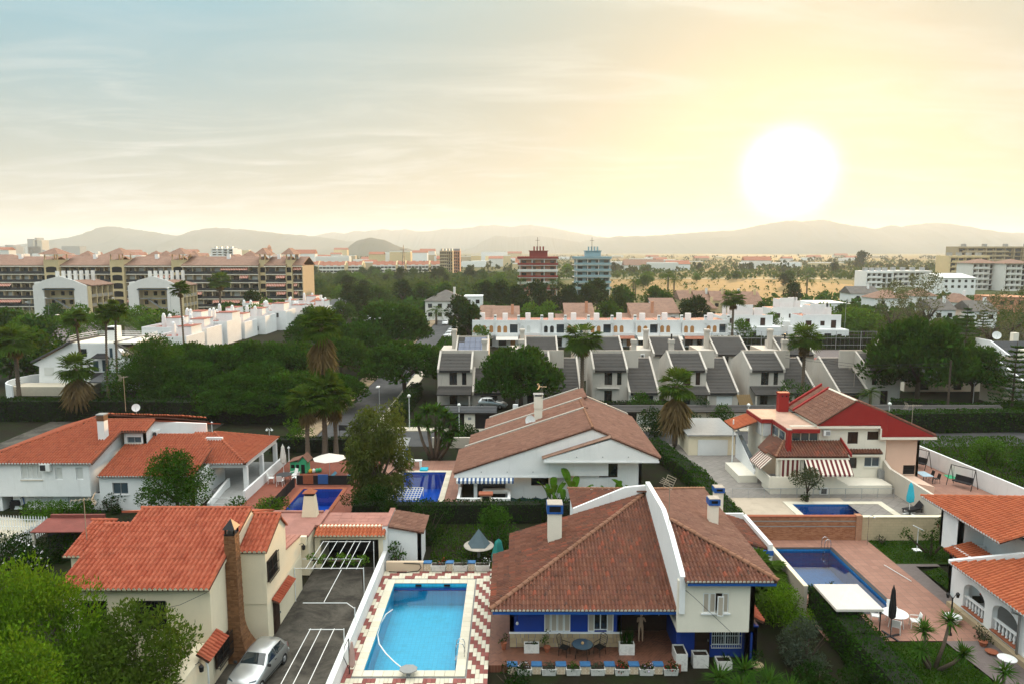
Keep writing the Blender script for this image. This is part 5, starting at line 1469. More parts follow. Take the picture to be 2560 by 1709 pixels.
BX(-20.235,-20.225,57.8,64.8,.25,1.2).build('mesh_panel','black_cloth',fe)
BX(-20.2,-15.0,65.4,65.44,.25,1.15).build('mesh_panel','black_cloth',fe)
for nm,lab,m_,x in (('towel','rust red towel on the pool fence','terracotta',-19.6),('towel','blue towel on the pool fence','blue_cloth',-18.2)):
 tag(BX(x,x+.95,65.36,65.385,.35,1.2).box(x,x+.95,65.455,65.48,.6,1.2).box(x,x+.95,65.36,65.48,1.2,1.225).build(nm,m_,loc=(x+.5,64.9,.35)),lab,'towel')
 # GABLED WHITE HOUSE
wh=thing('gabled_house','white gabled house with weathered brown roof and blue striped awning','house',(3,61,0))
rx,rz3=6.95,6.82;pl_=.335;pr2=.42;GY=60.9
sL=lambda x,y,dz=0:(x,y,rz3-pl_*(rx-x)+dz);sR=lambda x,y:(x,y,rz3-pr2*(x-rx))
to='tile_old_or_sunlit'
ro=tiled(wh,[sL(-5.1,GY-.1),sL(rx,GY-.1),sL(rx,68.2),sL(-5.1,68.2)],(0,1,0),to,.26,.42)
ro2=tiled(wh,[sL(-4.2,68.6),sL(rx+.4,68.6),sL(rx+.4,72.6),sL(-4.2,72.6)],(0,1,0),to,.26,.42);ro3=tiled(wh,[sL(-2.8,73.0),sL(rx+.8,73.0),sL(rx+.8,77.6),sL(-2.8,77.6)],(0,1,0),to,.26,.42)
rR=tiled(wh,[sR(rx,GY-.1),sR(8.4,GY-.1),sR(8.4,GY-.9),sR(12.75,GY-.9),sR(12.75,75.4),sR(rx,75.4)],(0,1,0),to,.26,.42)
caps(ro,sL(rx,GY-.1,.04),sL(rx,68.2,.04),'tile_ridge',.14);caps(ro2,sL(rx,68.6,.05),sL(rx,72.6,.05),'tile_ridge',.14)
for (y,xa,xb)in ((68.22,-4.6,rx),(72.62,-3.4,rx+.2),(77.62,-2.5,rx+.3)):
 PRI([sL(xa,y,-.2),sL(xb,y,-.2),sL(xb,y,.22),sL(xa,y,.22)],(0,.36,0)).build('party_wall','roof_concrete',wh)
PRI([sR(rx+.2,75.42),sR(12.4,75.42),(12.4,75.42,sR(12.4,0)[2]+.25),(rx+.2,75.42,rz3+.2)],(0,.4,0)).build('party_wall','roof_concrete',wh)
PRI([(-5.0,GY,2.55),(3.3,GY,2.55),(3.3,GY,sL(3.3,0)[2]-.13),(-5.0,GY,2.70)],(0,.25,0)).build('gable_wall','stucco_white',wh)
PRI([(3.3,GY+.001,2.55),(8.4,GY+.001,2.55),(8.4,GY+.001,sR(8.4,0)[2]-.13),(rx,GY+.001,rz3-.13),(3.3,GY+.001,sL(3.3,0)[2]-.13)],(0,.25,0)).build('gable_wall','stucco_white',wh)
BX(-5.05,4.6,GY-.06,GY-.005,2.40,2.549).build('fascia','stucco_white',wh)
gy2=GY-.8
PRI([(2.75,gy2,4.12),(12.6,gy2,4.12),(12.6,gy2,sR(12.6,0)[2]-.13),(8.55,gy2,sR(8.55,0)[2]-.13),(2.75,gy2,4.30)],(0,.25,0)).build('gable_wall','stucco_white',wh)
BX(2.72,12.65,gy2-.06,gy2-.005,3.97,4.119).build('fascia','stucco_white',wh)
PRI([(2.6,gy2-.05,4.28),(8.5,gy2-.05,sR(8.5,0)[2]+.02),(8.5,GY,sR(8.5,0)[2]+.02),(2.6,GY,4.28)],(0,0,.06)).build('verge','far_tile_brown',wh)
BX(2.8,12.3,gy2+.26,66,3.98,4.10).build('soffit','stucco_white',wh)
yw=61.2
def ww(c,x0,y0,x1,y1,yy,ox):a=PY(*c(x0,y0),yy);b=PY(*c(x1,y1),yy);return (a.x-ox,b.x-ox,b.z,a.z)
o1=ww(cK,1672,745,1862,892,yw,5.6)
wall(wh,(5.6,yw),(11.35,yw),0,3.97,'stucco_white',[o1]);window(wh,(5.6,yw),u,*o1,frame='brown_wood',cols=2,depth=.16)
wall(wh,(11.35,yw),(11.35,74),0,3.97,'stucco_white')
o2=ww(cK,1283,722,1465,842,yw+.5,3.6)
wall(wh,(3.6,yw+.5),(5.59,yw+.5),0,3.97,'stucco_white',[o2]);window(wh,(3.6,yw+.5),u,*o2,frame='brown_wood',cols=2,depth=.16)
o3=ww(cK,955,872,1138,978,yw+.8,-.6)
wall(wh,(-.6,yw+.8),(3.59,yw+.8),0,2.55,'stucco_white',[o3]);window(wh,(-.6,yw+.8),u,*o3,frame='brown_wood',cols=2,depth=.16)
BX(-4.95,3.6,67.5,67.8,0,2.5).build('wall',SW,wh);BX(-4.95,-4.7,64,67.4,0,2.5).build('wall',SW,wh)
BX(-3.35,-3.05,60.95,61.25,.1,2.54).build('column','stucco_white',wh);BX(-3.3,-.62,61.9,62.0,.2,2.4).build('porch_glass','glass_dark',wh)
wall(wh,(-4.75,59.5),(-.15,59.5),0,1.0,'stucco_white');BX(-.38,-.13,59.52,61.9,0,.99).build('porch_wall','stucco_white',wh);BX(-4.74,-4.5,59.76,62.5,0,.99).build('porch_wall','stucco_white',wh)
MB().lathe([(.12,0),(.12,.03)],(0,0,0),12).build('vent','dark_metal',wh,local=True).matrix_local=WM[wh].inverted()@MT((-1.05,59.495,.55))@Matrix.Rotation(R(90),4,'X')
for k,x in enumerate((433,705,975,1433,1706,1975)):
 q=PY(*cK(x,832 if k<3 else 676),GY if k<3 else gy2);TUB([q+V((0,-.004,0)),q+V((0,-.05,0))],.05,8).build('vent','grey_metal',wh)
awning('awning','blue and white striped awning on the gabled white house',(-4.85,GY-.07),u,.02,5.0,2.42,2.28,.5,'awning_blue',.28)
tag(MB().bevbox(-2.6,-.2,61.2,61.8,.85,1.15,.1).build('sofa','white_cloth',loc=(-1.4,61.5,.85)),'patterned pale sofa on the porch of gabled house','sofa')
cy=70.2;cb=PY(*cK(990,335),cy);ct=PY(*cK(990,35),cy);cx1=PY(*cK(1072,35),cy).x
o=BX(cb.x,cx1,cy-.35,cy+.35,cb.z-.4,ct.z-1.2).build('chimney','stucco_ivory',wh);BX(cb.x-.05,cx1+.05,cy-.4,cy+.4,ct.z-1.197,ct.z).build('stack','stucco_ivory',o);BX(cb.x-.12,cx1+.12,cy-.45,cy+.45,ct.z+.15,ct.z+.22).build('cap_slab','grey_slab',o);BX(cb.x+.05,cx1-.05,cy-.3,cy+.3,ct.z+.003,ct.z+.149).build('flue','dark_void',o)
an2=antenna('roof_antenna','small pale aerial on the chimney of gabled house',(cx1-.05,cy-.42,ct.z-.2),1.3,R(-20),5,.7)
dish('white oval dish beside the chimney of gabled house',PY(*cK(950,295),cy-.6)+V((0,0,-.55)),.55,(-.5,-1,.2))
bq=thing('barbecue','brick barbecue with chimney and tiled lid before gabled house','barbecue',(-3.2,58.6,0))
q=PY(*cK(480,1060),58.4)
BX(q.x-.5,q.x+.5,58.2,58.8,0,q.z-.9).build('body','stucco_cream',bq);MB().hexa([(q.x-.5,58.2,q.z-.9),(q.x+.5,58.2,q.z-.9),(q.x+.5,58.8,q.z-.9),(q.x-.5,58.8,q.z-.9),(q.x-.42,58.25,q.z-.12),(q.x+.42,58.25,q.z-.12),(q.x+.42,58.75,q.z-.12),(q.x-.42,58.75,q.z-.12)]).build('hood','stucco_cream',bq);MB().bevbox(q.x-.6,q.x+.6,58.1,58.9,q.z-.1,q.z+.05,.03).build('lid','terracotta',bq);BX(q.x-.3,q.x+.3,58.19,58.24,q.z-.55,q.z-.2).build('flue','dark_void',bq)
tiled(bq,[(q.x-2.6,58.0,.75),(q.x-.55,58.0,.75),(q.x-.55,58.7,.98),(q.x-2.6,58.7,.98)],(1,0,0),'tile_old_or_sunlit',.25,.36,name='lid_roof');BX(q.x-2.6,q.x-.52,58.1,58.65,0,.72).build('bench','stucco_cream',bq)
# RED-GABLED HOUSE
rh=thing('red_gabled_house','cream house with red gable, flat pink roof terrace and maroon striped awnings','house',(30,65,0))
RY=65.0;apx,apz=31.58,8.34;pz=.66
PR=lambda x,y,yy=RY:PY(*cR(x,y),yy)
gl,kk,gr=PR(1012,455),PR(1800,330),PR(2349,585)
def fl(mb,pts,th=.22):return mb.prism(pts,(0,th,0))
pts=[PR(1015,468),PR(1725,460),PR(1725,592),PR(1800,592),PR(1800,330),PR(1440,188),PR(1012,440)]
fl(MB(),pts).build('gable','red_paint',rh)
nh=thing('pink_house','pink half of the red-gabled pair beside swing terrace','house',(36.5,65,0))
pts=[PR(1802,592),PR(2360,588),PR(2355,578),PR(1802,332)]
fl(MB(),[p+V((0,.003,0))for p in pts]).build('gable','red_paint',nh)
b0,b1=PR(1725,596),PR(2360,590)
BX(b0.x,b1.x,RY-.06,RY+.2,b0.z-.22,b0.z-.004).build('fascia','stucco_ivory',nh)
pw0,pw1=PR(1795,620,RY+.6),PR(2170,620,RY+.6)
w0=PR(1980,910,RY+.6);w1=PR(2110,1015,RY+.6)
wall(nh,(pw0.x,RY+.6),(pw1.x,RY+.6),0,b0.z-.22,'pink_wall',[(w0.x-pw0.x,w1.x-pw0.x,w1.z,w0.z)])
window(nh,(pw0.x,RY+.6),(1,0,0),w0.x-pw0.x,w1.x-pw0.x,w1.z,w0.z,frame='black_iron',pane='dark_void',rows=6,cols=1)
wall(nh,(pw1.x,RY+.6),(pw1.x,75),0,b0.z-.22,'pink_wall')
kz=kk.z;
tiled(nh,[(kk.x,RY,kz),(gr.x,RY,gr.z+.05),(gr.x,75,gr.z+.05),(kk.x,75,kz)],(0,1,0),'tile_brown',.26,.42)
tiled(rh,[(apx,RY+.01,apz),(kk.x,RY+.01,kz),(kk.x,71,kz),(apx,71,apz)],(0,1,0),'tile_brown',.26,.42)
rs_=tiled(rh,[(28.2,RY-.1,gl.z+.02),(apx,RY-.1,apz),(apx,70.5,apz),(28.2,70.5,gl.z+.02)],(0,1,0),'tile_old_or_sunlit',.26,.42)
PRI([(28.15,70.55,gl.z),(apx,70.55,apz),(apx,70.55,apz+.25),(28.15,70.55,gl.z+.25)],(0,.3,0)).build('parapet','red_paint',rh)
PRI([(28.15,72.2,gl.z),(apx,72.2,apz),(apx,72.2,apz+.3),(28.15,72.2,gl.z+.3)],(0,.3,0)).build('parapet','red_paint',rh)
tiled(rh,[(28.2,70.9,gl.z+.02),(apx,70.9,apz),(apx,72.1,apz),(28.2,72.1,gl.z+.02)],(0,1,0),'tile_old_or_sunlit',.26,.42)
caps(rs_,(apx,RY-.1,apz+.03),(apx,70.5,apz+.03),'stucco_ivory',.13)
yw=RY+.35
wl_,wr=PR(700,560,yw).x,PR(1790,620,yw).x
def wk(x0,y0,x1,y1,yy=None):yy=yy or yw;a=PR(x0,y0,yy);b=PR(x1,y1,yy);return (a.x-wl_,b.x-wl_,b.z,a.z)
o1=wk(725,525,1025,640);o2=wk(1355,535,1465,670);o3=wk(1577,530,1700,626);o4=wk(1298,825,1450,945);o5=wk(1545,820,1715,930)
zt_=PR(1015,470,yw).z
wall(rh,(wl_,yw),(wr,yw),0,zt_,'stucco_ivory',[o1,o2,o3,o4,o5])
window(rh,(wl_,yw),(1,0,0),*o1,cols=3,pane='glass_blue',frame='stucco_ivory',fw=.08);window(rh,(wl_,yw),(1,0,0),*o2,frame='brown_wood',pane='brown_wood',cols=2,depth=.08);window(rh,(wl_,yw),(1,0,0),*o3,frame='brown_wood',pane='brown_wood',cols=2,depth=.08)
window(rh,(wl_,yw),(1,0,0),*o4,frame='brown_wood',cols=1);window(rh,(wl_,yw),(1,0,0),*o5,frame='white_plastic',pane='glass_blue',cols=2,sill='stucco_ivory')
BX(wr-.25,wr-.01,yw+.26,75,0,zt_-.6).build('wall','stucco_ivory',rh)
a=PR(1015,470);b=PR(1725,462)
BX(a.x,b.x,RY-.04,yw-.005,a.z-.22,a.z-.004).build('fascia','stucco_ivory',rh);c_=PR(1725,596);BX(b.x,b.x+.12,RY-.045,RY+.1,c_.z-.2,a.z-.225).build('fascia','stucco_ivory',rh)
ac=PR(1065,510,yw);o=BX(ac.x,ac.x+.62,yw-.38,yw-.01,ac.z-.5,ac.z).build('air_conditioner','white_plastic',rh);BX(ac.x+.2,ac.x+.58,yw-.395,yw-.382,ac.z-.42,ac.z-.06).build('grille','grey_metal',o)
FZ=5.75
fx=[(24.3,73.0),(29.6,73.0),(28.6,64.75),(25.3,64.75),(25.2,68.4),(24.2,68.4)]
PRI([(x,y,FZ)for x,y in [(24.3,73.0),(24.3,68.6),(25.35,68.6),(25.35,64.75),(28.3,64.75),(28.3,73.0)]],(0,0,.07)).build('roof_terrace','membrane_pale',rh)
PRI([(x,y,FZ-.35)for x,y in [(24.25,73.05),(24.25,68.55),(25.3,68.55),(25.3,64.7),(28.35,64.7),(28.35,73.05)]],(0,0,.347)).build('fascia','red_paint',rh)
BX(24.5,28.3,68.8,72.9,0,FZ-.36).build('wall','stucco_ivory',rh);BX(25.5,wl_-.01,65.4,68.8,3.6,FZ-.36).build('wall','stucco_ivory',rh)
for i,y in enumerate((65.45,67.1)):
 q=BX(25.44,25.49,y,y+1.45,4.35,5.3).build('window','stucco_ivory',rh);BX(25.42,25.437,y+.08,y+1.37,4.43,5.22).build('pane','glass_blue',q)
BX(24.42,24.49,69.0,70.5,4.1,5.3).build('panel','louvre',rh);BX(24.55,25.4,68.66,68.78,4.1,5.35).build('panel','louvre',rh);BX(25.28,25.34,68.5,68.62,4.1,5.39).build('post','red_paint',rh)
o=BX(27.05,28.05,71.6,72.3,FZ+.08,FZ+1.9).build('chimney','red_paint',rh);BX(27.0,28.1,71.55,72.35,FZ+1.903,FZ+2.05).build('cap_slab','red_paint',o)
for x in (27.3,27.7):BX(x,x+.16,71.585,71.6,FZ+1.62,FZ+1.78).build('flue','dark_void',o)
c0=PR(655,810,63.9);c1=PR(655,510,63.9);cx1=PR(715,510,63.9).x
o=BX(c0.x,cx1,63.7,64.2,c0.z-.3,c1.z).build('chimney','red_paint',rh);BX(c0.x-.02,cx1+.02,63.68,64.22,c1.z+.003,c1.z+.06).build('cap_slab','roof_concrete',o)
ez_=3.62
rp=tiled(rh,[(23.75,63.0,ez_),(30.35,63.0,ez_),(30.5,65.3,4.5),(25.3,65.3,4.5)],(1,0,0),'tile_brown',.26,.40)
rp2=tiled(rh,[(23.75,63.0,ez_),(25.3,65.3,4.5),(25.0,68.2,4.4),(23.3,66.5,ez_)],(0,1,0),'tile_brown',.26,.40)
caps(rp,(23.75,63.0,ez_+.03),(25.3,65.3,4.55),'tile_ridge',.12)
BX(23.8,30.4,62.97,63.1,ez_-.24,ez_-.11).build('fascia','stucco_ivory',rh)
PRI([(30.5,63.0,ez_),(30.5,65.3,4.5),(30.5,65.3,4.85),(30.5,63.0,ez_+.3)],(.1,0,0)).build('kerb','red_paint',rh)
e0=PR(1350,775,64.7)
tiled(rh,[(30.65,64.75,e0.z-.05),(34.3,64.75,e0.z-.05),(34.3,65.3,e0.z+.18),(30.65,65.3,e0.z+.18)],(1,0,0),'tile_brown',.26,.36,name='canopy_roof',mortar=None)
BX(30.65,34.3,64.78,65.3,e0.z-.32,e0.z-.17).build('fascia','stucco_ivory',rh)
for x in (23.95,26.1):BX(x,x+.3,63.2,63.5,1.8,ez_-.11).build('column','stucco_ivory',rh)
BX(26.2,30.2,65.1,65.3,1.85,3.3).build('porch_glass','dark_void',rh)
BX(23.4,34.4,63.0,65.3,.15,1.0).build('terrace_base','stucco_ivory',rh)
PRI([(23.4,62.9,.75),(28.9,62.9,.75),(30.3,62.9,.75),(30.3,62.9,1.1),(29.0,62.9,1.82),(23.4,62.9,1.82)],(0,.18,0)).build('balustrade','stucco_ivory',rh)
BX(24.9,30.3,62.95,63.08,.15,.749).build('terrace_base','stucco_ivory',rh)
BX(23.2,23.38,62.9,66.5,.75,1.82).build('balustrade','stucco_ivory',rh);BX(23.4,26,63.0,66.4,.9,1.0).build('terrace_floor','grey_slab',rh)
BX(21.5,23.3,66.2,70.5,0,.9).build('stair_block','stucco_ivory',rh)
PRI([(23.1,66.6,.9),(23.1,72.4,.9),(23.1,72.4,3.4),(23.1,66.6,1.2)],(.2,0,0)).build('stair_wall','stucco_white',rh)
PRI([(23.12,66.8,1.4),(23.12,72.2,3.5),(23.12,72.2,4.2),(23.12,66.8,2.2)],(.03,0,0)).build('stair_glass','glass_blue',rh)
TUB([(22.3,70.9,.1),(22.3,70.9,5.2)],.07,8).build('post','white_metal',rh)
tiled(rh,[(22.0,69.6,4.5),(24.25,69.6,5.3),(24.25,73,5.3),(22.0,73,4.5)],(0,1,0),'tile_orange',.26,.4)
v0=PR(1035,1160,62.93);v1=PR(1125,1245,62.93);q=BX(v0.x,v1.x,62.86,62.948,.16,v0.z).build('vent_frame','white_plastic',rh);BX(v0.x+.15,v1.x-.15,62.84,62.857,.26,v0.z-.12).build('grille','dark_void',q)
mb_=PR(1705,970,65.0);o=BX(mb_.x,mb_.x+.8,64.9,65.29,mb_.z-1.1,mb_.z).build('boiler','grey_metal',rh)
u=(1,0,0)
awning('awning','wide maroon striped awning over red-gabled house porch',(26.35,63.05),u,0,3.95,3.45,2.35,1.2,'awning_maroon',.2)
awning('awning','maroon striped side awning at the corner of red-gabled house',(23.5,66.2),(0,-1,0),0,3.0,3.45,2.5,1.0,'awning_maroon_side',.2)
o=thing('curtain','maroon striped curtain hanging between the awnings','curtain',(24.9,63.0,1.85))
mb=MB();n=14
for i in range(n):
 xa=24.2+1.75*i/n;xb=24.2+1.75*(i+1)/n;ya=62.98+(.06 if i%2 else 0);yb=62.98+(0 if i%2 else .06)
 mb.hexa([(xa,ya,1.75),(xb,yb,1.75),(xb,yb+.02,1.75),(xa,ya+.02,1.75),(xa,ya,3.4),(xb,yb,3.4),(xb,yb+.02,3.4),(xa,ya+.02,3.4)])
mb.build('cloth','awning_maroon',o)
antenna('roof_antenna','yellowish arrow aerial on the red gable slope',PR(2075,540,RY)+V((0,.1,0)),2.6,R(5),8,1.4)
mb=MB();rect_holes(mb,17.9,34.8,52.8,62.0,.19,[(24.3,31.8,55.0,60.3)]);ext('sand_terrace',mb,'pave_sand')
mb=MB();mb.face([(17.9,62.0,.194),(34.8,62.0,.194),(34.8,80,.194),(17.9,80,.194)]);mb.face([(29.2,56,.198),(34.8,53.5,.198),(34.8,61.9,.198),(29.2,61.9,.198)]);ext('grey_terrace',mb,'pave_diamond')
pool('swimming_pool','blue pool mostly hidden behind the brick wall',24.3,31.8,55.0,60.3,.1,.2,1.4,'pool_tile_mid','water_blue','pavers_cream',.6,step=.9)
fn=thing('terrace_railing','pale railing across the terrace before red-gabled house','railing',(27,61.9,.2))
mb=MB()
for i in range(150):x=19.6+14.4*i/149;mb.box(x-.007,x+.007,61.893,61.907,.24,1.05)
q=mb.build('balusters','grey_metal',fn);q['kind']='stuff'
for i in range(11):x=19.6+14.4*i/10;BX(x-.02,x+.02,61.88,61.92,.2,1.1).build('post','grey_metal',fn)
BX(19.6,34.0,61.885,61.915,1.052,1.09).build('top_rail','grey_metal',fn)
dw=thing('boundary_wall','pale sloping wall beside the blue closed parasol','wall',(34.7,60,0))
PRI([(34.65,53.0,0),(34.65,66,0),(34.65,66,2.9),(34.65,64.2,2.2),(34.65,53.0,2.0)],(.25,0,0)).build('wall','stucco_beige',dw)
bw=thing('brick_wall','long brick wall behind the right-hand pool','wall',(22,52.6,0))
w_=BX(17.75,26.5,52.52,52.8,0,2.0).build('wall','brick_wall',bw);BX(17.7,26.5,52.47,52.85,2.003,2.08).build('coping','terracotta',bw)
for z in (1.25,1.65):BX(17.75,26.1,52.49,52.517,z,z+.06).build('string_course','grey_slab',bw)
BX(26.1,26.55,52.4,52.9,0,2.15).build('pier','brick_wall',bw)
bricks=MB();rr=random.Random(2)
for r_ in range(24):
 z=.06+r_*.08
 if 1.2<z<1.31 or 1.6<z<1.71:continue
 x=17.8+(.13 if r_%2 else 0)
 while x<26.05:
  bricks.box(x+.006,min(x+.254,26.08),52.508-rr.uniform(0,.006),52.53,z,z+.07);x+=.26
o=bricks.build('brickwork','brick_face',bw);o['kind']='stuff'
cwl=thing('boundary_wall','cream block wall behind the small clipped trees','wall',(30,52.6,0))
BX(26.6,34.6,52.55,52.8,0,1.95).build('wall','block_cream',cwl);BX(26.6,34.6,52.5,52.85,1.953,2.03).build('coping','stucco_cream',cwl)
mb=MB();mb.face([(34.9,53,.19),(44.4,53,.19),(42.1,78,.19),(34.9,78,.19)]);ext('swing_terrace',mb,'pave_pink')
ww_=thing('boundary_wall','white wall beyond the swing seats','wall',(43.2,65,0));PRI([(44.5,53,0),(42.2,78,0),(42.4,78,0),(44.7,53,0)],(0,0,1.8)).build('wall',SW,ww_)
PRI([(35.2,64.5,0),(37.8,62.3,0),(37.8,65.4,0),(35.2,65.4,0)],(0,0,1.1)).build('terrace_block','pink_wall',nh)
# WHITE ARCHED HOUSE ON THE RIGHT
ah=thing('arched_house','white house with arched veranda and orange tiled roofs at right edge','house',(30,42,0))
to='tile_orange';p_=.33
UX,uz=28.4,5.12
s_=lambda x,y:(x,y,uz+p_*(x-UX))
ru=tiled(ah,[s_(UX,40.2),s_(UX,48.2),s_(36.5,40.1),s_(31.2,38.6),s_(30.6,40.2)],(0,1,0),to,.25,.40,mortar='stucco_white')
caps(ru,(UX,48.2,uz+.04),s_(36.5,40.1),to,.13)
PRI([s_(UX,48.2),(44,48.2,uz),s_(36.5,40.1)],(0,0,-.1)).build('roof',to,ah)
wl=MB();
hw0=PX(*cQ(752,350),30.3);hw1=PX(*cQ(832,490),30.3)
wall(ah,(28.75,46.4),(28.75,44.3),2.45,4.95,'stucco_white');wall(ah,(31.5,46.4),(28.75,46.4),2.45,4.95,'stucco_white');wall(ah,(28.75,44.3),(30.3,44.3),2.45,4.95,'stucco_white')
BX(28.76,31.5,44.31,46.38,2.452,2.6).build('floor_slab','stucco_white',ah)
wy0,wy1=max(hw0.y,hw1.y),min(hw0.y,hw1.y)
wall(ah,(30.3,44.3),(30.3,39.5),2.0,4.95,'stucco_white',[(44.3-wy0,44.3-wy1,3.45,4.65),(44.3-wy1+.65,44.3-wy1+.85,3.3,4.5)])
window(ah,(30.3,44.3),(0,-1,0),44.3-wy0,44.3-wy1,3.45,4.65,frame='brown_wood',cols=2)
wall(ah,(29.4,46.2),(29.4,44.2),0,2.45,'stucco_white');wall(ah,(33,46.2),(29.4,46.2),0,2.45,'stucco_white')
wall(ah,(28.2,44.2),(28.2,42.2),0,3.3,'stucco_white');wall(ah,(30.3,44.2),(28.2,44.2),0,3.3,'stucco_white')
v0=s_(31.0,38.6)
PRI([(30.2,40.15,4.6),(33.5,38.9,4.6),(33.5,38.9,7.0),(30.2,40.15,5.55)],(-.1,-.22,0)).build('kerb_wall','stucco_white',ah)
tiled(ah,[(30.1,36.2,5.45),(30.1,39.5,5.45),(34,38.2,6.75),(34,36.2,6.75)],(0,1,0),to,.25,.40)
wall(ah,(30.6,39.6),(30.6,35),2.4,5.3,'stucco_white')
VX,vz=26.65,3.17;s2=lambda x,y:(x,y,vz+.36*(x-VX))
rv=tiled(ah,[s2(VX,33.5),s2(VX,41.75),s2(30.2,39.7),s2(30.5,33.5)],(0,1,0),to,.25,.40,mortar='stucco_white')
PRI([s2(VX-.05,41.75),s2(30.2,39.75),V(s2(30.2,39.75))+V((0,0,.3)),V(s2(VX-.05,41.75))+V((0,0,.2))],(.06,.22,0)).build('kerb_wall','stucco_white',ah)
tiled(ah,[(27.7,42.2,3.05),(27.7,44.2,3.05),(29.4,44.2,3.5),(29.4,42.0,3.5)],(0,1,0),to,.25,.36)
def arched_wall(x,y0,y1,zt,arches,th=.32,zb=.0):
 """wall in a plane of constant x, openings (ya, yb, sill, spring)"""
 for s in range(1):
  ys=[y0]+[q for a in arches for q in (a[0],a[1])]+[y1]
  mb=MB()
  for i in range(0,len(ys),2):mb.prism([(x,ys[i],zb),(x,ys[i+1],zb),(x,ys[i+1],zt),(x,ys[i],zt)],(th,0,0))
  for (a,b,sl_,sp)in arches:
   mb.prism([(x,a,zb),(x,b,zb),(x,b,sl_),(x,a,sl_)],(th,0,0))
   n=10;r_=(b-a)/2;c_=(a+b)/2
   for k in range(n):
    t0,t1=math.pi*k/n,math.pi*(k+1)/n;p0=(c_-r_*math.cos(t0),sp+.62*r_*math.sin(t0));p1=(c_-r_*math.cos(t1),sp+.62*r_*math.sin(t1))
    mb.prism([(x,p0[0],p0[1]),(x,p1[0],p1[1]),(x,p1[0],zt),(x,p0[0],zt)],(th,0,0))
 return mb
A=[(36.6,38.7,.62,1.75),(39.35,41.3,.66,1.75)]
arched_wall(27.3,34.3,42.2,3.05,[(34.4,36.1,.6,1.75)]+A).build('arcade_wall','stucco_white',ah)
BX(27.65,30.5,34,42.1,.35,.45).build('veranda_floor','grey_slab',ah);BX(30.2,30.4,34,42.1,.45,3.2).build('wall',SW,ah)
BX(26.95,27.29,34,42.3,0,.5).build('plinth','stone_plain',ah)
for (a,b,sl_,sp)in A:
 BX(27.2,27.6,a+.01,b-.01,sl_+.003,sl_+.05).build('sill','terracotta',ah)
 ba=MB();n=7
 bal=MB().lathe([(.07,0),(.07,.05),(.035,.09),(.075,.22),(.06,.34),(.03,.45),(.06,.52),(.06,.56)],(0,0,0),8).mesh('baluster','stucco_white',True)
 for i in range(n):put('baluster',bal,ah,MT((27.48,a+.15+(b-a-.3)*i/(n-1),sl_+.06)))
 BX(27.4,27.56,a+.01,b-.01,sl_+.625,sl_+.72).build('handrail','stucco_white',ah)
tag(TUB([(26.7,36.4,3.0),(26.75,36.4,2.85),(27.15,36.35,2.7),(27.15,36.35,0)],.07,8).build('drainpipe','grey_metal',loc=(27.1,36.4,0),smooth=True),'dark grey drainpipe at the front arch of white veranda','pipe')
o=thing('beach_parasol','rainbow parasol leaning inside the veranda arch','parasol',(28.5,40.6,.45))
cols=['flower_red','orange_blind','yellow_paint','green_paint','black_cloth','black_cloth']
pc=V((28.3,40.3,1.75))
for i in range(6):
 t0,t1=math.pi*2*i/6,math.pi*2*(i+1)/6;nrm_=V((-.5,-.6,.35)).normalized();xx=nrm_.cross(V((0,0,1))).normalized();yy=xx.cross(nrm_)
 PRI([pc+nrm_*.25,pc+(xx*math.cos(t0)+yy*math.sin(t0))*.6,pc+(xx*math.cos(t1)+yy*math.sin(t1))*.6],nrm_*.01).build('panel',cols[i],o)
TUB([pc,pc-V((-.5,-.6,.35)).normalized()*.9],.015,5).build('pole','white_metal',o)
mb=MB();rect_holes(mb,17.8,27.0,38.2,52.5,.19,[(19.3,23.45,41.5,50.8)]);ext('pink_deck',mb,'pave_pink')
pool('swimming_pool','long blue pool beside pink deck, half mirrored white',19.3,23.45,41.5,50.8,.06,.2,1.5,'pool_tile_mid','water_mid',None)
pr_=bpy.data.objects
mb=MB();mb.box(19.0,19.299,41.2,51.1,.1,.22).box(23.451,23.75,41.2,51.1,.1,.22).box(19.3,23.45,50.801,51.1,.1,.22).box(19.3,23.45,41.2,41.499,.1,.22);tag(mb.build('pool_edging','dark_metal',loc=(21.4,46,.1)),'dark edging round the long blue pool','edging')
ladder(None,23.1,50.9,.2,-1)['label']='curved steel handrails at the far corner of long blue pool'
mb=MB();mb.face([(27.0,42.2,.186),(27.9,42.2,.186),(28.2,47.9,.186),(29.9,47.9,.186),(29.9,48.3,.186),(27.0,48.3,.186)]);mb.face([(25.4,26,.186),(27.0,26,.186),(27.0,42.2,.186),(24.4,38.3,.186)]);ext('side_path',mb,'pave_path')
bw3=thing('boundary_wall','narrow weathered wall between blue house and long blue pool','wall',(17.75,44,0));BX(17.6,17.82,41.2,52.4,0,1.95).build('wall','wall_weathered',bw3);BX(17.57,17.85,41.2,52.4,1.953,2.02).build('coping','stucco_cream',bw3)
mb=MB();mb.face([(27.0,48.3,.17),(34.6,48.3,.17),(34.6,52.5,.17),(27.0,52.5,.17)]);mb.face([(28.3,44.4,.17),(29.8,44.4,.17),(29.8,47.8,.17),(28.3,47.0,.17)]);mb.face([(17.9,25,.17),(25.2,25,.17),(24.3,38.1,.17),(17.9,38.1,.17)]);ext('lawn',mb,'lawn_base')
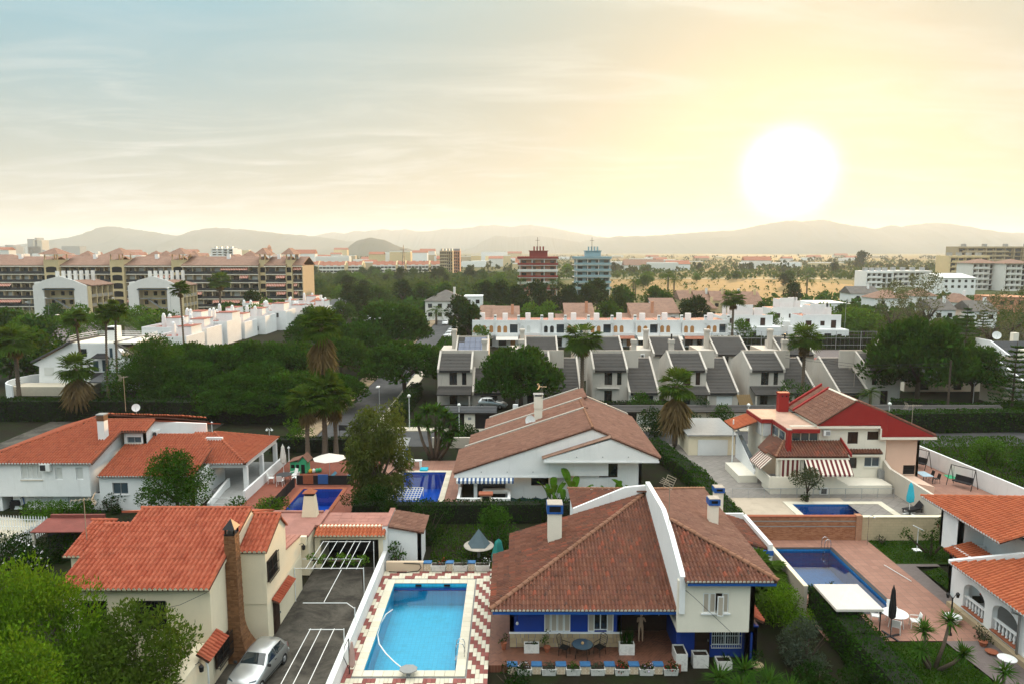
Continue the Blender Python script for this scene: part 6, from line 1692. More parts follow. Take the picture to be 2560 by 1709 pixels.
# STREETS
ST='structure'
mb=MB();mb.face([(-23.4,80,.016),(-17.4,80,.016),(-17.4,420,.016),(-23.4,420,.016)]);ext('street',mb,'asphalt')
mb=MB();mb.face([(-17.39,79.6,.016),(70,79.6,.016),(70,86.4,.016),(-17.39,86.4,.016)]);ext('cross_street',mb,'asphalt')
mb=MB();mb.box(-26.0,-23.45,80,300,0,.13);ext('pavement',mb,'dirt_verge')
mb=MB();mb.box(-17.38,-15.6,86.6,300,0,.13).box(-15.6,60,86.45,88.3,0,.13);ext('pavement',mb,'cream_slab')
for i,y in enumerate((104,118,132)):
 pass
 # TOWNHOUSES WITH GREY ROOFS
def courses(parent,poly,e,mat,step=.36,name='tile_courses',th=.05):
 """roof slope laid in straight stepped courses"""
 poly=[Vector(p)for p in poly];a,b,c_,d=poly
 n=max(2,round((d-a).length/step));nn=(b-a).cross(d-a).normalized();mb=MB()
 for i in range(n):
  f0,f1=i/n,(i+1.08)/n;f1=min(f1,1)
  l0,r0,l1,r1=a.lerp(d,f0),b.lerp(c_,f0),a.lerp(d,f1),b.lerp(c_,f1)
  k=max(1,round((r0-l0).length/.3))
  mb.hexa([l0+nn*(th*.2),r0+nn*(th*.2),r1,l1,l0+nn*th*1.6,r0+nn*th*1.6,r1+nn*th*.3,l1+nn*th*.3])
 o=mb.build(name,mat,parent);o['kind']='stuff'
 return o
def slab_roof(house,poly,mat,deck='tile_deck_grey',th=.14,step=.36):
 a,b,c_,d=[Vector(p)for p in poly];nn=(b-a).cross(d-a).normalized()
 r=PRI([p-nn*th for p in (a,b,c_,d)],nn*th).build('roof',deck,house)
 courses(r,poly,None,mat,step)
 return r
def kerb(house,p,q,w=.28,h=.22,mat='stucco_town',name='kerb'):
 p=Vector(p);q=Vector(q)
 return PRI([p+V((0,0,-.3)),q+V((0,0,-.3)),q+V((0,0,h)),p+V((0,0,h))],(w,0,0)).build(name,mat,house)
def townhouse(label,x,y=101.0,flip=False,wing=True,porch=True,garage='dark',seed=0,awn=False,front=True):
 o=thing('townhouse',label,'house',(x,y,0),group='townhouses with grey roofs')
 s=-1 if flip else 1;W_=9.6
 fx=(lambda a:x+W_-a)if flip else (lambda a:x+a)
 def bx(a,b,*r):a,b=fx(a),fx(b);return min(a,b),max(a,b)
 m='stucco_town';t_='tile_grey'
 x0,x1=bx(0,5.0);yu=y+1.0
 hx=[bx(1.7,2.8),bx(3.5,4.15)]
 wall(o,(x0,yu),(x1,yu),0,5.1,m,[(a-x0,b-x0,2.9,4.85)for a,b in hx]+[(hx[0][0]-x0,hx[0][1]-x0,.05,2.1)])
 for a,b in hx:window(o,(x0,yu),(1,0,0),a-x0,b-x0,2.9,4.85,frame='brown_wood',pane='brown_wood' if seed%2 else 'glass_dark',depth=.14,cols=2 if b-a>.8 else 1)
 window(o,(x0,yu),(1,0,0),hx[0][0]-x0,hx[0][1]-x0,.05,2.1,frame='brown_wood',depth=.18,cols=2)
 for xx in (x0,x1-.25):PRI([(xx,yu+.26,0),(xx,yu+9,0),(xx,yu+9,5.2),(xx,yu+4.2,7.2),(xx,yu+.26,5.2)],(.25,0,0)).build('side_wall',m,o)
 slab_roof(o,[(x0+.28,yu-.35,5.05),(x1-.28,yu-.35,5.05),(x1-.28,yu+3.7,6.95),(x0+.28,yu+3.7,6.95)],t_)
 kerb(o,(x0-.02,yu-.35,5.05),(x0-.02,yu+3.9,7.05));kerb(o,(x1-.26,yu-.35,5.05),(x1-.26,yu+3.9,7.05))
 BX(x0+.27,x1-.27,yu-.32,yu-.22,4.78,4.93).build('fascia','dark_metal',o)
 BX(x0-.03,bx(0,7.2)[1]if not flip else x1+.02,yu+3.95,yu+4.25,4.5,7.35).build('rear_parapet',m,o)if not flip else BX(bx(0,7.2)[0],x1+.02,yu+3.95,yu+4.25,4.5,7.35).build('rear_parapet',m,o)
 cx0=fx(.9 if seed%2 else 6.6)
 c_=BX(cx0-.35,cx0+.35,yu+4.3,yu+5.0,5.5,8.4).build('chimney',m,o);MB().bevbox(cx0-.45,cx0+.45,yu+4.2,yu+5.1,8.4,8.9,.05).build('chimney_pot',m,c_)
 if seed%3==1:TUB([(cx0,yu+4.65,8.9),(cx0,yu+4.65,9.7)],.12,8).build('flue_pipe','black_iron',c_)
 w0,w1=bx(5.0,9.4)
 g=(bx(6.3,8.6)[0]-w0,bx(6.3,8.6)[1]-w0,.02,1.55)
 wall(o,(w0,y),(w1,y),0,1.95,m,[g])
 if garage=='white':window(o,(w0,y),(1,0,0),*g,frame='white_metal',pane='white_metal',cols=3,depth=.1,name='garage_door')
 else:window(o,(w0,y),(1,0,0),*g,frame='dark_metal',pane='dark_void',cols=2,depth=.2,name='garage_door')
 slab_roof(o,[(w0+.28,y-.3,1.95),(w1-.28,y-.3,1.95),(w1-.28,y+7.2,5.9),(w0+.28,y+7.2,5.9)],t_)
 for xx in (w0,w1-.26):kerb(o,(xx,y-.3,1.95),(xx,y+7.4,5.95))
 for xx in (w0+.01,w1-.24):PRI([(xx,y+.26,0),(xx,y+9,0),(xx,y+9,5.3),(xx,y+7.2,5.75),(xx,y+.26,1.95)],(.23,0,0)).build('side_wall',m,o)
 BX(w0+.27,w1-.27,y-.28,y-.18,1.68,1.82).build('fascia','dark_metal',o)
 BX(w0,w1,y+7.45,y+7.7,0,5.9).build('rear_wall',m,o)
 if porch:
  p0,p1=bx(.1,4.9)
  slab_roof(o,[(p0,y-1.6,2.0),(p1,y-1.6,2.0),(p1,yu-.02,2.75),(p0,yu-.02,2.75)],t_)
  for xx in (p0+.1,p1-.3):BX(xx,xx+.2,y-1.5,y-1.3,0,1.85).build('post',m,o)
 if awn:BX(x0+.6,x1-1.2,yu-.5,yu-.02,2.45,2.55).build('awning','white_cloth',o)
 return o
townhouse('grey-roofed townhouse half behind the middle stone pine, left end of row',-10.7,seed=2,porch=True)
townhouse('grey-roofed townhouse almost wholly hidden by stone pine',.5,seed=3,porch=False)
townhouse('grey-roofed townhouse with scalloped awning right of tall palm',11.6,seed=0,porch=False,awn=True)
townhouse('grey-roofed townhouse with white garage and round flue behind skirted palm',22.9,seed=1,garage='white')
townhouse('grey-roofed townhouse with wide porch behind small umbrella pine',34.1,seed=4)
townhouse('mirrored grey-roofed townhouse with aerial at right end of row',46.3,flip=True,seed=5,porch=False)
antenna('roof_antenna','double aerial over the right end grey-roofed townhouse',(49.0,101.6,2.8),2.8,R(0),9,1.6)
def rearhouse(label,x,y=120.0,seed=0,solar=False,w=5.6):
 o=thing('townhouse',label,'house',(x,y,0),group='townhouses with grey roofs');m='stucco_town'
 wall(o,(x,y),(x+w,y),0,4.8,m,[(1.2,2.2,2.6,4.4),(3.2,4.2,2.6,4.4)])
 for a in (1.2,3.2):window(o,(x,y),(1,0,0),a,a+1.0,2.6,4.4,frame='brown_wood',depth=.14)
 for xx in (x,x+w-.25):PRI([(xx,y+.26,0),(xx,y+8,0),(xx,y+8,6.2),(xx,y+5,7.0),(xx,y+.26,4.9)],(.25,0,0)).build('side_wall',m,o)
 r=slab_roof(o,[(x+.28,y-.4,4.75),(x+w-.28,y-.4,4.75),(x+w-.28,y+5,7.0),(x+.28,y+5,7.0)],'tile_grey')
 for xx in (x,x+w-.26):kerb(o,(xx,y-.4,4.75),(xx,y+5.2,7.1))
 BX(x,x+w,y+5.1,y+5.35,4,7.2).build('rear_parapet',m,o);BX(x+.27,x+w-.27,y-.36,y-.26,4.5,4.63).build('fascia','dark_metal',o)
 BX(x-2.6,x-.01,y+1.5,y+8,0,5.2).build('side_block',m,o)
 c_=BX(x-.8,x-.05,y+4,y+4.8,5.2,8.1).build('chimney',m,o);MB().bevbox(x-.9,x+.05,y+3.9,y+4.9,8.1,8.5,.05).build('chimney_pot',m,c_)
 a_=BX(x-1.8,x-1.1,y+1.2,y+1.48,4.0,4.6).build('air_conditioner','white_plastic',o);BX(x-1.7,x-1.3,y+1.17,y+1.198,4.08,4.5).build('grille','dark_metal',a_)
 if solar:
  nn=V((0,-2.25,5.4)).normalized();a0=V((x+.5,y-.1,4.88))+nn*.14;du=V((1,0,0));dv=V((0,5.4,2.25)).normalized()
  for i in range(5):
   for j in range(3):
    if i==0 and j==2:continue
    c0=a0+du*(i*.94)+dv*(j*1.75);PRI([c0,c0+du*.9,c0+du*.9+dv*1.7,c0+dv*1.7],nn*.05).build('solar_panel','solar',o)
 return o
for i,(x,lab,so)in enumerate(((-9.6,'rear townhouse with solar panels on its grey roof',True),(2.2,'rear grey-roofed townhouse showing above the stone pine',False),(13.2,'rear grey-roofed townhouse right behind tall palm crown',False),(23.7,'rear grey-roofed townhouse with air conditioner on side wall',False),(34.3,'rear grey-roofed townhouse before yellow disc and lawn',False),(45.3,'rear grey-roofed townhouse left of the tennis court palm',False))):rearhouse(lab,x,seed=i,solar=so)
sw=thing('street_wall','long low wall with grey tiled coping along the cross street','wall',(30,89,0))
BX(3.5,62,89.0,89.3,0,1.9).build('wall','stucco_ivory',sw)
slab_roof(sw,[(3.2,88.3,2.05),(62,88.3,2.05),(62,89.9,2.6),(3.2,89.9,2.6)],'tile_grey')
for i,x in enumerate((6,12.5,19.5,25.5,33)):BX(x,x+3.2,88.93,88.995,.05,1.8).build('gate','dark_void' if i<3 else 'white_metal',sw)
BX(15.8,18.2,88.9,88.99,.4,1.85).build('gate','white_metal',sw)
gt=thing('gatehouse','dark double gate with small tiled canopy and number panel','gate',(-4.5,87.4,0))
slab_roof(gt,[(-8.4,86.9,2.25),(-1.9,86.9,2.25),(-1.9,88.6,2.75),(-8.4,88.6,2.75)],'tile_slate')
BX(-5.9,-4.6,87.3,87.6,0,2.1).build('pier','stucco_ivory',gt);BX(-8.4,-5.95,87.5,87.55,.05,2.1).build('gate_leaf','dark_void',gt);BX(-4.55,-1.8,87.5,87.55,.05,2.1).build('gate_leaf','dark_void',gt)
BX(-1.75,.1,87.3,87.6,0,2.0).build('wall','stucco_ivory',gt);BX(-1.6,-1.25,87.26,87.298,1.5,1.95).build('notice','white_plastic',gt);MB().lathe([(.12,0),(.12,.01)],(0,0,0),12).build('notice_mark','flower_red',gt,local=True).matrix_local=WM[gt].inverted()@MT((-1.42,87.25,1.75))@Matrix.Rotation(R(90),4,'X')
BX(-5.45,-5.05,87.27,87.298,1.3,1.6).build('letter_box','grey_metal',gt)
pw=thing('street_wall','white wall right of the dark gate','wall',(3,87.4,0));BX(.12,6.6,87.35,87.55,0,2.3).build('wall',SW,pw);BX(.1,.75,87.3,87.6,0,3.2).build('pier','stucco_white',pw)
gw=thing('garden_wall','pale wall below the dark gate along the street','wall',(-3,79.2,0));BX(-9,2.4,79.0,79.3,0,1.2).build('wall','stucco_beige',gw)
s1=thing('garden_garage','grey-roofed white garage behind the skirted palm','garage',(24,78,0))
q0=PZ(1712,1052,2.4);BX(19.0,24.0,75.5,82,0,2.35).build('wall','stucco_cream',s1);PRI([(18.8,75.2,2.36),(24.2,75.2,2.36),(24.2,82.2,2.6),(18.8,82.2,2.6)],(0,0,.14)).build('roof','grey_slab',s1);BX(20.0,23.2,75.42,75.495,.05,1.9).build('garage_door','white_metal',s1)
cb=thing('pool_cabin','narrow white and blue changing cabin behind large blue pool','cabin',(-11,71,0));BX(-12.0,-10.8,71,73.4,.18,2.3).build('wall',SW,cb);PRI([(-12.1,70.8,2.31),(-10.6,70.8,2.31),(-10.6,73.6,2.55),(-12.1,73.6,2.55)],(0,0,.1)).build('roof','grey_slab',cb);BX(-10.795,-10.75,71.2,72.2,.2,2.0).build('door','blue_trim',cb)
# GENERIC BLOCKS FOR THE MIDDLE AND FAR DISTANCE
WINM={}
def winmesh(w,h,mat,d=.06):
 k=(round(w,2),round(h,2),mat)
 if k not in WINM:WINM[k]=BX(-w/2,w/2,-d,.02,0,h).mesh('window',mat)
 return WINM[k]
def add_windows(o,p0,u,items,mat='glass_dark'):
 """items: (s, z, w, h)"""
 u=unit(u);a=math.atan2(u.y,u.x)
 for it in items:
  s,z,w,h=it[:4];m=it[4]if len(it)>4 else mat
  put('window',winmesh(w,h,m),o,MT(Vector((p0[0],p0[1],0))+u*s+V((0,0,z)))@Matrix.Rotation(a,4,'Z'))
def hiproof(o,x0,x1,y0,y1,z,h,mat,ov=.5,name='roof'):
 x0-=ov;x1+=ov;y0-=ov;y1+=ov;w,d=x1-x0,y1-y0
 if w>=d:a,b=(x0+d/2,(y0+y1)/2,z+h),(x1-d/2,(y0+y1)/2,z+h)
 else:a,b=((x0+x1)/2,y0+w/2,z+h),((x0+x1)/2,y1-w/2,z+h)
 p=[(x0,y0,z),(x1,y0,z),(x1,y1,z),(x0,y1,z),a,b]
 f=[(0,1,5,4),(1,2,5),(2,3,4,5),(3,0,4),(3,2,1,0)]if w>=d else [(0,1,4),(1,2,5,4),(2,3,5),(3,0,4,5),(3,2,1,0)]
 return MB().idx(p,f).build(name,mat,o)
def gableroof(o,x0,x1,y0,y1,z,h,mat,ov=.4,name='roof',along='x'):
 if along=='x':p=[(x0-ov,y0-ov,z),(x1+ov,y0-ov,z),(x1+ov,y1+ov,z),(x0-ov,y1+ov,z),(x0-ov,(y0+y1)/2,z+h),(x1+ov,(y0+y1)/2,z+h)];f=[(0,1,5,4),(1,2,5),(2,3,4,5),(3,0,4),(3,2,1,0)]
 else:p=[(x0-ov,y0-ov,z),(x1+ov,y0-ov,z),(x1+ov,y1+ov,z),(x0-ov,y1+ov,z),((x0+x1)/2,y0-ov,z+h),((x0+x1)/2,y1+ov,z+h)];f=[(0,1,4),(1,2,5,4),(2,3,5),(3,0,4,5),(3,2,1,0)]
 return MB().idx(p,f).build(name,mat,o)
 # LONG APARTMENT BLOCK
XA=lambda u_,y:PY(u_,700,y).x
ap=thing('apartment_block','long tan apartment block with brown tiled roofs and balconies on the left','apartment block',(-135,268,0))
rr=random.Random(12)
FL=[1.4,4.4,7.4,10.4,13.4];EZ=16.4
def apt_seg(o,x0,x1,y,ridge_y=9,seed=0):
 r_=random.Random(seed);w=x1-x0
 BX(x0,x1,y+1.7,y+16,0,EZ).build('wall','stucco_tan',o)
 n=max(2,round(w/3.3));bw=w/n
 for fz in FL:
  BX(x0,x1,y-.1,y+1.699,fz-.28,fz).build('balcony_slab','stucco_ivory',o);BX(x0+.05,x1-.05,y-.05,y+.02,fz+.003,fz+1.0).build('balcony_rail','dark_metal',o)
  its=[]
  for i in range(n):
   c_=(i+.5)*bw
   its.append((c_,fz+.05,bw*.62,2.15,r_.choice(('glass_dark','glass_dark','shutter_white','glass_blue'))))
  add_windows(o,(x0,y+1.7),(1,0,0),its)
  if r_.random()<.75:
   i0=r_.randrange(n);i1=min(n,i0+r_.choice((1,1,2,3)))
   PRI([(x0+i0*bw+.2,y+.4,fz+2.6),(x0+i1*bw-.2,y+.4,fz+2.6),(x0+i1*bw-.2,y-.9,fz+1.5),(x0+i0*bw+.2,y-.9,fz+1.5)],(0,0,.04)).build('awning','awning_red',o)
 for i in range(n+1):BX(x0+i*bw-.17,x0+i*bw+.17,y+.1,y+1.69,0,EZ-.02).build('pillar','stucco_tan',o)
 PRI([(x0-.3,y-.7,EZ),(x1+.3,y-.7,EZ),(x1+.3,y+ridge_y,EZ+3.1),(x0-.3,y+ridge_y,EZ+3.1)],(0,0,.3)).build('roof','far_tile_brown',o)
 PRI([(x0-.3,y+ridge_y+.01,EZ+3.1),(x1+.3,y+ridge_y+.01,EZ+3.1),(x1+.3,y+17,EZ),(x0-.3,y+17,EZ)],(0,0,.3)).build('roof','far_tile_brown',o)
 BX(x0-.3,x1+.3,y-.75,y-.4,EZ-.35,EZ-.01).build('eave','stucco_ivory',o)
 for k in range(max(1,int(w/14))):
  cx_=x0+(k+.5)*w/max(1,int(w/14))+r_.uniform(-2,2);BX(cx_-.6,cx_+.6,y+6,y+7.2,EZ+1.5,EZ+4.2).build('chimney','stucco_white',o)
def apt_tower(o,x0,x1,y):
 BX(x0,x1,y-.6,y+6,0,EZ+2.2).build('stair_tower','stucco_yellow',o)
 its=[((x1-x0)/2,fz+.6,(x1-x0)*.72,1.7,'dark_void')for fz in FL]
 add_windows(o,(x0,y-.6),(1,0,0),its)
 for fz in FL:
  c_=(x0+x1)/2;r_=(x1-x0)*.36;PRI([(c_+r_*math.cos(math.pi*k/6),y-.655,fz+2.3+.22*r_*math.sin(math.pi*k/6))for k in range(7)],(0,.05,0)).build('arch','dark_void',o)
 hx=(x1-x0)/2
 for dx in (x0+.2,x1-.5):
  for dy in (y-.4,y+5.4):BX(dx,dx+.3,dy,dy+.3,EZ+2.2,EZ+4.2).build('pillar','stucco_yellow',o)
 hiproof(o,x0-.4,x1+.4,y-1,y+6.4,EZ+4.2,2.4,'far_tile_brown',ov=1.0)
AY=268
for i,(a,b)in enumerate(((-60,117),(153,281),(315,434),(466,652),(668,718),(733,756))):apt_seg(ap,XA(a,AY),XA(b,AY),AY+(0,.5,0,-2.5,-1.5,0)[i],seed=i+2)
for (a,b)in ((117,153),(281,315),(434,466),(652,668),(718,733)):apt_tower(ap,XA(a,AY),XA(b,AY),AY-.5)
ap2=thing('apartment_block','second row of brown roofs just behind the long apartment block','apartment block',(-135,300,0))
for (a,b)in ((-60,50),(200,320),(370,470),(560,600)):
 x0,x1=XA(a,305),XA(b,305);BX(x0,x1,305,318,0,17.2).build('wall','red_paint' if a<0 else 'stucco_tan',ap2);hiproof(ap2,x0,x1,305,318,17.2,3.2,'far_tile_brown',1.0)
for a in (225,395,420,490,630):x0=XA(a,305);BX(x0-2,x0+2,303,307,15,19.6).build('stair_tower','stucco_yellow',ap2);hiproof(ap2,x0-2.4,x0+2.4,302.6,307.4,19.6,2.4,'far_tile_brown',.8)
def hotel(label,u0,u1,u2,y):
 x0,x1=XA(u0,y),XA(u1,y);yb=x1*FPX/(u2-1280)/1.0*.99;o=thing('hotel_block',label,'building',((x0+x1)/2,y,0),group='hotel blocks with white end walls');w=x1-x0;m=(x0+x1)/2
 a,b=x0+w*.20,x1-w*.24
 for (p,q)in ((x0,a),(b,x1)):PRI([(p,y,0),(q,y,0),(q,y,10.4+(1.8 if q==a else 0)),(p,y,10.4+(1.8 if p==b else 0))],(0,.5,0)).build('end_wall','stucco_far',o)
 PRI([(a,y,9.6),(b,y,9.6),(b,y,12.2),(m,y,13.6),(a,y,12.2)],(0,.5,0)).build('end_wall','stucco_far',o)
 BX(x0+.1,x1-.1,y+3,yb,0,10.2).build('wall','stucco_tan',o)
 BX(a,b,y+2.9,y+2.99,0,9.6).build('recess','stucco_yellow',o)
 add_windows(o,(a,y+2.9),(1,0,0),[((b-a)*f,z,1.2,1.4)for z in (1,4,7)for f in (.12,.45,.72)])
 for z in (3.0,6.2):
  BX(a,a+w*.16,y+.2,y+2.8,z-.2,z).build('landing','grey_slab',o);BX(b-w*.16,b,y+.2,y+2.8,z-.2,z).build('landing','grey_slab',o)
  PRI([(a+w*.16,y+.6,z+2.9 if z<6 else z+.1),(b-w*.16,y+.6,z),(b-w*.16,y+.6,z-.25),(a+w*.16,y+.6,z+2.65 if z<6 else z-.15)],(0,1.2,0)).build('stair','grey_metal',o)
 for z in (9.0,):BX(a-.3,b+.3,y-.3,y+.2,z,z+.35).build('beam','glass_blue',o)
 L=yb-y;n=max(4,round(L/3.4));
 for i in range(n+1):
  yy=y+.6+(L-.8)*i/n;BX(x1-.09,x1+1.1,yy-.2,yy+.2,0,10.2).build('fin','stucco_yellow',o)
 for z in (.4,3.5,6.6):
  BX(x1-.09,x1+1.0,y+.8,yb-.2,z-.25,z).build('balcony_slab','stucco_tan',o);BX(x1+.9,x1+.98,y+.8,yb-.2,z+.003,z+.9).build('balcony_rail','roof_concrete',o)
  add_windows(o,(x1-.1,yb),(0,-1,0),[])
  for i in range(n):yy=y+.6+(L-.8)*(i+.5)/n;put('window',winmesh(2.0,2.1,'glass_dark'),o,MT((x1-.09,yy,z+.1))@Matrix.Rotation(R(90),4,'Z'))
 PRI([(x1-5,y+.6,11.9),(x1+1.4,y+.6,10.2),(x1+1.4,yb,10.2),(x1-5,yb,11.9)],(0,0,.3)).build('roof','far_tile_brown',o)
 BX(x0+.2,x1-5.2,y+.6,yb,10.2,11.6).build('roof_block','stucco_far',o)
 for i in range(7):xx=m-3+i*1.3;BX(xx,xx+.8,y+3+i*1.2,y+4+i*1.2,11.3,15.2).build('chimney','stucco_far',o)
 return o
hotel('left one of two hotel blocks with white stair end walls',80,215,288,240);hotel('right one of two hotel blocks, tan side lit by the sun',318,446,494,240)
def cube_house(label,x,y,w,d,h,seed,group='white cubic houses'):
 r_=random.Random(seed);o=thing('cubic_house',label,'house',(x,y,0),R(r_.uniform(-3,3)),group)
 def B(nm,m,*a):return BX(*[q+(x if i<2 else y if i<4 else 0)for i,q in enumerate(a)]).build(nm,m,o)
 B('wall','stucco_white',-w/2,w/2,0,d,0,h)
 k=.25
 for a in ((-w/2,w/2,0,k),(-w/2,w/2,d-k,d),(-w/2,-w/2+k,k,d-k),(w/2-k,w/2,k,d-k)):B('parapet','stucco_white',*a,h+.003,h+.6)
 B('roof_terrace','red_deck',-w/2+k,w/2-k,k,d-k,h+.003,h+.05)
 a=r_.uniform(-.2,.15)*w;B('roof_room','stucco_white',a,a+w*.4,d*.4,d*.95,h+.06,h+2.3);B('roof_edge','red_deck',a-.1,a+w*.4+.1,d*.4-.1,d*.95+.1,h+2.303,h+2.4)
 for c_ in range(2):
  cx_=r_.uniform(-.4,.4)*w;cy_=r_.uniform(.1,.9)*d;q=B('chimney','stucco_white',cx_-.35,cx_+.35,cy_-.35,cy_+.35,h,h+2.6)
  MB().lathe([(.38,0),(.38,.25),(.25,.5),(.05,.6)],(x+cx_,y+cy_,h+2.6),8).build('chimney_pot','stucco_white',q)
 add_windows(o,(x-w/2,y),(1,0,0),[(w*.25,1.0,.9,1.2),(w*.7,3.6 if h>4.5 else 1.0,.9,1.2)])
 return o
pos=['nearest the white villa','second along the lane','third along the lane','fourth along the lane','fifth along the lane','sixth along the lane','seventh along the lane','farthest of the lane']
for i in range(8):
 t_=i/7;u0=395+365*t_;y=150+70*t_
 for j in range(2):
  yy=y+13*j;x=XA(u0-(26 if j else 0)+18,yy)
  cube_house('white cubic house %s, %s row'%(pos[i],('front','back')[j]),x,yy,7.4+.5*(i%3),9,3.6+.6*((i+j)%3),20+i*2+j)
def arch_poly(cx_,z0,w,h,y,n=6):return [(cx_-w/2,y,z0),(cx_+w/2,y,z0)]+[(cx_+w/2*math.cos(math.pi*k/n),y,z0+h-w/2+w/2*math.sin(math.pi*k/n))for k in range(n+1)]
NW=11;RX0,RX1=-9.2,50.0;RYY=165.0
names_=['left end of the white terrace row, wide arch shutter','second in white terrace row from left, dark balcony','third in white terrace row, grey shutters','fourth in white terrace row, dark arched windows','fifth in white terrace row, half behind the tall palm','sixth in white terrace row, washing on the balcony','seventh in white terrace row, two orange arches','eighth in white terrace row, cream awning over glazed balcony','ninth in white terrace row, orange shutters under tile hoods','tenth in white terrace row, paired orange arches','right end of the white terrace row, open balcony']
for i in range(NW):
 x0=RX0+(RX1-RX0)*i/NW;x1=RX0+(RX1-RX0)*(i+1)/NW;y=RYY+(0 if i%2 else .6);w=x1-x0
 o=thing('row_house','white house, '+names_[i],'house',((x0+x1)/2,y,0),group='white terrace row')
 bal=i in (1,3,4,5,7,10);bx0=x0+w*.62 if bal else x1
 wall(o,(x0,y),(x1,y),0,5.8,'stucco_white',[(w*.62,w*.95,3.2,5.2)]if bal else [(w*.5,w*.5+.02,3,3.02)],t=.3)
 BX(x0,x1,y+1.8,y+9,0,5.75).build('body','stucco_white',o);BX(x0+.1,x1-.1,y+.3,y+1.79,5.5,5.75).build('roof_slab','stucco_white',o);BX(x0+.1,x1-.1,y+.4,y+8.8,5.753,5.85).build('roof_terrace','membrane_red',o)
 om=('orange_blind','orange_blind','shutter_white','glass_dark','orange_blind','orange_blind','orange_blind','orange_blind','orange_blind','orange_blind','orange_blind')[i]
 for k,f in enumerate((.16,.42)if i else (.2,.52,.82)):
  ww_=(1.7 if i==0 and k==0 else .85);fr_=PRI(arch_poly(x0+w*f,3.3,ww_,1.6,y-.06),(0,.07,0)).build('window',om,o)
 if bal:BX(bx0,x1-w*.05,y+1.2,y+1.3,3.0,5.3).build('balcony_glass','glass_blue',o)
 BX(x0+.2,x1-.2,y-1.3,y-.01,2.6,2.75).build('balcony_slab','stucco_white',o);BX(x0+.2,x1-.2,y-1.3,y-1.15,2.753,3.3).build('parapet','stucco_white',o)
 if i in (0,2,6,9):PRI([(x0+.2,y-2.2,2.0),(x1-.4,y-2.2,2.0),(x1-.4,y-1.35,2.6),(x0+.2,y-1.35,2.6)],(0,0,.08)).build('canopy','far_tile_grey' if i==0 else 'far_tile_red',o)
 if i in (1,7,8):PRI([(x0+.2,y-3.0,1.9),(x1-.2,y-3.0,1.9),(x1-.2,y-1.35,2.5),(x0+.2,y-1.35,2.5)],(0,0,.05)).build('awning','white_cloth',o)
 add_windows(o,(x0,y),(1,0,0),[(w*.3,.3,1.8,1.8,'glass_dark'),(w*.75,.1,1.1,2.0,'orange_blind' if i in (1,6)else 'glass_dark')])
 c_=BX(x1-.35,x1+.25,y-.1,y+.5,5.4,7.3).build('chimney','stucco_white',o);BX(x1-.3,x1+.2,y-.12,y-.1,6.8,7.0).build('flue','dark_void',c_)
 BX(x0+w*.3,x0+w*.3+1.2,y+3.5,y+4.6,5.85,7.4).build('roof_room','stucco_white',o)
 BX(x0,x1,y-.02,y+.2,5.803,6.15).build('parapet','stucco_white',o)
def house(name,label,u0,u1,y,d,h,wallm,roofm,rh_,kind='gable',along='x',chim=True,wins=2,group=None,z0=0):
 x0,x1=XA(u0,y),XA(u1,y);o=thing(name,label,'house',((x0+x1)/2,y,0),group=group)
 BX(x0,x1,y,y+d,0,h).build('wall',wallm,o)
 if kind=='gable':gableroof(o,x0,x1,y,y+d,h,rh_,roofm,along=along)
 elif kind=='hip':hiproof(o,x0,x1,y,y+d,h,rh_,roofm)
 elif kind=='mono':PRI([(x0-.3,y-.5,h),(x1+.3,y-.5,h),(x1+.3,y+d,h+rh_),(x0-.3,y+d,h+rh_)],(0,0,.2)).build('roof',roofm,o);PRI([(x0,y+.1,h-.05),(x0,y+d,h-.05),(x0,y+d,h+rh_-.1)],(x1-x0,0,0)).build('wall',wallm,o)
 else:BX(x0-.15,x1+.15,y-.15,y+d+.15,h+.003,h+.3).build('roof',roofm,o)
 w=x1-x0
 add_windows(o,(x0,y),(1,0,0),[(w*(k+.5)/wins,z,min(1.3,w/wins*.5),1.3)for k in range(wins)for z in ([h-2.2,h-5.0]if h>5.2 else [h-2.2])])
 if chim:BX(x1-w*.3,x1-w*.3+.7,y+d*.3,y+d*.3+.7,h,h+rh_+1.0).build('chimney',wallm,o)
 return o
house('salmon_house','left salmon house with double brown roof behind the white terrace',1232,1297,183,9,4.6,'stucco_salmon','far_tile_brown',2.6,'mono',group='salmon houses');house('salmon_house','beige-walled wing left of the first salmon house',1200,1233,186,8,4.6,'stucco_tan','far_tile_brown',2.6,'mono',chim=False,group='salmon houses')
house('salmon_house','middle salmon house with dish antennas on brown roof',1416,1488,188,9,4.2,'stucco_salmon','far_tile_brown',3.4,'mono',group='salmon houses');house('salmon_house','low wing left of the middle salmon house',1394,1417,188,7,3.6,'stucco_salmon','far_tile_brown',1.2,'mono',chim=False,group='salmon houses')
house('salmon_house','right salmon house with tiled roof before brown barn roof',1584,1656,188,9,4.2,'stucco_salmon','far_tile_brown',3.4,'mono',group='salmon houses');house('salmon_house','low wing left of the right salmon house',1558,1585,188,7,3.4,'stucco_salmon','far_tile_brown',1.6,'mono',chim=False,group='salmon houses')
house('white_house','white house with wide brown roof right of the salmon houses',1640,1700,205,10,4.2,'stucco_white','far_tile_brown',3.6,'mono',chim=False)
house('hip_house','pale house with dark hip roof and roof antennas beyond the pines',1062,1160,228,12,6.2,'stucco_far','far_tile_grey',3.2,'hip',wins=4)
house('flat_house','pale blue flat-roofed house with orange shutters behind hip house',1160,1205,250,9,6.0,'stucco_white','stucco_white',0,'flat',chim=False)
house('brown_roof_house','white house with brown hip roof left of the pines',752,808,232,10,3.6,'stucco_white','far_tile_red',3.0,'hip');house('white_house','small white house with slate roof beside brown hip roof',815,850,238,9,3.6,'stucco_white','tile_slate',1.6,'mono')
house('white_house','white house with long sloping roof and pots behind stone pines',905,1000,188,14,3.2,'stucco_white','stucco_white',2.2,'mono',wins=3)
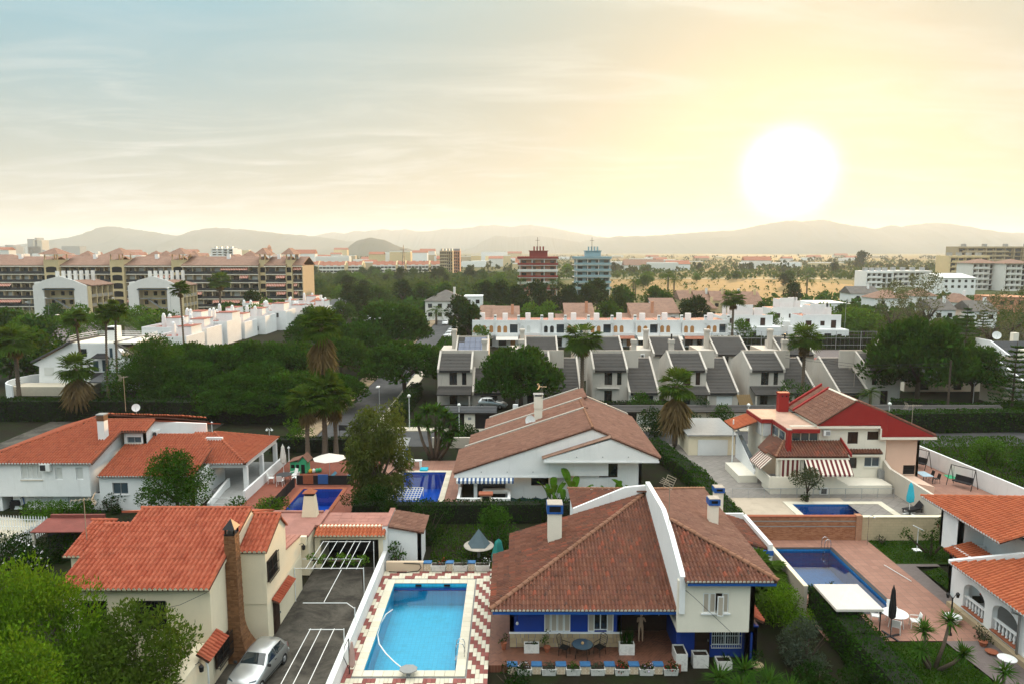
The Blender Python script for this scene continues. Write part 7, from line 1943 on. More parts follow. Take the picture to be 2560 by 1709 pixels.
for i in range(5):house('terrace_house',['first','second','third','fourth','fifth'][i]+' brown-gabled terrace house from left below the dry field',1702+41*i,1742+41*i,262-2*i,11,4.2,'stucco_far' if i%2 else 'stucco_yellow','far_tile_brown',3.2,'gable',group='brown terrace houses')
house('villa','yellowish villa with brown roof left of the brown terraces',1760,1795,215,9,4.8,'stucco_yellow','far_tile_brown',2.2,'hip')
house('barn_house','wide brown-roofed house among trees right of brown terraces',1830,1905,240,12,4,'stucco_tan','far_tile_brown',3.5,'hip',chim=False)
pv_=house('pavilion','white pavilion with tall dark glazing beyond the white villas',2040,2118,238,12,4.6,'stucco_white','stucco_white',0,'flat',chim=False,wins=8)
house('white_hall','low white hall in front of the glazed pavilion',2000,2042,242,9,3.0,'stucco_white','stucco_white',0,'flat',chim=False)
def villa(label,u0,u1,y,seed,tall):
 r_=random.Random(seed);x0,x1=XA(u0,y),XA(u1,y);o=thing('white_villa',label,'house',((x0+x1)/2,y,0),group='white stepped villas');w=x1-x0
 parts_=[(0,1,0,9,0,3.2),(.08,.9,2,10,3.2,tall),(.3,.62,4,9,tall,tall+2.4),(.66,.8,5,8,tall,tall+1.6),(-.03,.25,-2,0,0,2.2)]
 for a,b,c_,d,e,f in parts_:
  BX(x0+w*a,x0+w*b,y+c_,y+d,e+.002,f).build('wall',SW,o)
  if e>=3:BX(x0+w*a+.2,x0+w*b-.2,y+c_+.2,y+d-.2,f+.003,f+.06).build('roof_terrace','membrane_red',o);BX(x0+w*a,x0+w*b,y+c_,y+c_+.2,f+.003,f+.4).build('parapet','stucco_white',o)
 for k in range(3):cx_=x0+w*r_.uniform(.1,.85);BX(cx_,cx_+.8,y+6,y+6.8,tall-.5,tall+2.8).build('chimney','stucco_white',o)
 add_windows(o,(x0,y),(1,0,0),[(w*.2,1.0,1.3,1.2,'brown_wood'),(w*.55,.1,1.6,2.2,'dark_void'),(w*.8,1,1.0,1.1,'brown_wood')])
 add_windows(o,(x0+w*.08,y+2),(1,0,0),[(w*.12,4.0,1.4,1.2,'brown_wood'),(w*.42,4.0,1,1.1,'brown_wood'),(w*.66,3.4,1.2,1.9,'brown_wood')])
 return o
villa('white stepped villa left of the palm before tennis court',1800,1960,178,4,5.6);villa('white stepped villa with domed rooftop room in the middle',1932,2045,192,5,6.4);villa('white stepped villa beside the tennis court with curved stair wall',2012,2130,172,6,6.2)
def tower(label,u0,u1,us,y,floors,trim,wallm,rail):
 x0,x1=XA(u0,y),XA(u1,y);o=thing('tower_block',label,'tower block',((x0+x1)/2,y,0));d=14;H_=floors*3.0
 BX(x0+1,x1-.5,y+1.5,y+d,0,H_).build('wall',wallm,o)
 for f in range(1,floors+1):
  z=f*3.0;BX(x0,x1,y,y+d+1,z-.3,z).build('floor_slab','stucco_far',o)
  if f<floors:
   BX(x0-.02,x1+.02,y-.08,y+.02,z+.003,z+1.0).build('balcony_rail',trim if f%2 or rail=='all' else 'stucco_far',o)
   BX(x1-.08,x1+.03,y+.03,y+d,z+.003,z+1.0).build('balcony_rail',trim,o)
  add_windows(o,(x0+1,y+1.5),(1,0,0),[((x1-x0-1.5)*q,z-2.8,2.2,2.0)for q in (.12,.37,.63,.88)])
  for q in (.0,.33,.66,1):xx=x0+1+(x1-x0-1.8)*q;BX(xx,xx+.3,y+.2,y+1.49,z-3,z-.31).build('pillar','stucco_far',o)
  for k in range(4):put('window',winmesh(1.6,1.8,'glass_dark'),o,MT((x1-.5,y+3+3*k,z-2.7))@Matrix.Rotation(R(90),4,'Z'))
 BX(x0-.1,x1+.1,y-.1,y+d+1.1,H_+.003,H_+1.1).build('parapet',trim,o);BX(x0+6,x1-5,y+3,y+d-2,H_+1.1,H_+3.6).build('penthouse',trim,o);BX(x0+5.6,x1-4.6,y+2.6,y+d-1.6,H_+3.603,H_+4.0).build('roof',trim,o)
 for k in range(4):cx_=(x0+x1)/2-2+k*1.5;BX(cx_,cx_+.7,y+6,y+7,H_+4,H_+6).build('chimney',trim,o)
 TUB([((x0+x1)/2,y+6,H_+4),((x0+x1)/2,y+6,H_+10.5)],.12,5).build('mast','dark_metal',o);TUB([((x0+x1)/2-1,y+6,H_+9),((x0+x1)/2+1,y+6,H_+9)],.08,4).build('aerial','dark_metal',o)
tower('red and white seven-storey tower block above the cypresses',1294,1395,1412,352,6,'tower_red','stucco_salmon','alt');tower('pale blue tower block right of the red tower',1436,1528,1540,360,6,'tower_blue','tower_blue','all')
def flats(label,u0,u1,y,floors,wallm,roofm=None,group=None,bays=5,base=0):
 x0,x1=XA(u0,y),XA(u1,y);o=thing('apartment_block',label,'apartment block',((x0+x1)/2,y,0),group=group);H_=floors*3.0;w=x1-x0
 BX(x0,x1,y+1.2,y+15,0,H_).build('wall',wallm,o)
 for f in range(floors):
  z=f*3.0;BX(x0,x1,y,y+1.199,z+2.75,z+3.0).build('balcony_slab',wallm,o);BX(x0+w*.05,x0+w*.6,y-.02,y+.06,z+.003,z+.95).build('balcony_rail',wallm,o)
  add_windows(o,(x0,y+1.2),(1,0,0),[(w*(k+.5)/bays,z+.2,w/bays*.6,2.1)for k in range(bays)])
 for k in range(bays+1):BX(x0+(w-.4)*k/bays,x0+(w-.4)*k/bays+.4,y+.1,y+1.19,0,H_).build('pillar',wallm,o)
 if roofm:hiproof(o,x0,x1,y,y+15,H_,2.4,roofm,.8)
 else:
  BX(x0,x1,y+.1,y+15,H_+.003,H_+.9).build('parapet',wallm,o)
  for k in range(4):cx_=x0+w*(k+.5)/4;BX(cx_-1,cx_+1,y+5,y+8,H_+.9,H_+2.8).build('roof_unit','grey_metal',o)
 return o
flats('yellowish balcony flats at far right behind white building',2372,2470,440,6,'stucco_yellow',None,'flats on the right');flats('white flats with dark balconies and tiled roof, far right',2430,2500,405,5,'stucco_far','far_tile_brown','flats on the right');flats('white flats at the right edge with brown roof',2512,2580,395,5,'stucco_far','far_tile_brown','flats on the right');flats('tall grey flats farthest right on the skyline',2390,2600,520,8,'stucco_tan',None,'flats on the right',9)
flats('white three-storey building beyond the pale trees',2166,2232,430,3,'stucco_white',None,'white blocks beyond pale trees');flats('long low white building among the pale trees',2232,2330,440,3,'stucco_far',None,'white blocks beyond pale trees',7);house('warehouse','white warehouse with shallow roof before the right flats',2358,2440,360,26,8.5,'stucco_white','stucco_far',2.0,'gable',chim=False,wins=5)
house('salmon_house','salmon house with dark windows at the right edge below flats',2500,2590,230,12,7,'stucco_salmon','stucco_salmon',0,'flat',chim=False,wins=4)
for i,(a,b,y,m_)in enumerate(((2190,2275,262,'far_tile_brown'),(2340,2395,210,'far_tile_grey'),(2395,2440,240,'far_tile_brown'),(2130,2200,290,'far_tile_grey'),(2290,2345,275,'far_tile_brown'),(2440,2500,205,'far_tile_grey'))):house('suburb_house',['white house with brown roof behind the pale trees','white gabled house with slate roof between the two pale trees','brown-roofed house above the araucaria top','slate-roofed house left of the pale trees','brown-roofed house in the gap of pale trees','slate-roofed house behind the right pale trees'][i],a,b,y,10,4.8,'stucco_white',m_,2.8,'gable' if i%2 else 'hip',group='houses among the pale trees')
def modern(label,x,y,w,seed):
 o=thing('modern_house',label,'house',(x,y,0),group='grey-roofed houses behind the big pine')
 BX(x,x+w,y,y+9,0,4.6).build('wall','stucco_ivory',o);slab_roof(o,[(x-.3,y-.6,4.6),(x+w+.3,y-.6,4.6),(x+w+.3,y+5,6.6),(x-.3,y+5,6.6)],'tile_slate')
 PRI([(x-.35,y-.7,4.55),(x-.35,y+5.2,6.7),(x-.35,y+9,6.7),(x-.35,y+9,4.5)],(-.3,0,0)).build('side_wall','stucco_white',o)
 slab_roof(o,[(x-3,y-3.5,2.4),(x+w+1,y-3.5,2.4),(x+w+1,y-.62,3.6),(x-3,y-.62,3.6)],'tile_slate');add_windows(o,(x,y),(1,0,0),[(w*.3,3.62,w*.4,.9,'glass_blue'),(w*.25,.3,1.6,1.9),(w*.7,.3,1.2,1.9)])
 BX(x+w*.3,x+w*.3+.9,y+5,y+5.9,6,8).build('chimney','stucco_ivory',o)
 return o
modern('grey-roofed modern house with white side wall and dish at right edge',83,118,11,1);modern('grey-roofed low house under the big stone pine',62,112,12,2);modern('grey-roofed house with open garage at right behind hedge',70,97,10,3)
dish('white dish on roof of modern house at right',(83.5,123.2,7.0),.7,(-.4,-1,.3))
vl=thing('white_villa','white villa with dark awnings and railed roof deck behind three palms','house',(-66,112,0))
VY=112.0
cV=crop(0,760,480)
pv=lambda x,y,yy=VY:PY(*cV(x,y),yy)
PRI([pv(480,1040),pv(1640,1000),pv(1640,840),pv(1500,640),pv(1385,480),pv(860,480),pv(400,735),pv(480,760)],(0,.3,0)).build('front_wall','stucco_white',vl)
a,b=pv(480,900),pv(1600,900)
BX(a.x+.3,b.x,VY+.31,VY+12,0,5.2).build('wall',SW,vl)
q=[pv(370,720,VY-.5),pv(860,465,VY-.5)]
PRI([q[0],q[1],q[1]+V((0,13,0)),q[0]+V((0,13,0))],(0,0,.25)).build('roof','tile_slate',vl)
q=[pv(1390,480,VY-.3),pv(1600,780,VY-.3)]
PRI([q[0],q[1]+V((3.4,0,.2)),q[1]+V((3.4,12,.2)),q[0]+V((0,12,0))],(0,0,.25)).build('roof','far_tile_grey',vl)
d0,d1=pv(865,470),pv(1400,470);dz=d0.z
BX(d0.x,d1.x+3.5,VY+.3,VY+8,dz-.3,dz).build('roof_deck','stucco_ivory',vl)
for k in range(3):TUB([(d0.x-.3,VY+.2,dz+.3+.3*k),(d0.x-.6,VY+3,dz+.3+.3*k),(d0.x,VY+7.5,dz+.3+.3*k),(d1.x+3,VY+7.8,dz+.3+.3*k),(d1.x+3.9,VY+4,dz+.3+.3*k),(d1.x+3.3,VY+.3,dz+.3+.3*k),(d1.x-1,VY+.2,dz+.3+.3*k)],.04,5).build('deck_rail','white_metal',vl)
c0=pv(1215,300);c1=pv(1335,300);o=BX(c0.x,c1.x,VY+2,VY+3.5,dz,c0.z+.1).build('chimney','stucco_white',vl);BX(c0.x+.1,c1.x-.3,VY+1.95,VY+1.99,c0.z-.5,c0.z-.05).build('flue','dark_void',o)
for (x0_,y0_,x1_,y1_,m_)in ((970,545,1065,640,'glass_dark'),(1340,535,1380,650,'glass_blue'),(1140,690,1210,820,'glass_blue'),(1250,680,1340,815,'glass_blue'),(540,770,665,870,'shutter_white'),(1410,720,1500,860,'shutter_white')):
 a=pv(x0_,y0_);b=pv(x1_,y1_);put('window',winmesh(b.x-a.x,a.z-b.z,m_),vl,MT(((a.x+b.x)/2,VY,b.z)))
for (p0,p1,p2,p3)in (((1190,600),(1290,600),(1345,660),(1100,662)),((1120,835),(1350,830),(1410,900),(1100,920))):
 PRI([pv(*p0,VY-.05),pv(*p1,VY-.05),pv(*p2,VY-1.6),pv(*p3,VY-1.6)],(0,0,-.06)).build('awning','black_cloth',vl)
pts=[];tp=pv(460,930,VY-3);cx_=tp.x-1
for k in range(11):a=R(20+160*k/10);pts.append((cx_-4.5*math.sin(a)*1.2+2,VY-3.5+6.5*math.cos(a)*-1+2))
mb=MB()
for i in range(10):(xa,ya),(xb,yb)=pts[i],pts[i+1];n_=V((yb-ya,xa-xb,0)).normalized()*.2;mb.prism([(xa,ya,0),(xb,yb,0),V((xb,yb,0))+n_,V((xa,ya,0))+n_],(0,0,2.4))
mb.build('terrace_wall','stucco_white',vl);BX(cx_-3,cx_+9,VY-3.5,VY-.1,0,1.4).build('terrace','cream_slab',vl)
g0=pv(1280,920);PRI([(g0.x,VY-4.5,2.2),(g0.x+7,VY-4.5,2.2),(g0.x+7,VY-.1,2.9),(g0.x,VY-.1,2.9)],(0,0,.15)).build('porch_roof','tile_slate',vl)
def far_row(label,u0,u1,y,n,h,wallm,roofm):
 o=thing('terrace_row',label,'terrace row',(XA((u0+u1)/2,y),y,0),group='far terraces with red roofs');x0,x1=XA(u0,y),XA(u1,y);w=(x1-x0)/n
 for i in range(n):
  a=x0+w*i;BX(a,a+w-.02,y,y+12,0,h-(i%2)*.6).build('wall',wallm,o);gableroof(o,a,a+w-.02,y,y+12,h-(i%2)*.6,3.6,roofm,ov=.0,along='x')
  add_windows(o,(a,y),(1,0,0),[(w*f,z,1.6,1.6)for f in (.3,.7)for z in (1.5,4.8)])
 PRI([(x1,y-.5,0),(x1,y+12.5,0),(x1,y+12.5,h),(x1,y+6,h+4),(x1,y-.5,h)],(1.2,0,0)).build('gable_wall','stucco_yellow',o)
 return o
for i,(a,b,y)in enumerate(((754,796,700),(798,862,690),(862,905,700),(932,990,715),(990,1012,720),(1012,1072,725),(1072,1100,735))):far_row(['leftmost far terrace with red roofs','second far terrace from left, pale gable end','third far terrace from left, short','fourth far terrace, right of the first gap','fifth far terrace, very short','sixth far terrace, long one below the castle hill','seventh far terrace, by the grey office block'][i],a,b,y,max(2,round((b-a)/9)),8.2,'stucco_far','far_tile_red')
o=flats('grey office block standing above the far terraces',1100,1132,690,7,'stucco_tan',None,None,6);flats('orange-lit slab behind the grey office block',1133,1150,715,7,'stucco_salmon',None,None,3)
rr=random.Random(31);towns=[]
def far_box(u_,y,w,d,h,m_,rm,label):
 x=XA(u_,y);o=thing('far_building',label,'building',(x,y,0),group='far town buildings')
 BX(x-w/2,x+w/2,y,y+d,0,h).build('wall',m_,o)
 if rm:gableroof(o,x-w/2,x+w/2,y,y+d,h,w*.12+1,rm)
 else:BX(x-w/2+.3,x+w/2-.3,y+.3,y+d-.3,h+.003,h+1.0).build('roof','stucco_far',o)
 cn={'stucco_far':'pale','stucco_white':'white','stucco_yellow':'yellowish','stucco_tan':'tan'}[m_]
 towns.append((o,u_,'%s %s %s %s'%('tall' if h>14 else ('wide' if w>28 else 'small'),cn,'distant house with red roof' if rm else 'distant flat-roofed block',zone(u_))))
for i in range(150):
 u_=rr.uniform(-40,1300)if i<110 else rr.uniform(1300,2200);y=rr.uniform(760,1900)if i<110 else rr.uniform(800,2600);w=rr.uniform(14,40);h=rr.uniform(6,15)if rr.random()<.8 else rr.uniform(15,24)
 if i>=110:h=rr.uniform(4,8);w=rr.uniform(12,45)
 m_=rr.choice(('stucco_far','stucco_white','stucco_yellow','stucco_tan','stucco_far'))
 far_box(u_,y,w,rr.uniform(10,18),h,m_,'far_tile_red' if rr.random()<.4 else None,'distant building of the far town on the plain')
for (a,b,y)in ((1560,1660,820),(1690,1720,900),(1450,1490,760)):far_box((a+b)/2,y,XA(b,y)-XA(a,y),16,5.5,'stucco_far','far_tile_brown','low farm building among the hazy fields')
own_labels(towns)
cw=thing('cement_works','hazy cement works with towers on the left horizon','factory',(-1650,2600,0));fy=2600
for (a,b,vt,m_)in ((76,90,598,'grey_slab'),(90,112,601,'cream_slab'),(70,108,617,'stucco_far'),(20,40,613,'grey_slab'),(40,46,617,'grey_slab'),(95,100,595,'grey_slab'),(160,205,616,'grey_slab')):
 x0,x1=XA(a,fy),XA(b,fy);zt=PY(a,vt,fy).z;BX(x0,x1,fy,fy+40,0,zt).build('silo_tower',m_,cw)
PRI([(XA(112,fy),fy,5),(XA(150,fy),fy,2),(XA(150,fy),fy,8),(XA(112,fy),fy,25)],(0,8,0)).build('conveyor','grey_slab',cw)
ct=thing('church_tower','small pinkish church tower behind the apartment roofs','church',(XA(675,1100),1100,0));x=XA(675,1100);BX(x-3.2,x+3.2,1100,1106,0,24).build('tower','stucco_salmon',ct);MB().lathe([(3.0,0),(3.0,3),(1.6,5.5),(.2,7)],(x,1103,24),8).build('dome','stucco_salmon',ct)
wb=flats('pale blue-white building on the skyline above apartment roofs',532,586,900,8,'stucco_white',None,None,4)
py_=thing('pylon','thin lattice pylon left of the castle hill foot','pylon',(XA(1010,640),640,0));x=XA(1010,640);mb=MB()
for dx,dy in ((-2,-2),(2,-2),(2,2),(-2,2)):mb.tube([(x+dx,640+dy,0),(x,640,27)],.18,4)
for z in (5,10,15,20):k=2*(1-z/27);mb.tube([(x-k,640-k,z),(x+k,640+k,z+3)],.1,4);mb.tube([(x+k,640-k,z),(x-k,640+k,z+3)],.1,4)
for z in (20,23):mb.tube([(x-3,640,z),(x+3,640,z)],.12,4)
mb.build('lattice','dark_metal',py_)
mb=MB();y0=300
mb.face([V((XA(1680,300),300,.02)),V((XA(2200,330),330,.02)),V((XA(2130,470),470,.02)),V((XA(1950,560),560,.02)),V((XA(1440,560),560,.02)),V((XA(1540,420),420,.02))]);ext('dry_field',mb,'dry_field')
mb=MB();mb.face([V((XA(1130,330),330,.02)),V((XA(1300,320),320,.02)),V((XA(1290,370),370,.02)),V((XA(1120,390),390,.02))]);ext('bare_plot',mb,'dry_field')
mb=MB();mb.face([V((XA(1400,575),575,.03)),V((XA(2300,575),575,.03)),V((XA(2300,583),583,.03)),V((XA(1400,583),583,.03))]);ext('field_road',mb,'cream_slab')
mb=MB();mb.face([(-115,150,.02),(-72,146,.02),(-82,235,.02),(-150,235,.02)]);ext('car_park',mb,'pave_path')
cp=thing('low_wall','pale low wall along the car park on the left','wall',(-90,146,0));PRI([(-112,147,0),(-70,139,0),(-70,139.3,0),(-112,147.3,0)],(0,0,1.3)).build('wall','cream_slab',cp)
mb=MB();mb.face([(52,134,.02),(92,134,.02),(92,160,.02),(48,160,.02)]);ext('sports_court',mb,'pave_path');mb=MB();mb.face([(60,136,.028),(88,136,.028),(88,148,.028),(58,148,.028)]);ext('tennis_court',mb,'red_deck')
mb=MB()
for (a,b)in (((62,137.5),(86,137.5)),((61,146.5),(86,146.5)),((62,137.5),(61,146.5)),((86,137.5),(86,146.5)),((73.5,137.5),(73.5,146.5))):
 d=V((b[0]-a[0],b[1]-a[1],0)).normalized();n_=V((-d.y,d.x,0))*.06;mb.face([V((a[0],a[1],.034))-n_,V((b[0],b[1],.034))-n_,V((b[0],b[1],.034))+n_,V((a[0],a[1],.034))+n_])
ext('court_lines',mb,'white_plastic')
mb=MB();mb.face([(-58,66,.018),(-37,74,.018),(-37,92,.018),(-60,92,.018)]);ext('tennis_court',mb,'yard_concrete')
mb=MB();mb.face([(-54,71,.024),(-41,76,.024),(-41,88,.024),(-55,88,.024)]);ext('tennis_surface',mb,'pave_red')
fc=thing('court_fence','tall mesh fence posts round the sports court','fence',(60,134,0))
for i in range(9):x=45+5.6*i;TUB([(x,161,0),(x,161,4)],.06,6).build('post','grey_metal',fc)
for z in (1,2.5,4):TUB([(45,161,z),(90,161,z)],.025,4).build('rail','grey_metal',fc)
mb=MB()
for i in range(46):x=45+i;mb.tube([(x,161,0),(x+.0,161,4)],.012,3,cap=False)
q=mb.build('mesh','grey_metal',fc);q['kind']='stuff'
# TREES AND GARDENS
ZT=lambda v,y:PY(1280,v,y).z
XU=lambda u_,y,v=900:PY(u_,v,y).x
tree_kit('pine_a',6.4,6.6,78,'umbrella','leaf_pine',.60,15,2.2,.36,3,sub=.24,aspect=.46,up=.8,inward=.15,nlimb=8)
tree_kit('pine_b',6.4,6.8,80,'umbrella','leaf_pine',.60,15,2.4,.34,8,sub=.24,aspect=.46,up=.8,inward=.15,nlimb=8)
def pine(label,u_,y,r,vtop,key='pine_a',group='stone pines',vb=None,name='stone_pine'):
 s=r/6.4;zt=ZT(vtop,y);h=TREE[key][2]+.55
 return tree(key,name,label,(XU(u_,y),y,0),s,group=group,sz=max(.4,zt/h))
pine('round stone pine in front of the grey-roofed townhouses',1302,97,6.4,858)
pine('round stone pine over the street, left of solar panels',1015,109,7.2,846,'pine_b')
pine('broad stone pine beyond the street pine, left of parked cars',980,150,9.0,752)
pine('dark stone pine at left of the big pine clump',540,104,6.3,856)
pine('dark stone pine in the middle of the big pine clump',640,109,7.0,842,'pine_b')
pine('dark stone pine at right of the big pine clump',735,108,6.3,850)
pine('stone pine right of the tallest palm trunk',855,122,6.0,838,'pine_b')
pine('low stone pine in front of the pine clump, left one',590,96,5.4,925,'pine_b');pine('low stone pine in front of the pine clump, middle one',690,95,5.4,930);pine('low stone pine in front of the pine clump, right one',765,98,4.8,925)
for i,(u_,y,r,vt,lab)in enumerate(((480,98,5.2,900,'dark stone pine at the left end of the clump, low'),(840,99,4.6,930,'low dark pine at the street edge of the clump'),(660,100,6.0,900,'dark stone pine filling the middle of the clump'),(460,112,6.0,850,'dark stone pine behind the left end of the clump'),(560,92.5,4.6,965,'front dark pine above the villa roof, left'),(650,92.5,4.6,970,'front dark pine above the villa roof, middle'),(740,92.5,4.4,975,'front dark pine above the villa roof, right'),(900,135,6.5,800,'stone pine between the street pine and the clump'))):pine(lab,u_,y,r,vt,('pine_a','pine_b')[i%2])
pine('stone pine behind the tallest palm crown',800,150,7.5,775,'pine_b')
pine('huge stone pine with bare trunk in front of right-hand houses',2296,101,7.6,780,'pine_b')
pine('lower dark pine right of the huge stone pine',2440,104,5.2,858)
pine('dark pine under the huge stone pine, left foot',2230,104,4.2,850)
tree_kit('pine_s',2.6,1.9,14,'umbrella','leaf_pine',.30,26,1.9,.14,13,sub=.36,aspect=.35,up=.6,nlimb=6)
tree('pine_s','umbrella_pine','small umbrella pine before porch of grey-roofed townhouse',(XU(1988,96),96,0),1.15)
tree_kit('round_a',3.0,4.0,20,'round','leaf_round',.26,40,1.3,.16,21,sub=.40)
tree_kit('round_b',3.0,4.2,18,'round','leaf_bright',.28,36,1.4,.15,22,sub=.40)
tree_kit('round_d',3.0,4.2,18,'round','leaf_dark',.28,36,1.2,.16,23,sub=.40)
tree_kit('olive_a',2.6,3.0,16,'round','leaf_olive',.22,44,1.2,.14,24,sub=.38)
tree_kit('far_a',4.0,5.5,14,'round','leaf_round',.75,9,1.2,.25,25,sub=.42)
tree_kit('far_b',4.0,5.0,12,'round','leaf_bright',.75,9,1.2,.25,26,sub=.42)
tree_kit('far_d',4.2,6.5,14,'round','leaf_dark',.8,9,1.0,.28,27,sub=.42)
tree_kit('street_a',3.2,3.6,16,'round','leaf_bright',.36,20,2.0,.16,28,sub=.34)
tree_kit('pale_a',3.4,9.5,34,'tall','leaf_pale',.34,13,1.0,.30,29,sub=.30,inward=.4,nlimb=9)
tree_kit('cyp',.9,8.0,16,'tall','leaf_dark',.5,20,.2,.16,30,sub=.62)
tree_kit('cyp_far',.9,8.0,10,'tall','leaf_dark',.8,9,.2,.16,31,sub=.66)
tree_kit('feather',2.6,7.4,110,'tall','leaf_olive2',.44,48,.9,.22,33,sub=.30,aspect=.22,up=-.8,inward=.3,nlimb=8)
tree('feather','weeping_tree','tall weeping tree with yellowish tips between the two deep blue pools',(-11.3,59.4,0),1.06,.4)
tree_kit('villa_tree',3.5,3.9,34,'round','leaf_round',.19,70,1.5,.2,35,sub=.30)
tree('villa_tree','pepper_tree','light green pepper tree right of the white villa',(XU(400,100),100,0),1.75,1.2,sz=1.75);tree('villa_tree','pepper_tree','pepper tree at the corner of the white villa lawn',(XU(340,97),97,0),1.3,2.2,sz=1.2)
tree('villa_tree','garden_tree','dense dark green tree in front of the long white villa',(XU(438,57,1200),57,0),1.0,.3)
tree_kit('near_lime',3.2,4.6,52,'round','leaf_lime',.16,120,1.2,.2,41,sub=.27,aspect=.42)
tree('near_lime','willow_tree','bright yellow-green tree filling the lower left corner',(XU(75,29.5,1600),29.5,0),1.0,1.0,sz=1.5)
tree('near_lime','willow_tree','bright green tree crown cut by the left edge, lower one',(XU(20,26.0,1650),26.0,0),.95,2.0,sz=1.25)
tree_kit('near_fig',2.7,3.4,38,'round','leaf_grape2',.17,110,1.0,.18,43,sub=.30,aspect=.5)
tree('near_fig','garden_tree','olive-green tree in front of the cream house windows',(XU(350,31.2,1600),31.2,0),1.05,.6,sz=1.30)
tree('near_fig','garden_tree','leafy branch mass at the left of cream house corner',(XU(235,29.5,1650),29.5,0),.95,2.6,sz=1.15)
fan_palm('wash_tall',13.4,51,2.1,54,3.2,.24,.2,54)
fan_palm('wash_mid',6.6,52,2.0,54,1.8,.25,.1,22)
fan_palm('wash_t2',9.4,53,2.3,54,1.6,.26,.0,20)
fan_palm('wash_skirt',6.9,54,2.0,46,3.6,.28,.05,70)
fan_palm('wash_slim',12.6,55,1.5,40,.9,.17,.4,10)
palm('wash_tall','fan_palm','tallest fan palm with straw-coloured skirt above the pine clump',(-20.3,76.3,0),sz=1.06)
palm('wash_mid','fan_palm','left of three short fan palms beside the street',(-21.4,73.4,0));palm('wash_mid','fan_palm','middle of three short fan palms beside the street',(-20.0,74.8,0),sz=1.12);palm('wash_mid','fan_palm','right of three short fan palms beside the street',(-18.9,75.3,0),sz=.98)
palm('wash_t2','fan_palm','tall fan palm between stone pine and grey-roofed townhouse',(XU(1456,99),99,0),1.25,sz=1.05)
palm('wash_skirt','fan_palm','fan palm with long dead skirt beside the white garage',(XU(1690,79),78.5,0),1.05)
palm('wash_t2','fan_palm','fan palm rising behind red gable before the court',(XU(2010,101),101,0),1.05,sz=1.04)
palm('wash_skirt','fan_palm','fan palm with heavy brown skirt before the left villa',(XU(190,92),92,0),1.15,sz=1.02)
for i,(u_,lab)in enumerate(((196,'left of three slim tall palms before the white villa'),(247,'middle of three slim tall palms before the white villa'),(263,'right of three slim tall palms before the white villa'))):palm('wash_slim','fan_palm',lab,(XU(u_+8,104),104+i,0),1.1,rz=(3.4,.4,1.0)[i],sz=(.98,1.02,1.06)[i])
palm('wash_slim','fan_palm','slim palm standing alone before the right hotel block',(XU(462,140),140,0),1.25,sz=1.16);palm('wash_t2','fan_palm','fan palm before the middle of the long apartment block',(XU(558,222),222,0),1.5,sz=1.36)
palm('wash_t2','fan_palm','leafy fan palm at the left picture edge',(XU(40,98),98,0),1.2,sz=1.05)
feather_palm('date',3.2,57);feather_palm('date_far',7,58,3.4)
palm('date','date_palm','date palm beside the car park behind white villa',(XU(312,165),165,0),1.6);palm('date','date_palm','date palm left of the white stepped villas',(XU(1800,176),176,0),1.25);palm('wash_t2','fan_palm','fan palm in front of the white stepped villas',(XU(1828,172),172,0),1.25,sz=1.12)
for i,(u_,y,k)in enumerate(((1300,322,1.25),(1380,318,1.15),(1395,322,1.2),(1478,300,1.2),(1580,320,1.2),(1585,325,1.1),(1665,330,1.5),(1680,325,1.3),(2008,330,1.3))):palm('date_far','date_palm',['left date palm before the red tower','date palm right before the red tower','second date palm right before the red tower','date palm before the blue tower','left of two date palms right of blue tower','right of two date palms right of blue tower','taller of the pair of palms on the dry field edge','shorter of the pair of palms on the dry field edge','date palm on the dry field below the sun'][i],(XU(u_,y),y,0),k,group='date palms by the towers')
palm('date','date_palm','small palm beside right end grey-roofed townhouse',(XU(2182,99),99,0),.75);palm('date','date_palm','small palm before dark hip-roofed house',(XU(1092,215),215,0),1.3)
sp=[(60,150),(112,148),(165,152),(245,158),(30,165),(380,185),(420,190),(355,200),(300,210),(205,205),(140,210),(640,205),(600,205),(680,225),(570,215),(20,120),(65,122)]
tl_=['first street tree from the left by the car park','second street tree by the car park','third street tree by the car park','street tree left of the date palm at the car park','street tree behind the first one at the left edge','tree before the right hotel block, left','tree before the right hotel block, right','small tree between the two hotel blocks','tree at the foot of left hotel side facade','tree before the left hotel block, right','tree before the left hotel block, left','round tree right of the lone fan palm','round tree left of the lone fan palm','round tree before the end of the apartment block','tree by the apartment block foot','leafy tree at the left edge before car park','leafy tree beside the left-edge palm']
for i,(u_,y)in enumerate(sp):tree(('street_a','far_a','street_a')[i%3]if y<180 else ('far_a','far_b')[i%2],'street_tree',tl_[i],(XU(u_,y),y,0),1.35 if y<180 else 1.0,group='trees round the car park and hotels')
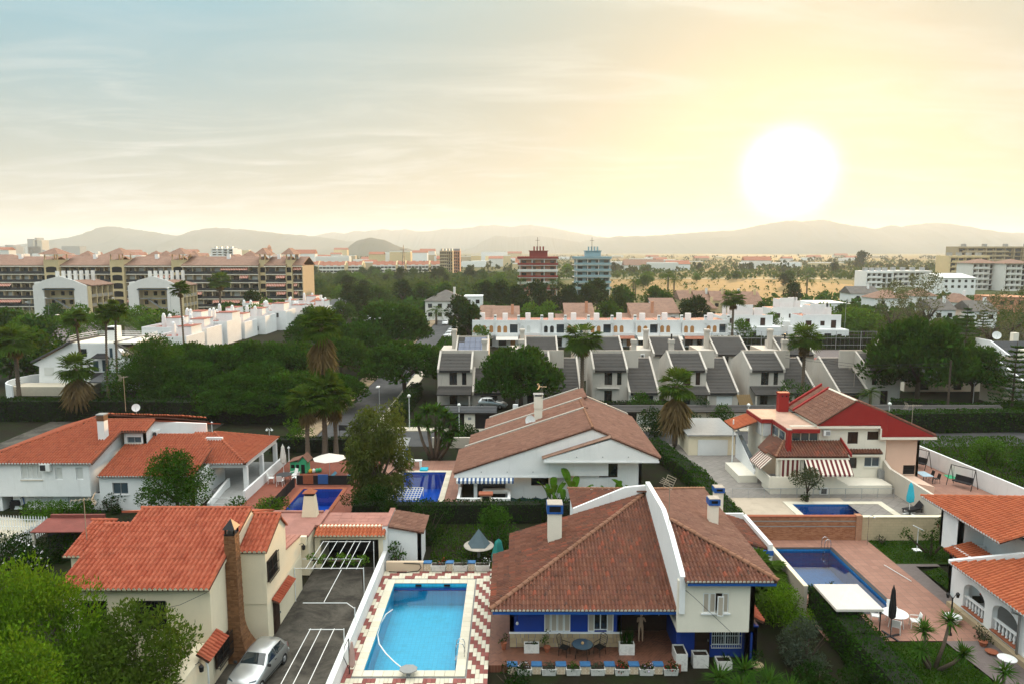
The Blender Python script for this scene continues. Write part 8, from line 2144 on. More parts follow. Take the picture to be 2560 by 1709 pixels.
ms=[(1085,232,'far_d','dark bush left of the hip-roofed house'),(1150,205,'far_d','round dark tree right of the hip-roofed house'),(1330,205,'far_b','light green tree between the salmon houses, left'),(1365,210,'far_b','light green tree between the salmon houses, right'),(1520,205,'far_a','tree between the middle and right salmon house'),(1545,230,'far_d','dark tree behind the salmon houses'),(1250,265,'far_d','large dark tree left of red tower'),(1215,280,'far_d','large dark tree second left of red tower'),(1290,270,'far_d','dark tree at the foot of red tower'),(1340,262,'far_d','dark tree below the red tower, middle'),(1420,262,'far_d','dark tree below the gap of the towers'),(1490,268,'far_d','dark tree below the blue tower'),(1470,250,'far_d','dark tree in front of blue tower'),(1550,270,'far_a','tree right of the blue tower'),(1740,205,'far_d','dark conifer mass left of yellow villa'),(1715,208,'far_d','dark conifer mass second left of yellow villa'),(1640,262,'far_a','tree left of the pair of palms'),(1660,258,'far_a','tree below the pair of palms'),(880,240,'far_d','dark tree behind the stone pines, left'),(910,250,'far_d','dark tree behind the stone pines, right'),(950,300,'far_a','tree left of the tall bare plot, near'),(1010,300,'far_d','dark tree left of the bare plot'),(1060,310,'far_a','tree at the edge of the bare plot'),(1110,300,'far_a','tree right of the bare plot edge'),(2045,205,'far_b','round light tree right of the stepped villas'),(2105,222,'far_a','tall round tree beyond the sports court'),(2155,180,'far_b','feathery tree behind the court fence'),(2120,185,'far_b','bushy tree at the court corner'),(1925,188,'street_a','small tree before the left stepped villa'),(1850,165,'street_a','small dark tree beside the villa palm'),(1905,232,'far_a','conifer before brown terraces'),(1975,300,'far_d','dark tall tree on the dry field edge'),(780,210,'far_a','tree between the cubic houses and stone pines'),(720,235,'far_a','tree behind the cubic houses'),(860,225,'far_a','tree beside the slate-roofed house'),(640,232,'far_d','dark tree by the apartment car ramp'),(1490,200,'street_a','small tree before the middle salmon house'),(1310,230,'far_d','dark tree behind the left salmon house'),(1200,160,'street_a','bush tree before the left end of the white terrace'),(1175,172,'far_d','hedge tree at the end of the parked cars')]
for i,(u_,y,k,lab)in enumerate(ms):tree(k,'tree',lab,(XU(u_,y),y,0),(1.25 if y>240 else 1.0)*(.85+.3*random.random()),group='trees among the middle houses')
own_labels([(tree('cyp','cypress','',(XU(u_,y),y,0),1.35+.1*(i%3),group='cypress row under the towers',sz=1.0+.12*(i%4)),u_,'dark cypress in the row under the two towers')for i,(u_,y)in enumerate([(1336+9*i,255+(i%3))for i in range(12)])])
for i,(u_,y,s_)in enumerate(((1055,500,1.2),(1066,500,1.1),(1078,505,1.2),(1090,505,1.0),(1100,500,1.25),(1108,500,1.1),(1950,640,1.6),(1960,650,1.3),(1985,560,1.0))):tree('cyp_far','cypress',ORD[i]+' distant cypress from left beyond the orchard' if i<6 else ['tallest distant cypress under the sun','shorter distant cypress beside it under the sun','small distant cypress right of the dry field'][i-6],(XU(u_,y),y,0),s_,group='distant cypresses')
tree('far_d','tree','big lone round tree on the right horizon',(XU(2140,900),900,0),2.6,group='lone trees on the plain')
for i,(u_,y,s_,lab)in enumerate(((2225,178,1.35,'pale airy tree left one behind the court'),(2275,182,1.45,'pale airy tree middle one behind the court'),(2310,186,1.5,'pale airy tree right one, tallest behind the court'),(2470,150,1.2,'pale airy tree at right before the flats, left'),(2520,155,1.3,'pale airy tree at right before the flats, right'),(2560,140,1.2,'pale airy tree cut by the right edge'))):tree('pale_a','poplar',lab,(XU(u_,y),y,0),s_,group='pale airy trees')
def araucaria(label,loc,h,seed=1):
 loc=Vector(loc);rng=random.Random(seed);o=thing('araucaria',label,'tree',loc,group='araucarias')
 TUB([loc,loc+V((0,0,h))],[.2,.03],7).build('trunk','trunk',o)
 P=[];D=[]
 n=int(h/.75)
 for i in range(n):
  z=h*(.12+.86*i/n);L=(1-i/n)**.8*h*.27+.3
  for k in range(6):
   a=k*1.047+i*.5+rng.uniform(-.15,.15)
   for q in range(14):
    f=(q+1)/14;c_=V((math.cos(a)*L*f,math.sin(a)*L*f,z+L*.12*f))
    for m_ in range(4):
     s=rng.uniform(-1,1)*L*.22*(1-f*.5);P.append((c_.x-math.sin(a)*s+rng.uniform(-.08,.08),c_.y+math.cos(a)*s+rng.uniform(-.08,.08),c_.z+rng.uniform(-.05,.12)));D.append((math.cos(a)*.7-math.sin(a)*s,math.sin(a)*.7+math.cos(a)*s,.35))
 g_=np.random.default_rng(seed);link('crown',leaves_mesh('crown',np.array(P),np.array(D),g_.uniform(.2,.4,len(P)),'leaf_pine',.4,g_),o)
araucaria('araucaria with layered branches left of the pale right trees',(XU(2410,128),128,0),12.5,2);araucaria('araucaria at the right edge above the hedge',(XU(2540,92),92,0),10.5,3);araucaria('young araucaria between pale trees and flats',(XU(2450,165),165,0),9,4)
hedge('hedge','dark hedge behind the garden of gabled house',[(-13,56.6),(2.5,56.9),(12.5,56.4)],1.2,1.7,'leaf_dark',.17,55)
hedge('hedge','tall dark hedge between blue house and long pool',[(18.75,41.6),(18.7,36),(18.6,26)],1.7,2.0,'leaf_hedge',.13,110)
hedge('hedge','long clipped hedge between gabled house and red-gabled house',[(15.4,78),(17.4,66),(17.5,54)],1.7,1.5,'leaf_hedge',.16,70)
hedge('hedge','dark hedge line behind the left tennis court',[(-78,93),(-46,92.5),(-27.5,91)],2.4,2.8,'leaf_dark',.30,24)
hedge('hedge','hedge along the street beside short palms',[(-26.6,77.5),(-12.8,77.8)],1.2,1.6,'leaf_dark',.2,40)
hedge('hedge','dark hedge along the pavement right of street',[(-14.8,90),(-14.5,108)],1.6,2.2,'leaf_dark',.25,30)
hedge('hedge','tall hedge behind the pink house',[(46,86),(60,87),(78,86)],2.0,2.6,'leaf_hedge',.26,34);hedge('hedge','curved hedge under the huge stone pine',[(52,97),(60,93),(72,95)],1.6,2.0,'leaf_hedge',.26,30);hedge('hedge','clipped hedge behind the sports court',[(44,163),(92,163)],2.0,2.6,'leaf_dark',.45,12);hedge('hedge','hedge at the foot of the grey-roofed townhouses',[(10.5,98.6),(22,98.8)],1.2,1.2,'leaf_dark',.25,30);hedge('hedge','bushy hedge before the parked cars on the street',[(-13.5,130),(-13.5,160)],4,3,'leaf_round',.5,10)
bush('lemon_tree','round dark lemon tree behind the grey tent',(-1.3,51.6,0),1.7,2.9,'leaf_round',.17,60,16,61,cat='tree')
bush('clipped_bush','round lime-green clipped bush right of blue house',(15.9,39.8,0),1.55,2.7,'leaf_lime',.11,150,22,62,sub=.42);bush('grey_shrub','grey-green shrub in front of the lime clipped bush',(15.9,36.4,0),1.7,2.2,'leaf_silver',.14,120,22,63,sub=.34);bush('dark_shrub','dark shrub between blue house and hedge',(15.2,33.4,-.3),1.6,1.5,'leaf_dark',.15,80,14,64);bush('dark_shrub','dark shrub at the bottom beside the front yucca',(17.0,33.2,-.3),1.4,1.5,'leaf_dark',.15,80,12,65)
for i,(u_,v_,r_,h_,m_,lab)in enumerate(((1640,1090,2.6,3.2,'leaf_dark','dark shrub right of gabled house, front'),(1610,1050,2.6,3.6,'leaf_round','dark shrub right of gabled house, back'),(1720,1075,1.8,2.4,'leaf_dark','bush at the foot of the skirted palm'),(1760,1060,1.6,3.4,'leaf_dark','dark bush beside the white garage'),(1800,1070,1.6,3.0,'leaf_round','bush right of the white garage'),(1130,1110,1.8,1.6,'leaf_dark','low shrub left of gabled house'),(1170,1105,1.8,1.7,'leaf_dark','low shrub by the street wall of gabled house'),(740,1120,1.9,3.6,'leaf_bright','light green tree left of the short palms'),(600,1290,1.3,1.4,'leaf_round','shrub at the ramp of long villa'),(655,1285,1.4,1.2,'leaf_bright','light shrub beside the ramp fence'),(690,1275,1.3,1.0,'leaf_round','shrub at the foot of black pool fence'),(280,1280,1.1,1.4,'leaf_dark','small dark shrub before the villa wall'),(90,1290,1.4,1.0,'leaf_bright','pale hedge bush left in the villa court'),(150,1292,1.5,1.1,'leaf_bright','pale hedge bush right in the villa court'),(215,1290,1.4,1.2,'leaf_round','bush before the villa court shutters'),(60,1430,1.7,1.6,'leaf_dark','dark flowering shrub left of cream house, lower'),(20,1400,1.8,1.6,'leaf_dark','dark flowering shrub at the left edge'),(110,1405,1.6,1.5,'leaf_dark','dark shrub against the cream house'),(160,1395,1.5,1.9,'leaf_round','shrub at the left corner of cream house roof'))):
 p=PZ(u_,v_,0);bush('shrub',lab,p,r_,h_,m_,.17 if p.y<70 else .22,60 if p.y<70 else 40,12,70+i,flowers='flower_white' if i in (15,16)else None,nfl=60)
for i,(x,y,r_,h_,m_,lab)in enumerate(((62,81,2.4,3.2,'leaf_round','bush on the lawn beyond the pink house'),(49.5,73,1.8,2.6,'leaf_bright','light bush over the white swing wall'),(52,69,2.4,3.2,'leaf_round','dark tree over the white swing wall'),(55.5,64,3.2,4.8,'leaf_dark','dark leafy tree at the right edge by white wall'),(50,60,3.0,3.4,'leaf_dark','dark tree right of swing seat'),(58,72,3.4,5.2,'leaf_round','large dark tree at the right edge above lawn'))):bush('garden_tree',lab,(x,y,0),r_,h_,m_,.2,50,18,100+i,cat='tree')
o=bush('clipped_tree','small clipped tree with three leaf balls on the right lawn',(30.2,49.6,.17),.9,1.0,'leaf_round',.12,120,6,121,cat='tree')
for (dx,dz,r_)in ((-1.9,1.7,.55),(.0,1.9,.75),(1.1,1.2,.6)):
 bush('',None,(30.2+dx,49.6,.17+dz-r_),r_,r_*1.8,'leaf_round',.12,130,7,int(130+dx*3),parent=o);TUB([(30.2,49.6,.17),(30.2+dx*.5,49.6,.17+dz*.5),(30.2+dx,49.6,.17+dz)],[.12,.08,.05],6).build('branch','trunk',o)
bush('rose_bush','tall rose bush against the cream block wall',(32.4,51.5,.17),1.0,2.6,'leaf_dark',.14,70,12,141,flowers='flower_red',nfl=14)
bush('small_bush','small bush beside the shower at the brick wall end',(27.8,51.8,.17),.5,.7,'leaf_dark',.12,80,5,142)
ot=thing('olive_tree','small forked olive tree before the red-gabled house','tree',(25.85,60.9,.2))
mb=MB();limbs(mb,(25.85,60.9,.2),(25.85,60.9,2.5),.14,random.Random(5),4,.9,.1,.4);mb.build('trunk','trunk',ot)
bush('',None,(25.85,60.9,1.55),1.45,1.5,'leaf_olive',.15,90,12,150,parent=ot);bush('',None,(25.85,60.9,.2),.6,.9,'leaf_dark',.13,90,6,151,parent=ot)
yucca('yucca','large dark yucca clump at the bottom before blue house',(11.5,33.4,.0),[(-1.2,0,.9),(.1,.2,1.2),(1.2,-.2,.8),(.4,-.9,.7),(-.4,-.8,.9),(2.2,-.5,.5)],'leaf_yucca',1.15,80)
yucca('yucca','yucca with two heads on the lawn before white tables',(22.2,35.6,.17),[(-.45,.2,2.0),(.75,.0,2.6),(1.0,-.9,1.3),(-.9,-.4,1.2)],'leaf_yucca',.85,80)
yucca('yucca','lower spiky yucca at the bottom right lawn',(24.0,32.8,.17),[(0,0,1.5),(.6,-.5,.6),(-.6,-.4,.9)],'leaf_yucca',.8,70)
yucca('tree_yucca','tall branching tree yucca beside the cross street',(-8.2,74.2,0),[(-1.8,0,4.2),(-.9,.5,5.2),(.2,0,5.4),(1.1,.3,4.9),(1.9,0,4.3),(.6,-.6,3.6),(-.6,-.5,3.9),(1.6,-.4,2.6),(1.2,.2,1.8),(2.2,.2,3.2)],'leaf_yucca',1.3,90,.16,cat='tree',bw=.10)
for i,(x,y,n,h,lab)in enumerate(((3.4,58.6,9,3.4,'banana-like plant left before gabled house'),(5.2,58.9,7,3.9,'taller banana-like plant before gabled house window'),(8.6,59.0,5,3.2,'narrow banana-like plant by the right window'),(10.2,59.0,9,3.3,'banana-like plant at right corner of gabled house'),(4.2,57.4,8,2.6,'low banana-like plant at the garden net'))):paddle('banana_plant',lab,(x,y,0),n,h,'leaf_bright','banana-like plants',160+i,1.3)
fan_palm('dwarf',.9,59,1.3,30,.4,.15,0,0)
palm('dwarf','dwarf_palm','dwarf fan palm behind blue house lean-to',(15.9,44.3,0),1.3);palm('dwarf','dwarf_palm','dwarf fan palm at right corner of blue house',(15.2,41.8,0),1.25)
vg=thing('grape_vine','bright green vine along the far pergola','vine',(-11.2,44.6,0))
for i in range(9):bush('',None,(-13.0+i*.42,44.5+.25*math.sin(i*2),1.9+.12*math.cos(i*3)),.42,.55,'leaf_grape',.17,90,4,170+i,parent=vg)
TUB([(-9.7,44.7,0),(-9.75,44.6,1.2),(-9.9,44.5,2.1),(-13.0,44.5,2.15)],.05,6).build('stem','trunk',vg)
bush('fig_bush','dark bush against the white garden shed',(-8.0,48.0,0),.75,2.0,'leaf_round',.2,60,8,181);bush('yard_bush','small green bush at the bottom of dark yard',(-10.6,31.3,0),.8,.9,'leaf_bright',.14,100,8,182);bush('pool_bush','yellowish small bush at the near pool edge',(-4.2,32.3,.3),.55,.45,'leaf_lime',.12,120,6,183);bush('ivy_bush','dark ivy at the corner below the terrace troughs',(-.2,34.4,-.2),1.0,1.0,'leaf_dark',.13,120,10,184);bush('veranda_bush','bush at the foot of the white veranda',(26.5,38.2,.18),.6,.8,'leaf_olive',.13,110,7,185)
bush('ivy','dark ivy spilling over the back of pink garage roof',(-10.6,55.0,1.6),1.6,1.7,'leaf_dark',.17,60,10,186,core=False);bush('ivy','dark ivy at the left back edge of pink garage roof',(-12.6,54.6,2.2),.9,.9,'leaf_dark',.15,70,6,187,core=False);bush('ivy','dark creeper mass behind the small white shed',(-6.4,53.2,0),2.0,2.9,'leaf_dark',.18,50,12,188)
pc=[('leaf_dark','flower_white','marble trough with white flowers, first before blue house'),('leaf_silver',None,'marble trough with grey bushy plant before blue house'),('leaf_round',None,'marble trough with sparse grass plants, third from left'),('leaf_silver',None,'marble trough with spiky grey plant, fourth from left'),('leaf_dark','flower_red','marble trough with red flowers, fifth from left'),('leaf_dark','flower_mauve','marble trough with large mauve flowers before blue house'),('leaf_dark','flower_red','marble trough with drooping red leaves, last of the row')]
for i,(tr,x,y,z)in enumerate(troughs):
 tr['label']=pc[i][2];bush('',None,(x,y-.1,z-.12),.38,.42,pc[i][0],.10,160,7,190+i,parent=tr,flowers=pc[i][1],nfl=26)
pc=[('leaf_dark','flower_red','far marble trough with red geranium behind turquoise pool'),('leaf_silver',None,'far marble trough with grey shrub behind turquoise pool'),('leaf_dark','flower_white','far marble trough with white flowers behind turquoise pool')]
for i,(tr,x,y,z)in enumerate(troughs2):
 tr['label']=pc[i][2];bush('',None,(x+.25,y,z-.12),.38,.5,pc[i][0],.11,140,7,200+i,parent=tr,flowers=pc[i][1],nfl=40)
grass('lawn_grass','short lawn before the yuccas at lower right',[(19.6,30),(24.9,30),(24.3,38.0),(19.6,38.0)],per=160,hgt=.10,z=.17);grass('lawn_grass','lawn round the clipped trees by cream wall',[(27.1,48.4),(34.5,48.4),(34.5,52.4),(27.1,52.4)],per=110,hgt=.10,z=.17);grass('lawn_grass','small lawn patch beside arched house',[(28.3,44.4),(29.7,44.4),(29.7,47.7),(28.3,47.0)],per=110,hgt=.10,z=.17);grass('lawn_grass','dark lawn in the shaded garden behind the turquoise pool',[(-6,47.3),(-.3,47.3),(-.3,56),(-6,56)],per=60,hgt=.13,z=0);grass('lawn_grass','bright lawn beyond the white swing wall',[(45,62),(58,62),(60,84),(43,84)],per=26,hgt=.2,z=.0)
rng=np.random.default_rng(77)
def mass(name,label,n,ur,yr,r,leaf,mat,k=9,rowy=None,cat='orchard'):
 P=[];D=[];S=[]
 for i in range(n):
  y=math.exp(rng.uniform(math.log(yr[0]),math.log(yr[1])))
  if rowy:y=round(y/rowy)*rowy+rng.uniform(-.6,.6)
  u_=rng.uniform(*ur);x=XA(u_,y);rr_=r*rng.uniform(.6,1.3)
  d=rng.normal(size=(k,3));d/=np.linalg.norm(d,axis=1,keepdims=True);d[:,2]=np.abs(d[:,2])
  P.append(np.array([[x,y,.2]])+d*rr_*np.array([[1,1,1.25]]));D.append(d+rng.normal(size=(k,3))*.4);S.append(np.full(k,rr_*1.1)*rng.uniform(.7,1.2,k))
 P=np.concatenate(P);D=np.concatenate(D);S=np.concatenate(S)
 return tag(link(name,leaves_mesh(name,P,D,S,mat,.8,rng)),label,cat,kind='stuff')
mass('orchard','dense green orchard between apartment block and towers',2600,(745,1290),(330,650),2.0,None,'leaf_orchard',10,6)
mass('orchard','orchards far behind the towers and dry field',2200,(1260,2500),(560,1500),2.3,None,'leaf_orchard',8,9);mass('far_trees','dark tree belts along the far plain',900,(-100,2650),(700,2600),4.5,None,'leaf_far',9,None,'trees');mass('scrub','low scrub and gardens behind the middle houses',900,(860,1300),(240,330),1.7,None,'leaf_round',10,None,'scrub');mass('scrub','scrub around the houses on the right',380,(1900,2560),(200,330),1.9,None,'leaf_round',12,None,'scrub');mass('scrub','thin scrub on the dry field',260,(1500,2100),(310,560),.9,None,'leaf_orchard',7,None,'scrub')
td=[(rng.uniform(760,1290),rng.uniform(300,640))for i in range(46)]+[(rng.uniform(1300,2500),rng.uniform(420,900))for i in range(34)]
tds=[]
for i,(u_,y)in enumerate(td):tds.append((tree(('far_a','far_b','far_d')[i%3],'tree','tree standing out of the orchards before the far town' if i<46 else 'tree among the hazy fields right of the towers',(XA(u_,y),y,0),float(rng.uniform(.7,1.35)),group='single trees in the orchards' if i<46 else 'single trees in the hazy fields'),u_,('dark round tree','light green tree','tall dark tree')[i%3]+(' in the near orchard ' if y<480 else ' in the far orchard ')+zone(u_)))
own_labels(tds)
# SMALL THINGS
def chair(name,label,loc,rz,mat='white_plastic',arms=True,group=None,s=1.0,slat=False):
 o=thing(name,label,'chair',loc,rz,group)
 MB().bevbox(-.23,.23,-.22,.24,.42,.46,.012).build('seat',mat,o,local=True)
 if slat:
  mb=MB()
  for i in range(5):mb.tube([(-.22,.23+.03*i,.52+.1*i),(.22,.23+.03*i,.52+.1*i)],.012,5)
  mb.tube([(-.23,.22,.44),(-.24,.36,.98),(-.12,.40,1.06),(.12,.40,1.06),(.24,.36,.98),(.23,.22,.44)],.018,6);mb.build('backrest',mat,o,local=True)
 else:MB().hexa([(-.23,.20,.46),(.23,.20,.46),(.23,.24,.46),(-.23,.24,.46),(-.21,.32,.90),(.21,.32,.90),(.21,.35,.90),(-.21,.35,.90)]).build('backrest',mat,o,local=True)
 for x in (-.21,.21):
  for y in (-.2,.22):TUB([(x,y,.42),(x*1.12,y*1.12,0)],.02,6).build('leg',mat,o,local=True)
  if arms:TUB([(x*1.1,-.2,.42),(x*1.15,-.2,.64),(x*1.15,.26,.66)],.018,6).build('armrest',mat,o,local=True)
 if s!=1.0:o.scale=(s,s,s)
 return o
def round_table(label,loc,r,h,mat='white_plastic',legs=4,name='round_table',pedestal=False,group=None):
 o=thing(name,label,'table',loc,group=group);x,y,z=loc
 MB().lathe([(r*.96,h-.035),(r,h-.02),(r,h),(r*.97,h+.01)],loc,24).build('tabletop',mat,o)
 if pedestal:
  MB().lathe([(.06,.05),(.045,h-.04)],loc,8).build('column',mat,o)
  for k in range(4):a=k*math.pi/2+.4;TUB([(x,y,z+.06),(x+math.cos(a)*r*.75,y+math.sin(a)*r*.75,z+.02)],.03,5).build('foot',mat,o)
 else:
  for k in range(legs):a=k*2*math.pi/legs+.5;TUB([(x+math.cos(a)*r*.6,y+math.sin(a)*r*.6,z+h-.04),(x+math.cos(a)*r*.8,y+math.sin(a)*r*.8,z)],.022,6).build('leg',mat,o)
 return o
def parasol_open(label,loc,r,h,mat='white_cloth',tilt=.0):
 o=thing('parasol',label,'parasol',loc);x,y,z=loc;n=8;top=V((x,y,z+h))
 for k in range(n):
  a,b=2*math.pi*k/n,2*math.pi*(k+1)/n;p=top+V((math.cos(a)*r,math.sin(a)*r,-r*.32));q=top+V((math.cos(b)*r,math.sin(b)*r,-r*.32));PRI([top,p,q],(0,0,.012)).build('panel',mat,o)
 TUB([(x,y,z),(x,y,z+h)],.025,6).build('pole','white_metal',o);MB().lathe([(.28,0),(.26,.08),(.06,.1)],loc,12).build('base','grey_slab',o)
 return o
def parasol_closed(label,loc,h,mat,base='dark_metal',r=.16):
 o=thing('parasol',label,'parasol',loc);x,y,z=loc
 prof=[(.02,h*.34),(r,h*.40),(r*1.1,h*.55),(r*.8,h*.75),(r*.55,h*.92),(.02,h)]
 mb=MB().lathe(prof,loc,10);mb.v=[(x+(p[0]-x)*(1.25 if i%2 else .85),y+(p[1]-y)*(1.25 if i%2 else .85),p[2])for i,p in enumerate(mb.v)]
 mb.build('folded_canopy',mat,o);TUB([(x,y,z),(x,y,z+h+.06)],.025,6).build('pole',base,o)
 for k in range(4):a=k*math.pi/2+.3;MB().obox((x+math.cos(a)*.3,y+math.sin(a)*.3,z+.04),(math.cos(a)*.32,math.sin(a)*.32,0),(-math.sin(a)*.05,math.cos(a)*.05,0),(0,0,.03)).build('foot',base,o)
 return o
def marble_box(label,loc,w,d,h,plant=None,rz=.0):
 o=thing('marble_planter',label,'planter',loc,rz);k=.05
 BX(-w/2,w/2,-d/2,d/2,0,h-.12).box(-w/2,w/2,-d/2,-d/2+k,h-.12,h).box(-w/2,w/2,d/2-k,d/2,h-.12,h).box(-w/2,-w/2+k,-d/2+k,d/2-k,h-.12,h).box(w/2-k,w/2,-d/2+k,d/2-k,h-.12,h).build('trough','marble',o,local=True)
 BX(-w/2+k,w/2-k,-d/2+k,d/2-k,h-.119,h-.06).build('soil','soil',o,local=True)
 return o
c_=PZ(*cE(1650,800),TER);tb=V((c_.x,36.25,TER))
o=round_table('round glass garden table on the blue house terrace',tuple(tb),.58,.72,'black_iron',name='garden_table')
MB().lathe([(.02,.731),(.55,.731),(.55,.736),(.02,.736)],tuple(tb),20).build('glass_top','glass_blue',o)
MB().lathe([(.07,0),(.09,.06),(.05,.12)],tuple(tb+V((0,0,.737))),8).build('bowl','pale_wood',o)
chair('garden_chair','black metal chair left of the glass table',(tb.x-.95,36.45,TER),R(60),'black_iron',slat=True,group='black terrace chairs');chair('garden_chair','black metal chair right of the glass table',(tb.x+.95,36.5,TER),R(-50),'black_iron',slat=True,group='black terrace chairs')
q=PZ(*cE(840,815),TER);o=marble_box('marble planter with short grass against stone base',(q.x,36.75,TER),.82,.34,.5);bush('',None,(q.x,36.72,TER+.38),.32,.22,'leaf_dark',.09,200,5,301,parent=o)
q=PZ(*cF(130,905),TER);o=marble_box('marble planter with tall spiky plant beside the porch',(q.x,36.6,TER),.82,.4,.6)
mb=MB();rr=random.Random(8)
for i in range(40):a=rr.uniform(0,6.28);blade(mb,(q.x+rr.uniform(-.3,.3),36.6+rr.uniform(-.12,.12),TER+.5),(math.cos(a)*.22,math.sin(a)*.22,1),rr.uniform(.7,1.25),.035,.02)
mb.build('plant','leaf_dark',o)
marble_box('tall empty marble planter at the terrace corner',(8.95,36.05,.0),.62,1.0,.95);marble_box('empty marble planter before the dark lower door',(10.05,36.1,0),.82,.55,.72);o=marble_box('lower marble planter with spiky plant before blue pier',(11.25,35.9,-.1),.8,.55,.6)
mb=MB()
for i in range(26):a=rr.uniform(0,6.28);blade(mb,(11.35,35.9,.42),(math.cos(a),math.sin(a),rr.uniform(.4,1.6)),rr.uniform(.4,.7),.025,.15)
mb.build('plant','leaf_dark',o)
def pot(name,label,loc,r,h,plant,pm='terracotta',pr_=.25,ph=.5,seed=1,flowers=None):
 o=thing(name,label,'potted plant',loc);MB().lathe([(r*.65,0),(r,h*.85),(r*1.08,h*.87),(r*1.08,h),(r*.85,h)],loc,12).build('pot',pm,o,smooth=False)
 if plant:bush('',None,V(loc)+V((0,0,h*.9)),pr_,ph,plant,.10,170,7,seed,parent=o,flowers=flowers)
 return o
pot('potted_plant','small round potted shrub left of blue house wall',(-.45,37.0,TER),.16,.4,'leaf_dark',pr_=.3,ph=.55,seed=311);q=PZ(*cE(1090,800),TER);pot('potted_plant','leafy potted shrub between planter and chair',(q.x,36.75,TER),.18,.3,'leaf_round',pr_=.35,ph=1.0,seed=312)
pot('potted_plant','dark potted shrub in a stone bowl by blue pier',(13.0,35.7,0),.3,.3,'leaf_dark','stone_plain',.45,.8,313)
fg=PY(*cF(345,640),37.9)
me=bpy.data.meshes.new('figure');base=V((fg.x,37.9,TER))
J={'pel':(0,0,.92),'che':(0,.02,1.22),'nec':(.01,0,1.40),'hea':(.03,-.02,1.56),'top':(.03,-.02,1.66),'ls':(-.16,0,1.34),'le':(-.22,-.12,1.14),'lh':(-.10,-.22,1.36),'rs':(.16,0,1.34),'relb':(.24,-.12,1.16),'rh':(.12,-.22,1.38),'lhip':(-.08,0,.88),'lk':(-.10,-.02,.50),'lf':(-.10,.0,.08),'lt':(-.10,-.16,.03),'rhip':(.08,0,.88),'rk':(.10,-.02,.50),'rf':(.10,.0,.08),'rt':(.10,-.16,.03)}
E_=[('pel','che'),('che','nec'),('nec','hea'),('hea','top'),('che','ls'),('ls','le'),('le','lh'),('che','rs'),('rs','relb'),('relb','rh'),('pel','lhip'),('lhip','lk'),('lk','lf'),('lf','lt'),('pel','rhip'),('rhip','rk'),('rk','rf'),('rf','rt')]
RAD={'pel':.12,'che':.13,'nec':.05,'hea':.095,'top':.07,'ls':.055,'rs':.055,'le':.04,'relb':.04,'lh':.03,'rh':.03,'lhip':.085,'rhip':.085,'lk':.055,'rk':.055,'lf':.04,'rf':.04,'lt':.03,'rt':.03}
ks=list(J);me.from_pydata([J[k]for k in ks],[(ks.index(a),ks.index(b))for a,b in E_],[]);me.materials.append(M('skin_tone'))
fo=link('statue',me);fo.location=base;sk=fo.modifiers.new('skin','SKIN');fo.modifiers.new('sub','SUBSURF').levels=2;fo.modifiers['sub'].render_levels=2
for i,k in enumerate(ks):v_=me.skin_vertices[0].data[i];v_.radius=(RAD[k],RAD[k]);v_.use_root=(k=='pel')
tag(fo,'slim pale carved figure standing in the blue house porch','statue')
p=PZ(1197,1362,.9);o=thing('play_tent','grey pyramid tent on a round stand in the dark garden','tent',(p.x,p.y,0))
MB().lathe([(1.05,.85),(1.1,.9),(1.05,.95)],(p.x,p.y,0),20).build('stand','roof_concrete',o);MB().lathe([(.12,0),(.08,.849)],(p.x,p.y,0),8).build('column','grey_slab',o)
for k in range(5):a,b=2*math.pi*k/5+.3,2*math.pi*(k+1)/5+.3;PRI([(p.x,p.y,2.15),(p.x+math.cos(a)*.85,p.y+math.sin(a)*.85,.955),(p.x+math.cos(b)*.85,p.y+math.sin(b)*.85,.955)],(0,0,.01)).build('panel','tent_grey',o)
parasol_closed('green folded parasol behind the blue house roof corner',(-.9,46.0,TER),2.6,'teal_cloth',r=.35)
q=PZ(*cP(50,1490),YARD);o=thing('folded_parasol','pinkish folded parasol on black curved stand by turquoise pool','parasol',(q.x+.15,q.y,YARD))
x,y=q.x+.15,q.y;TUB([(x,y,YARD),(x,y,YARD+1.9)],.03,6).build('pole','black_iron',o);TUB([(x-.05,y,YARD+.3),(x-.28,y,YARD+.9),(x-.22,y,YARD+1.5),(x,y,YARD+1.95)],.02,6).build('arm','black_iron',o);MB().lathe([(.05,.35),(.16,.5),(.14,1.2),(.05,1.75)],(x+.15,y,YARD),8).build('folded_canopy','pink_cloth',o)
def zz(x,y,z=.2):return PZ(*cZ(x,y),z)
ph=zz(525,695);o=thing('playhouse','small green playhouse with pink roof by the short palms','playhouse',(ph.x,ph.y,.2));x,y=ph.x,ph.y
BX(x-.85,x+.75,y,y+1.3,.2,1.35).build('wall','green_paint',o);PRI([(x-.0,y-.01,1.35),(x+.9,y-.01,1.35),(x+.45,y-.01,1.85)],(0,1.3,0)).build('gable','green_paint',o)
PRI([(x-.1,y-.15,1.32),(x+.45,y-.15,1.95),(x+.45,y+1.5,1.95),(x-.1,y+1.5,1.32)],(0,0,.06)).build('roof','tile_old_or_sunlit',o);PRI([(x+1.0,y-.15,1.32),(x+.45,y-.15,1.95),(x+.45,y+1.5,1.95),(x+1.0,y+1.5,1.32)],(0,0,.06)).build('roof','tile_old_or_sunlit',o);PRI([(x-1.0,y-.15,1.3),(x+.1,y-.15,1.62),(x+.1,y+1.5,1.62),(x-1.0,y+1.5,1.3)],(0,0,.06)).build('roof','tile_old_or_sunlit',o)
BX(x+.25,x+.6,y-.03,y-.003,.22,1.1).build('door','dark_void',o);BX(x-.25,x+.05,y-.03,y-.003,.75,1.1).build('window','dark_void',o);BX(x-.75,x-.4,y-.03,y-.003,.75,1.1).build('window','dark_void',o)
p=zz(885,760);parasol_open('open white parasol over the blue sun loungers',(p.x,p.y+.6,.2),1.6,2.35)
p=zz(340,705);parasol_closed('white closed parasol in the villa terrace table',(p.x,p.y,.2),3.0,'white_cloth','white_metal',.22)
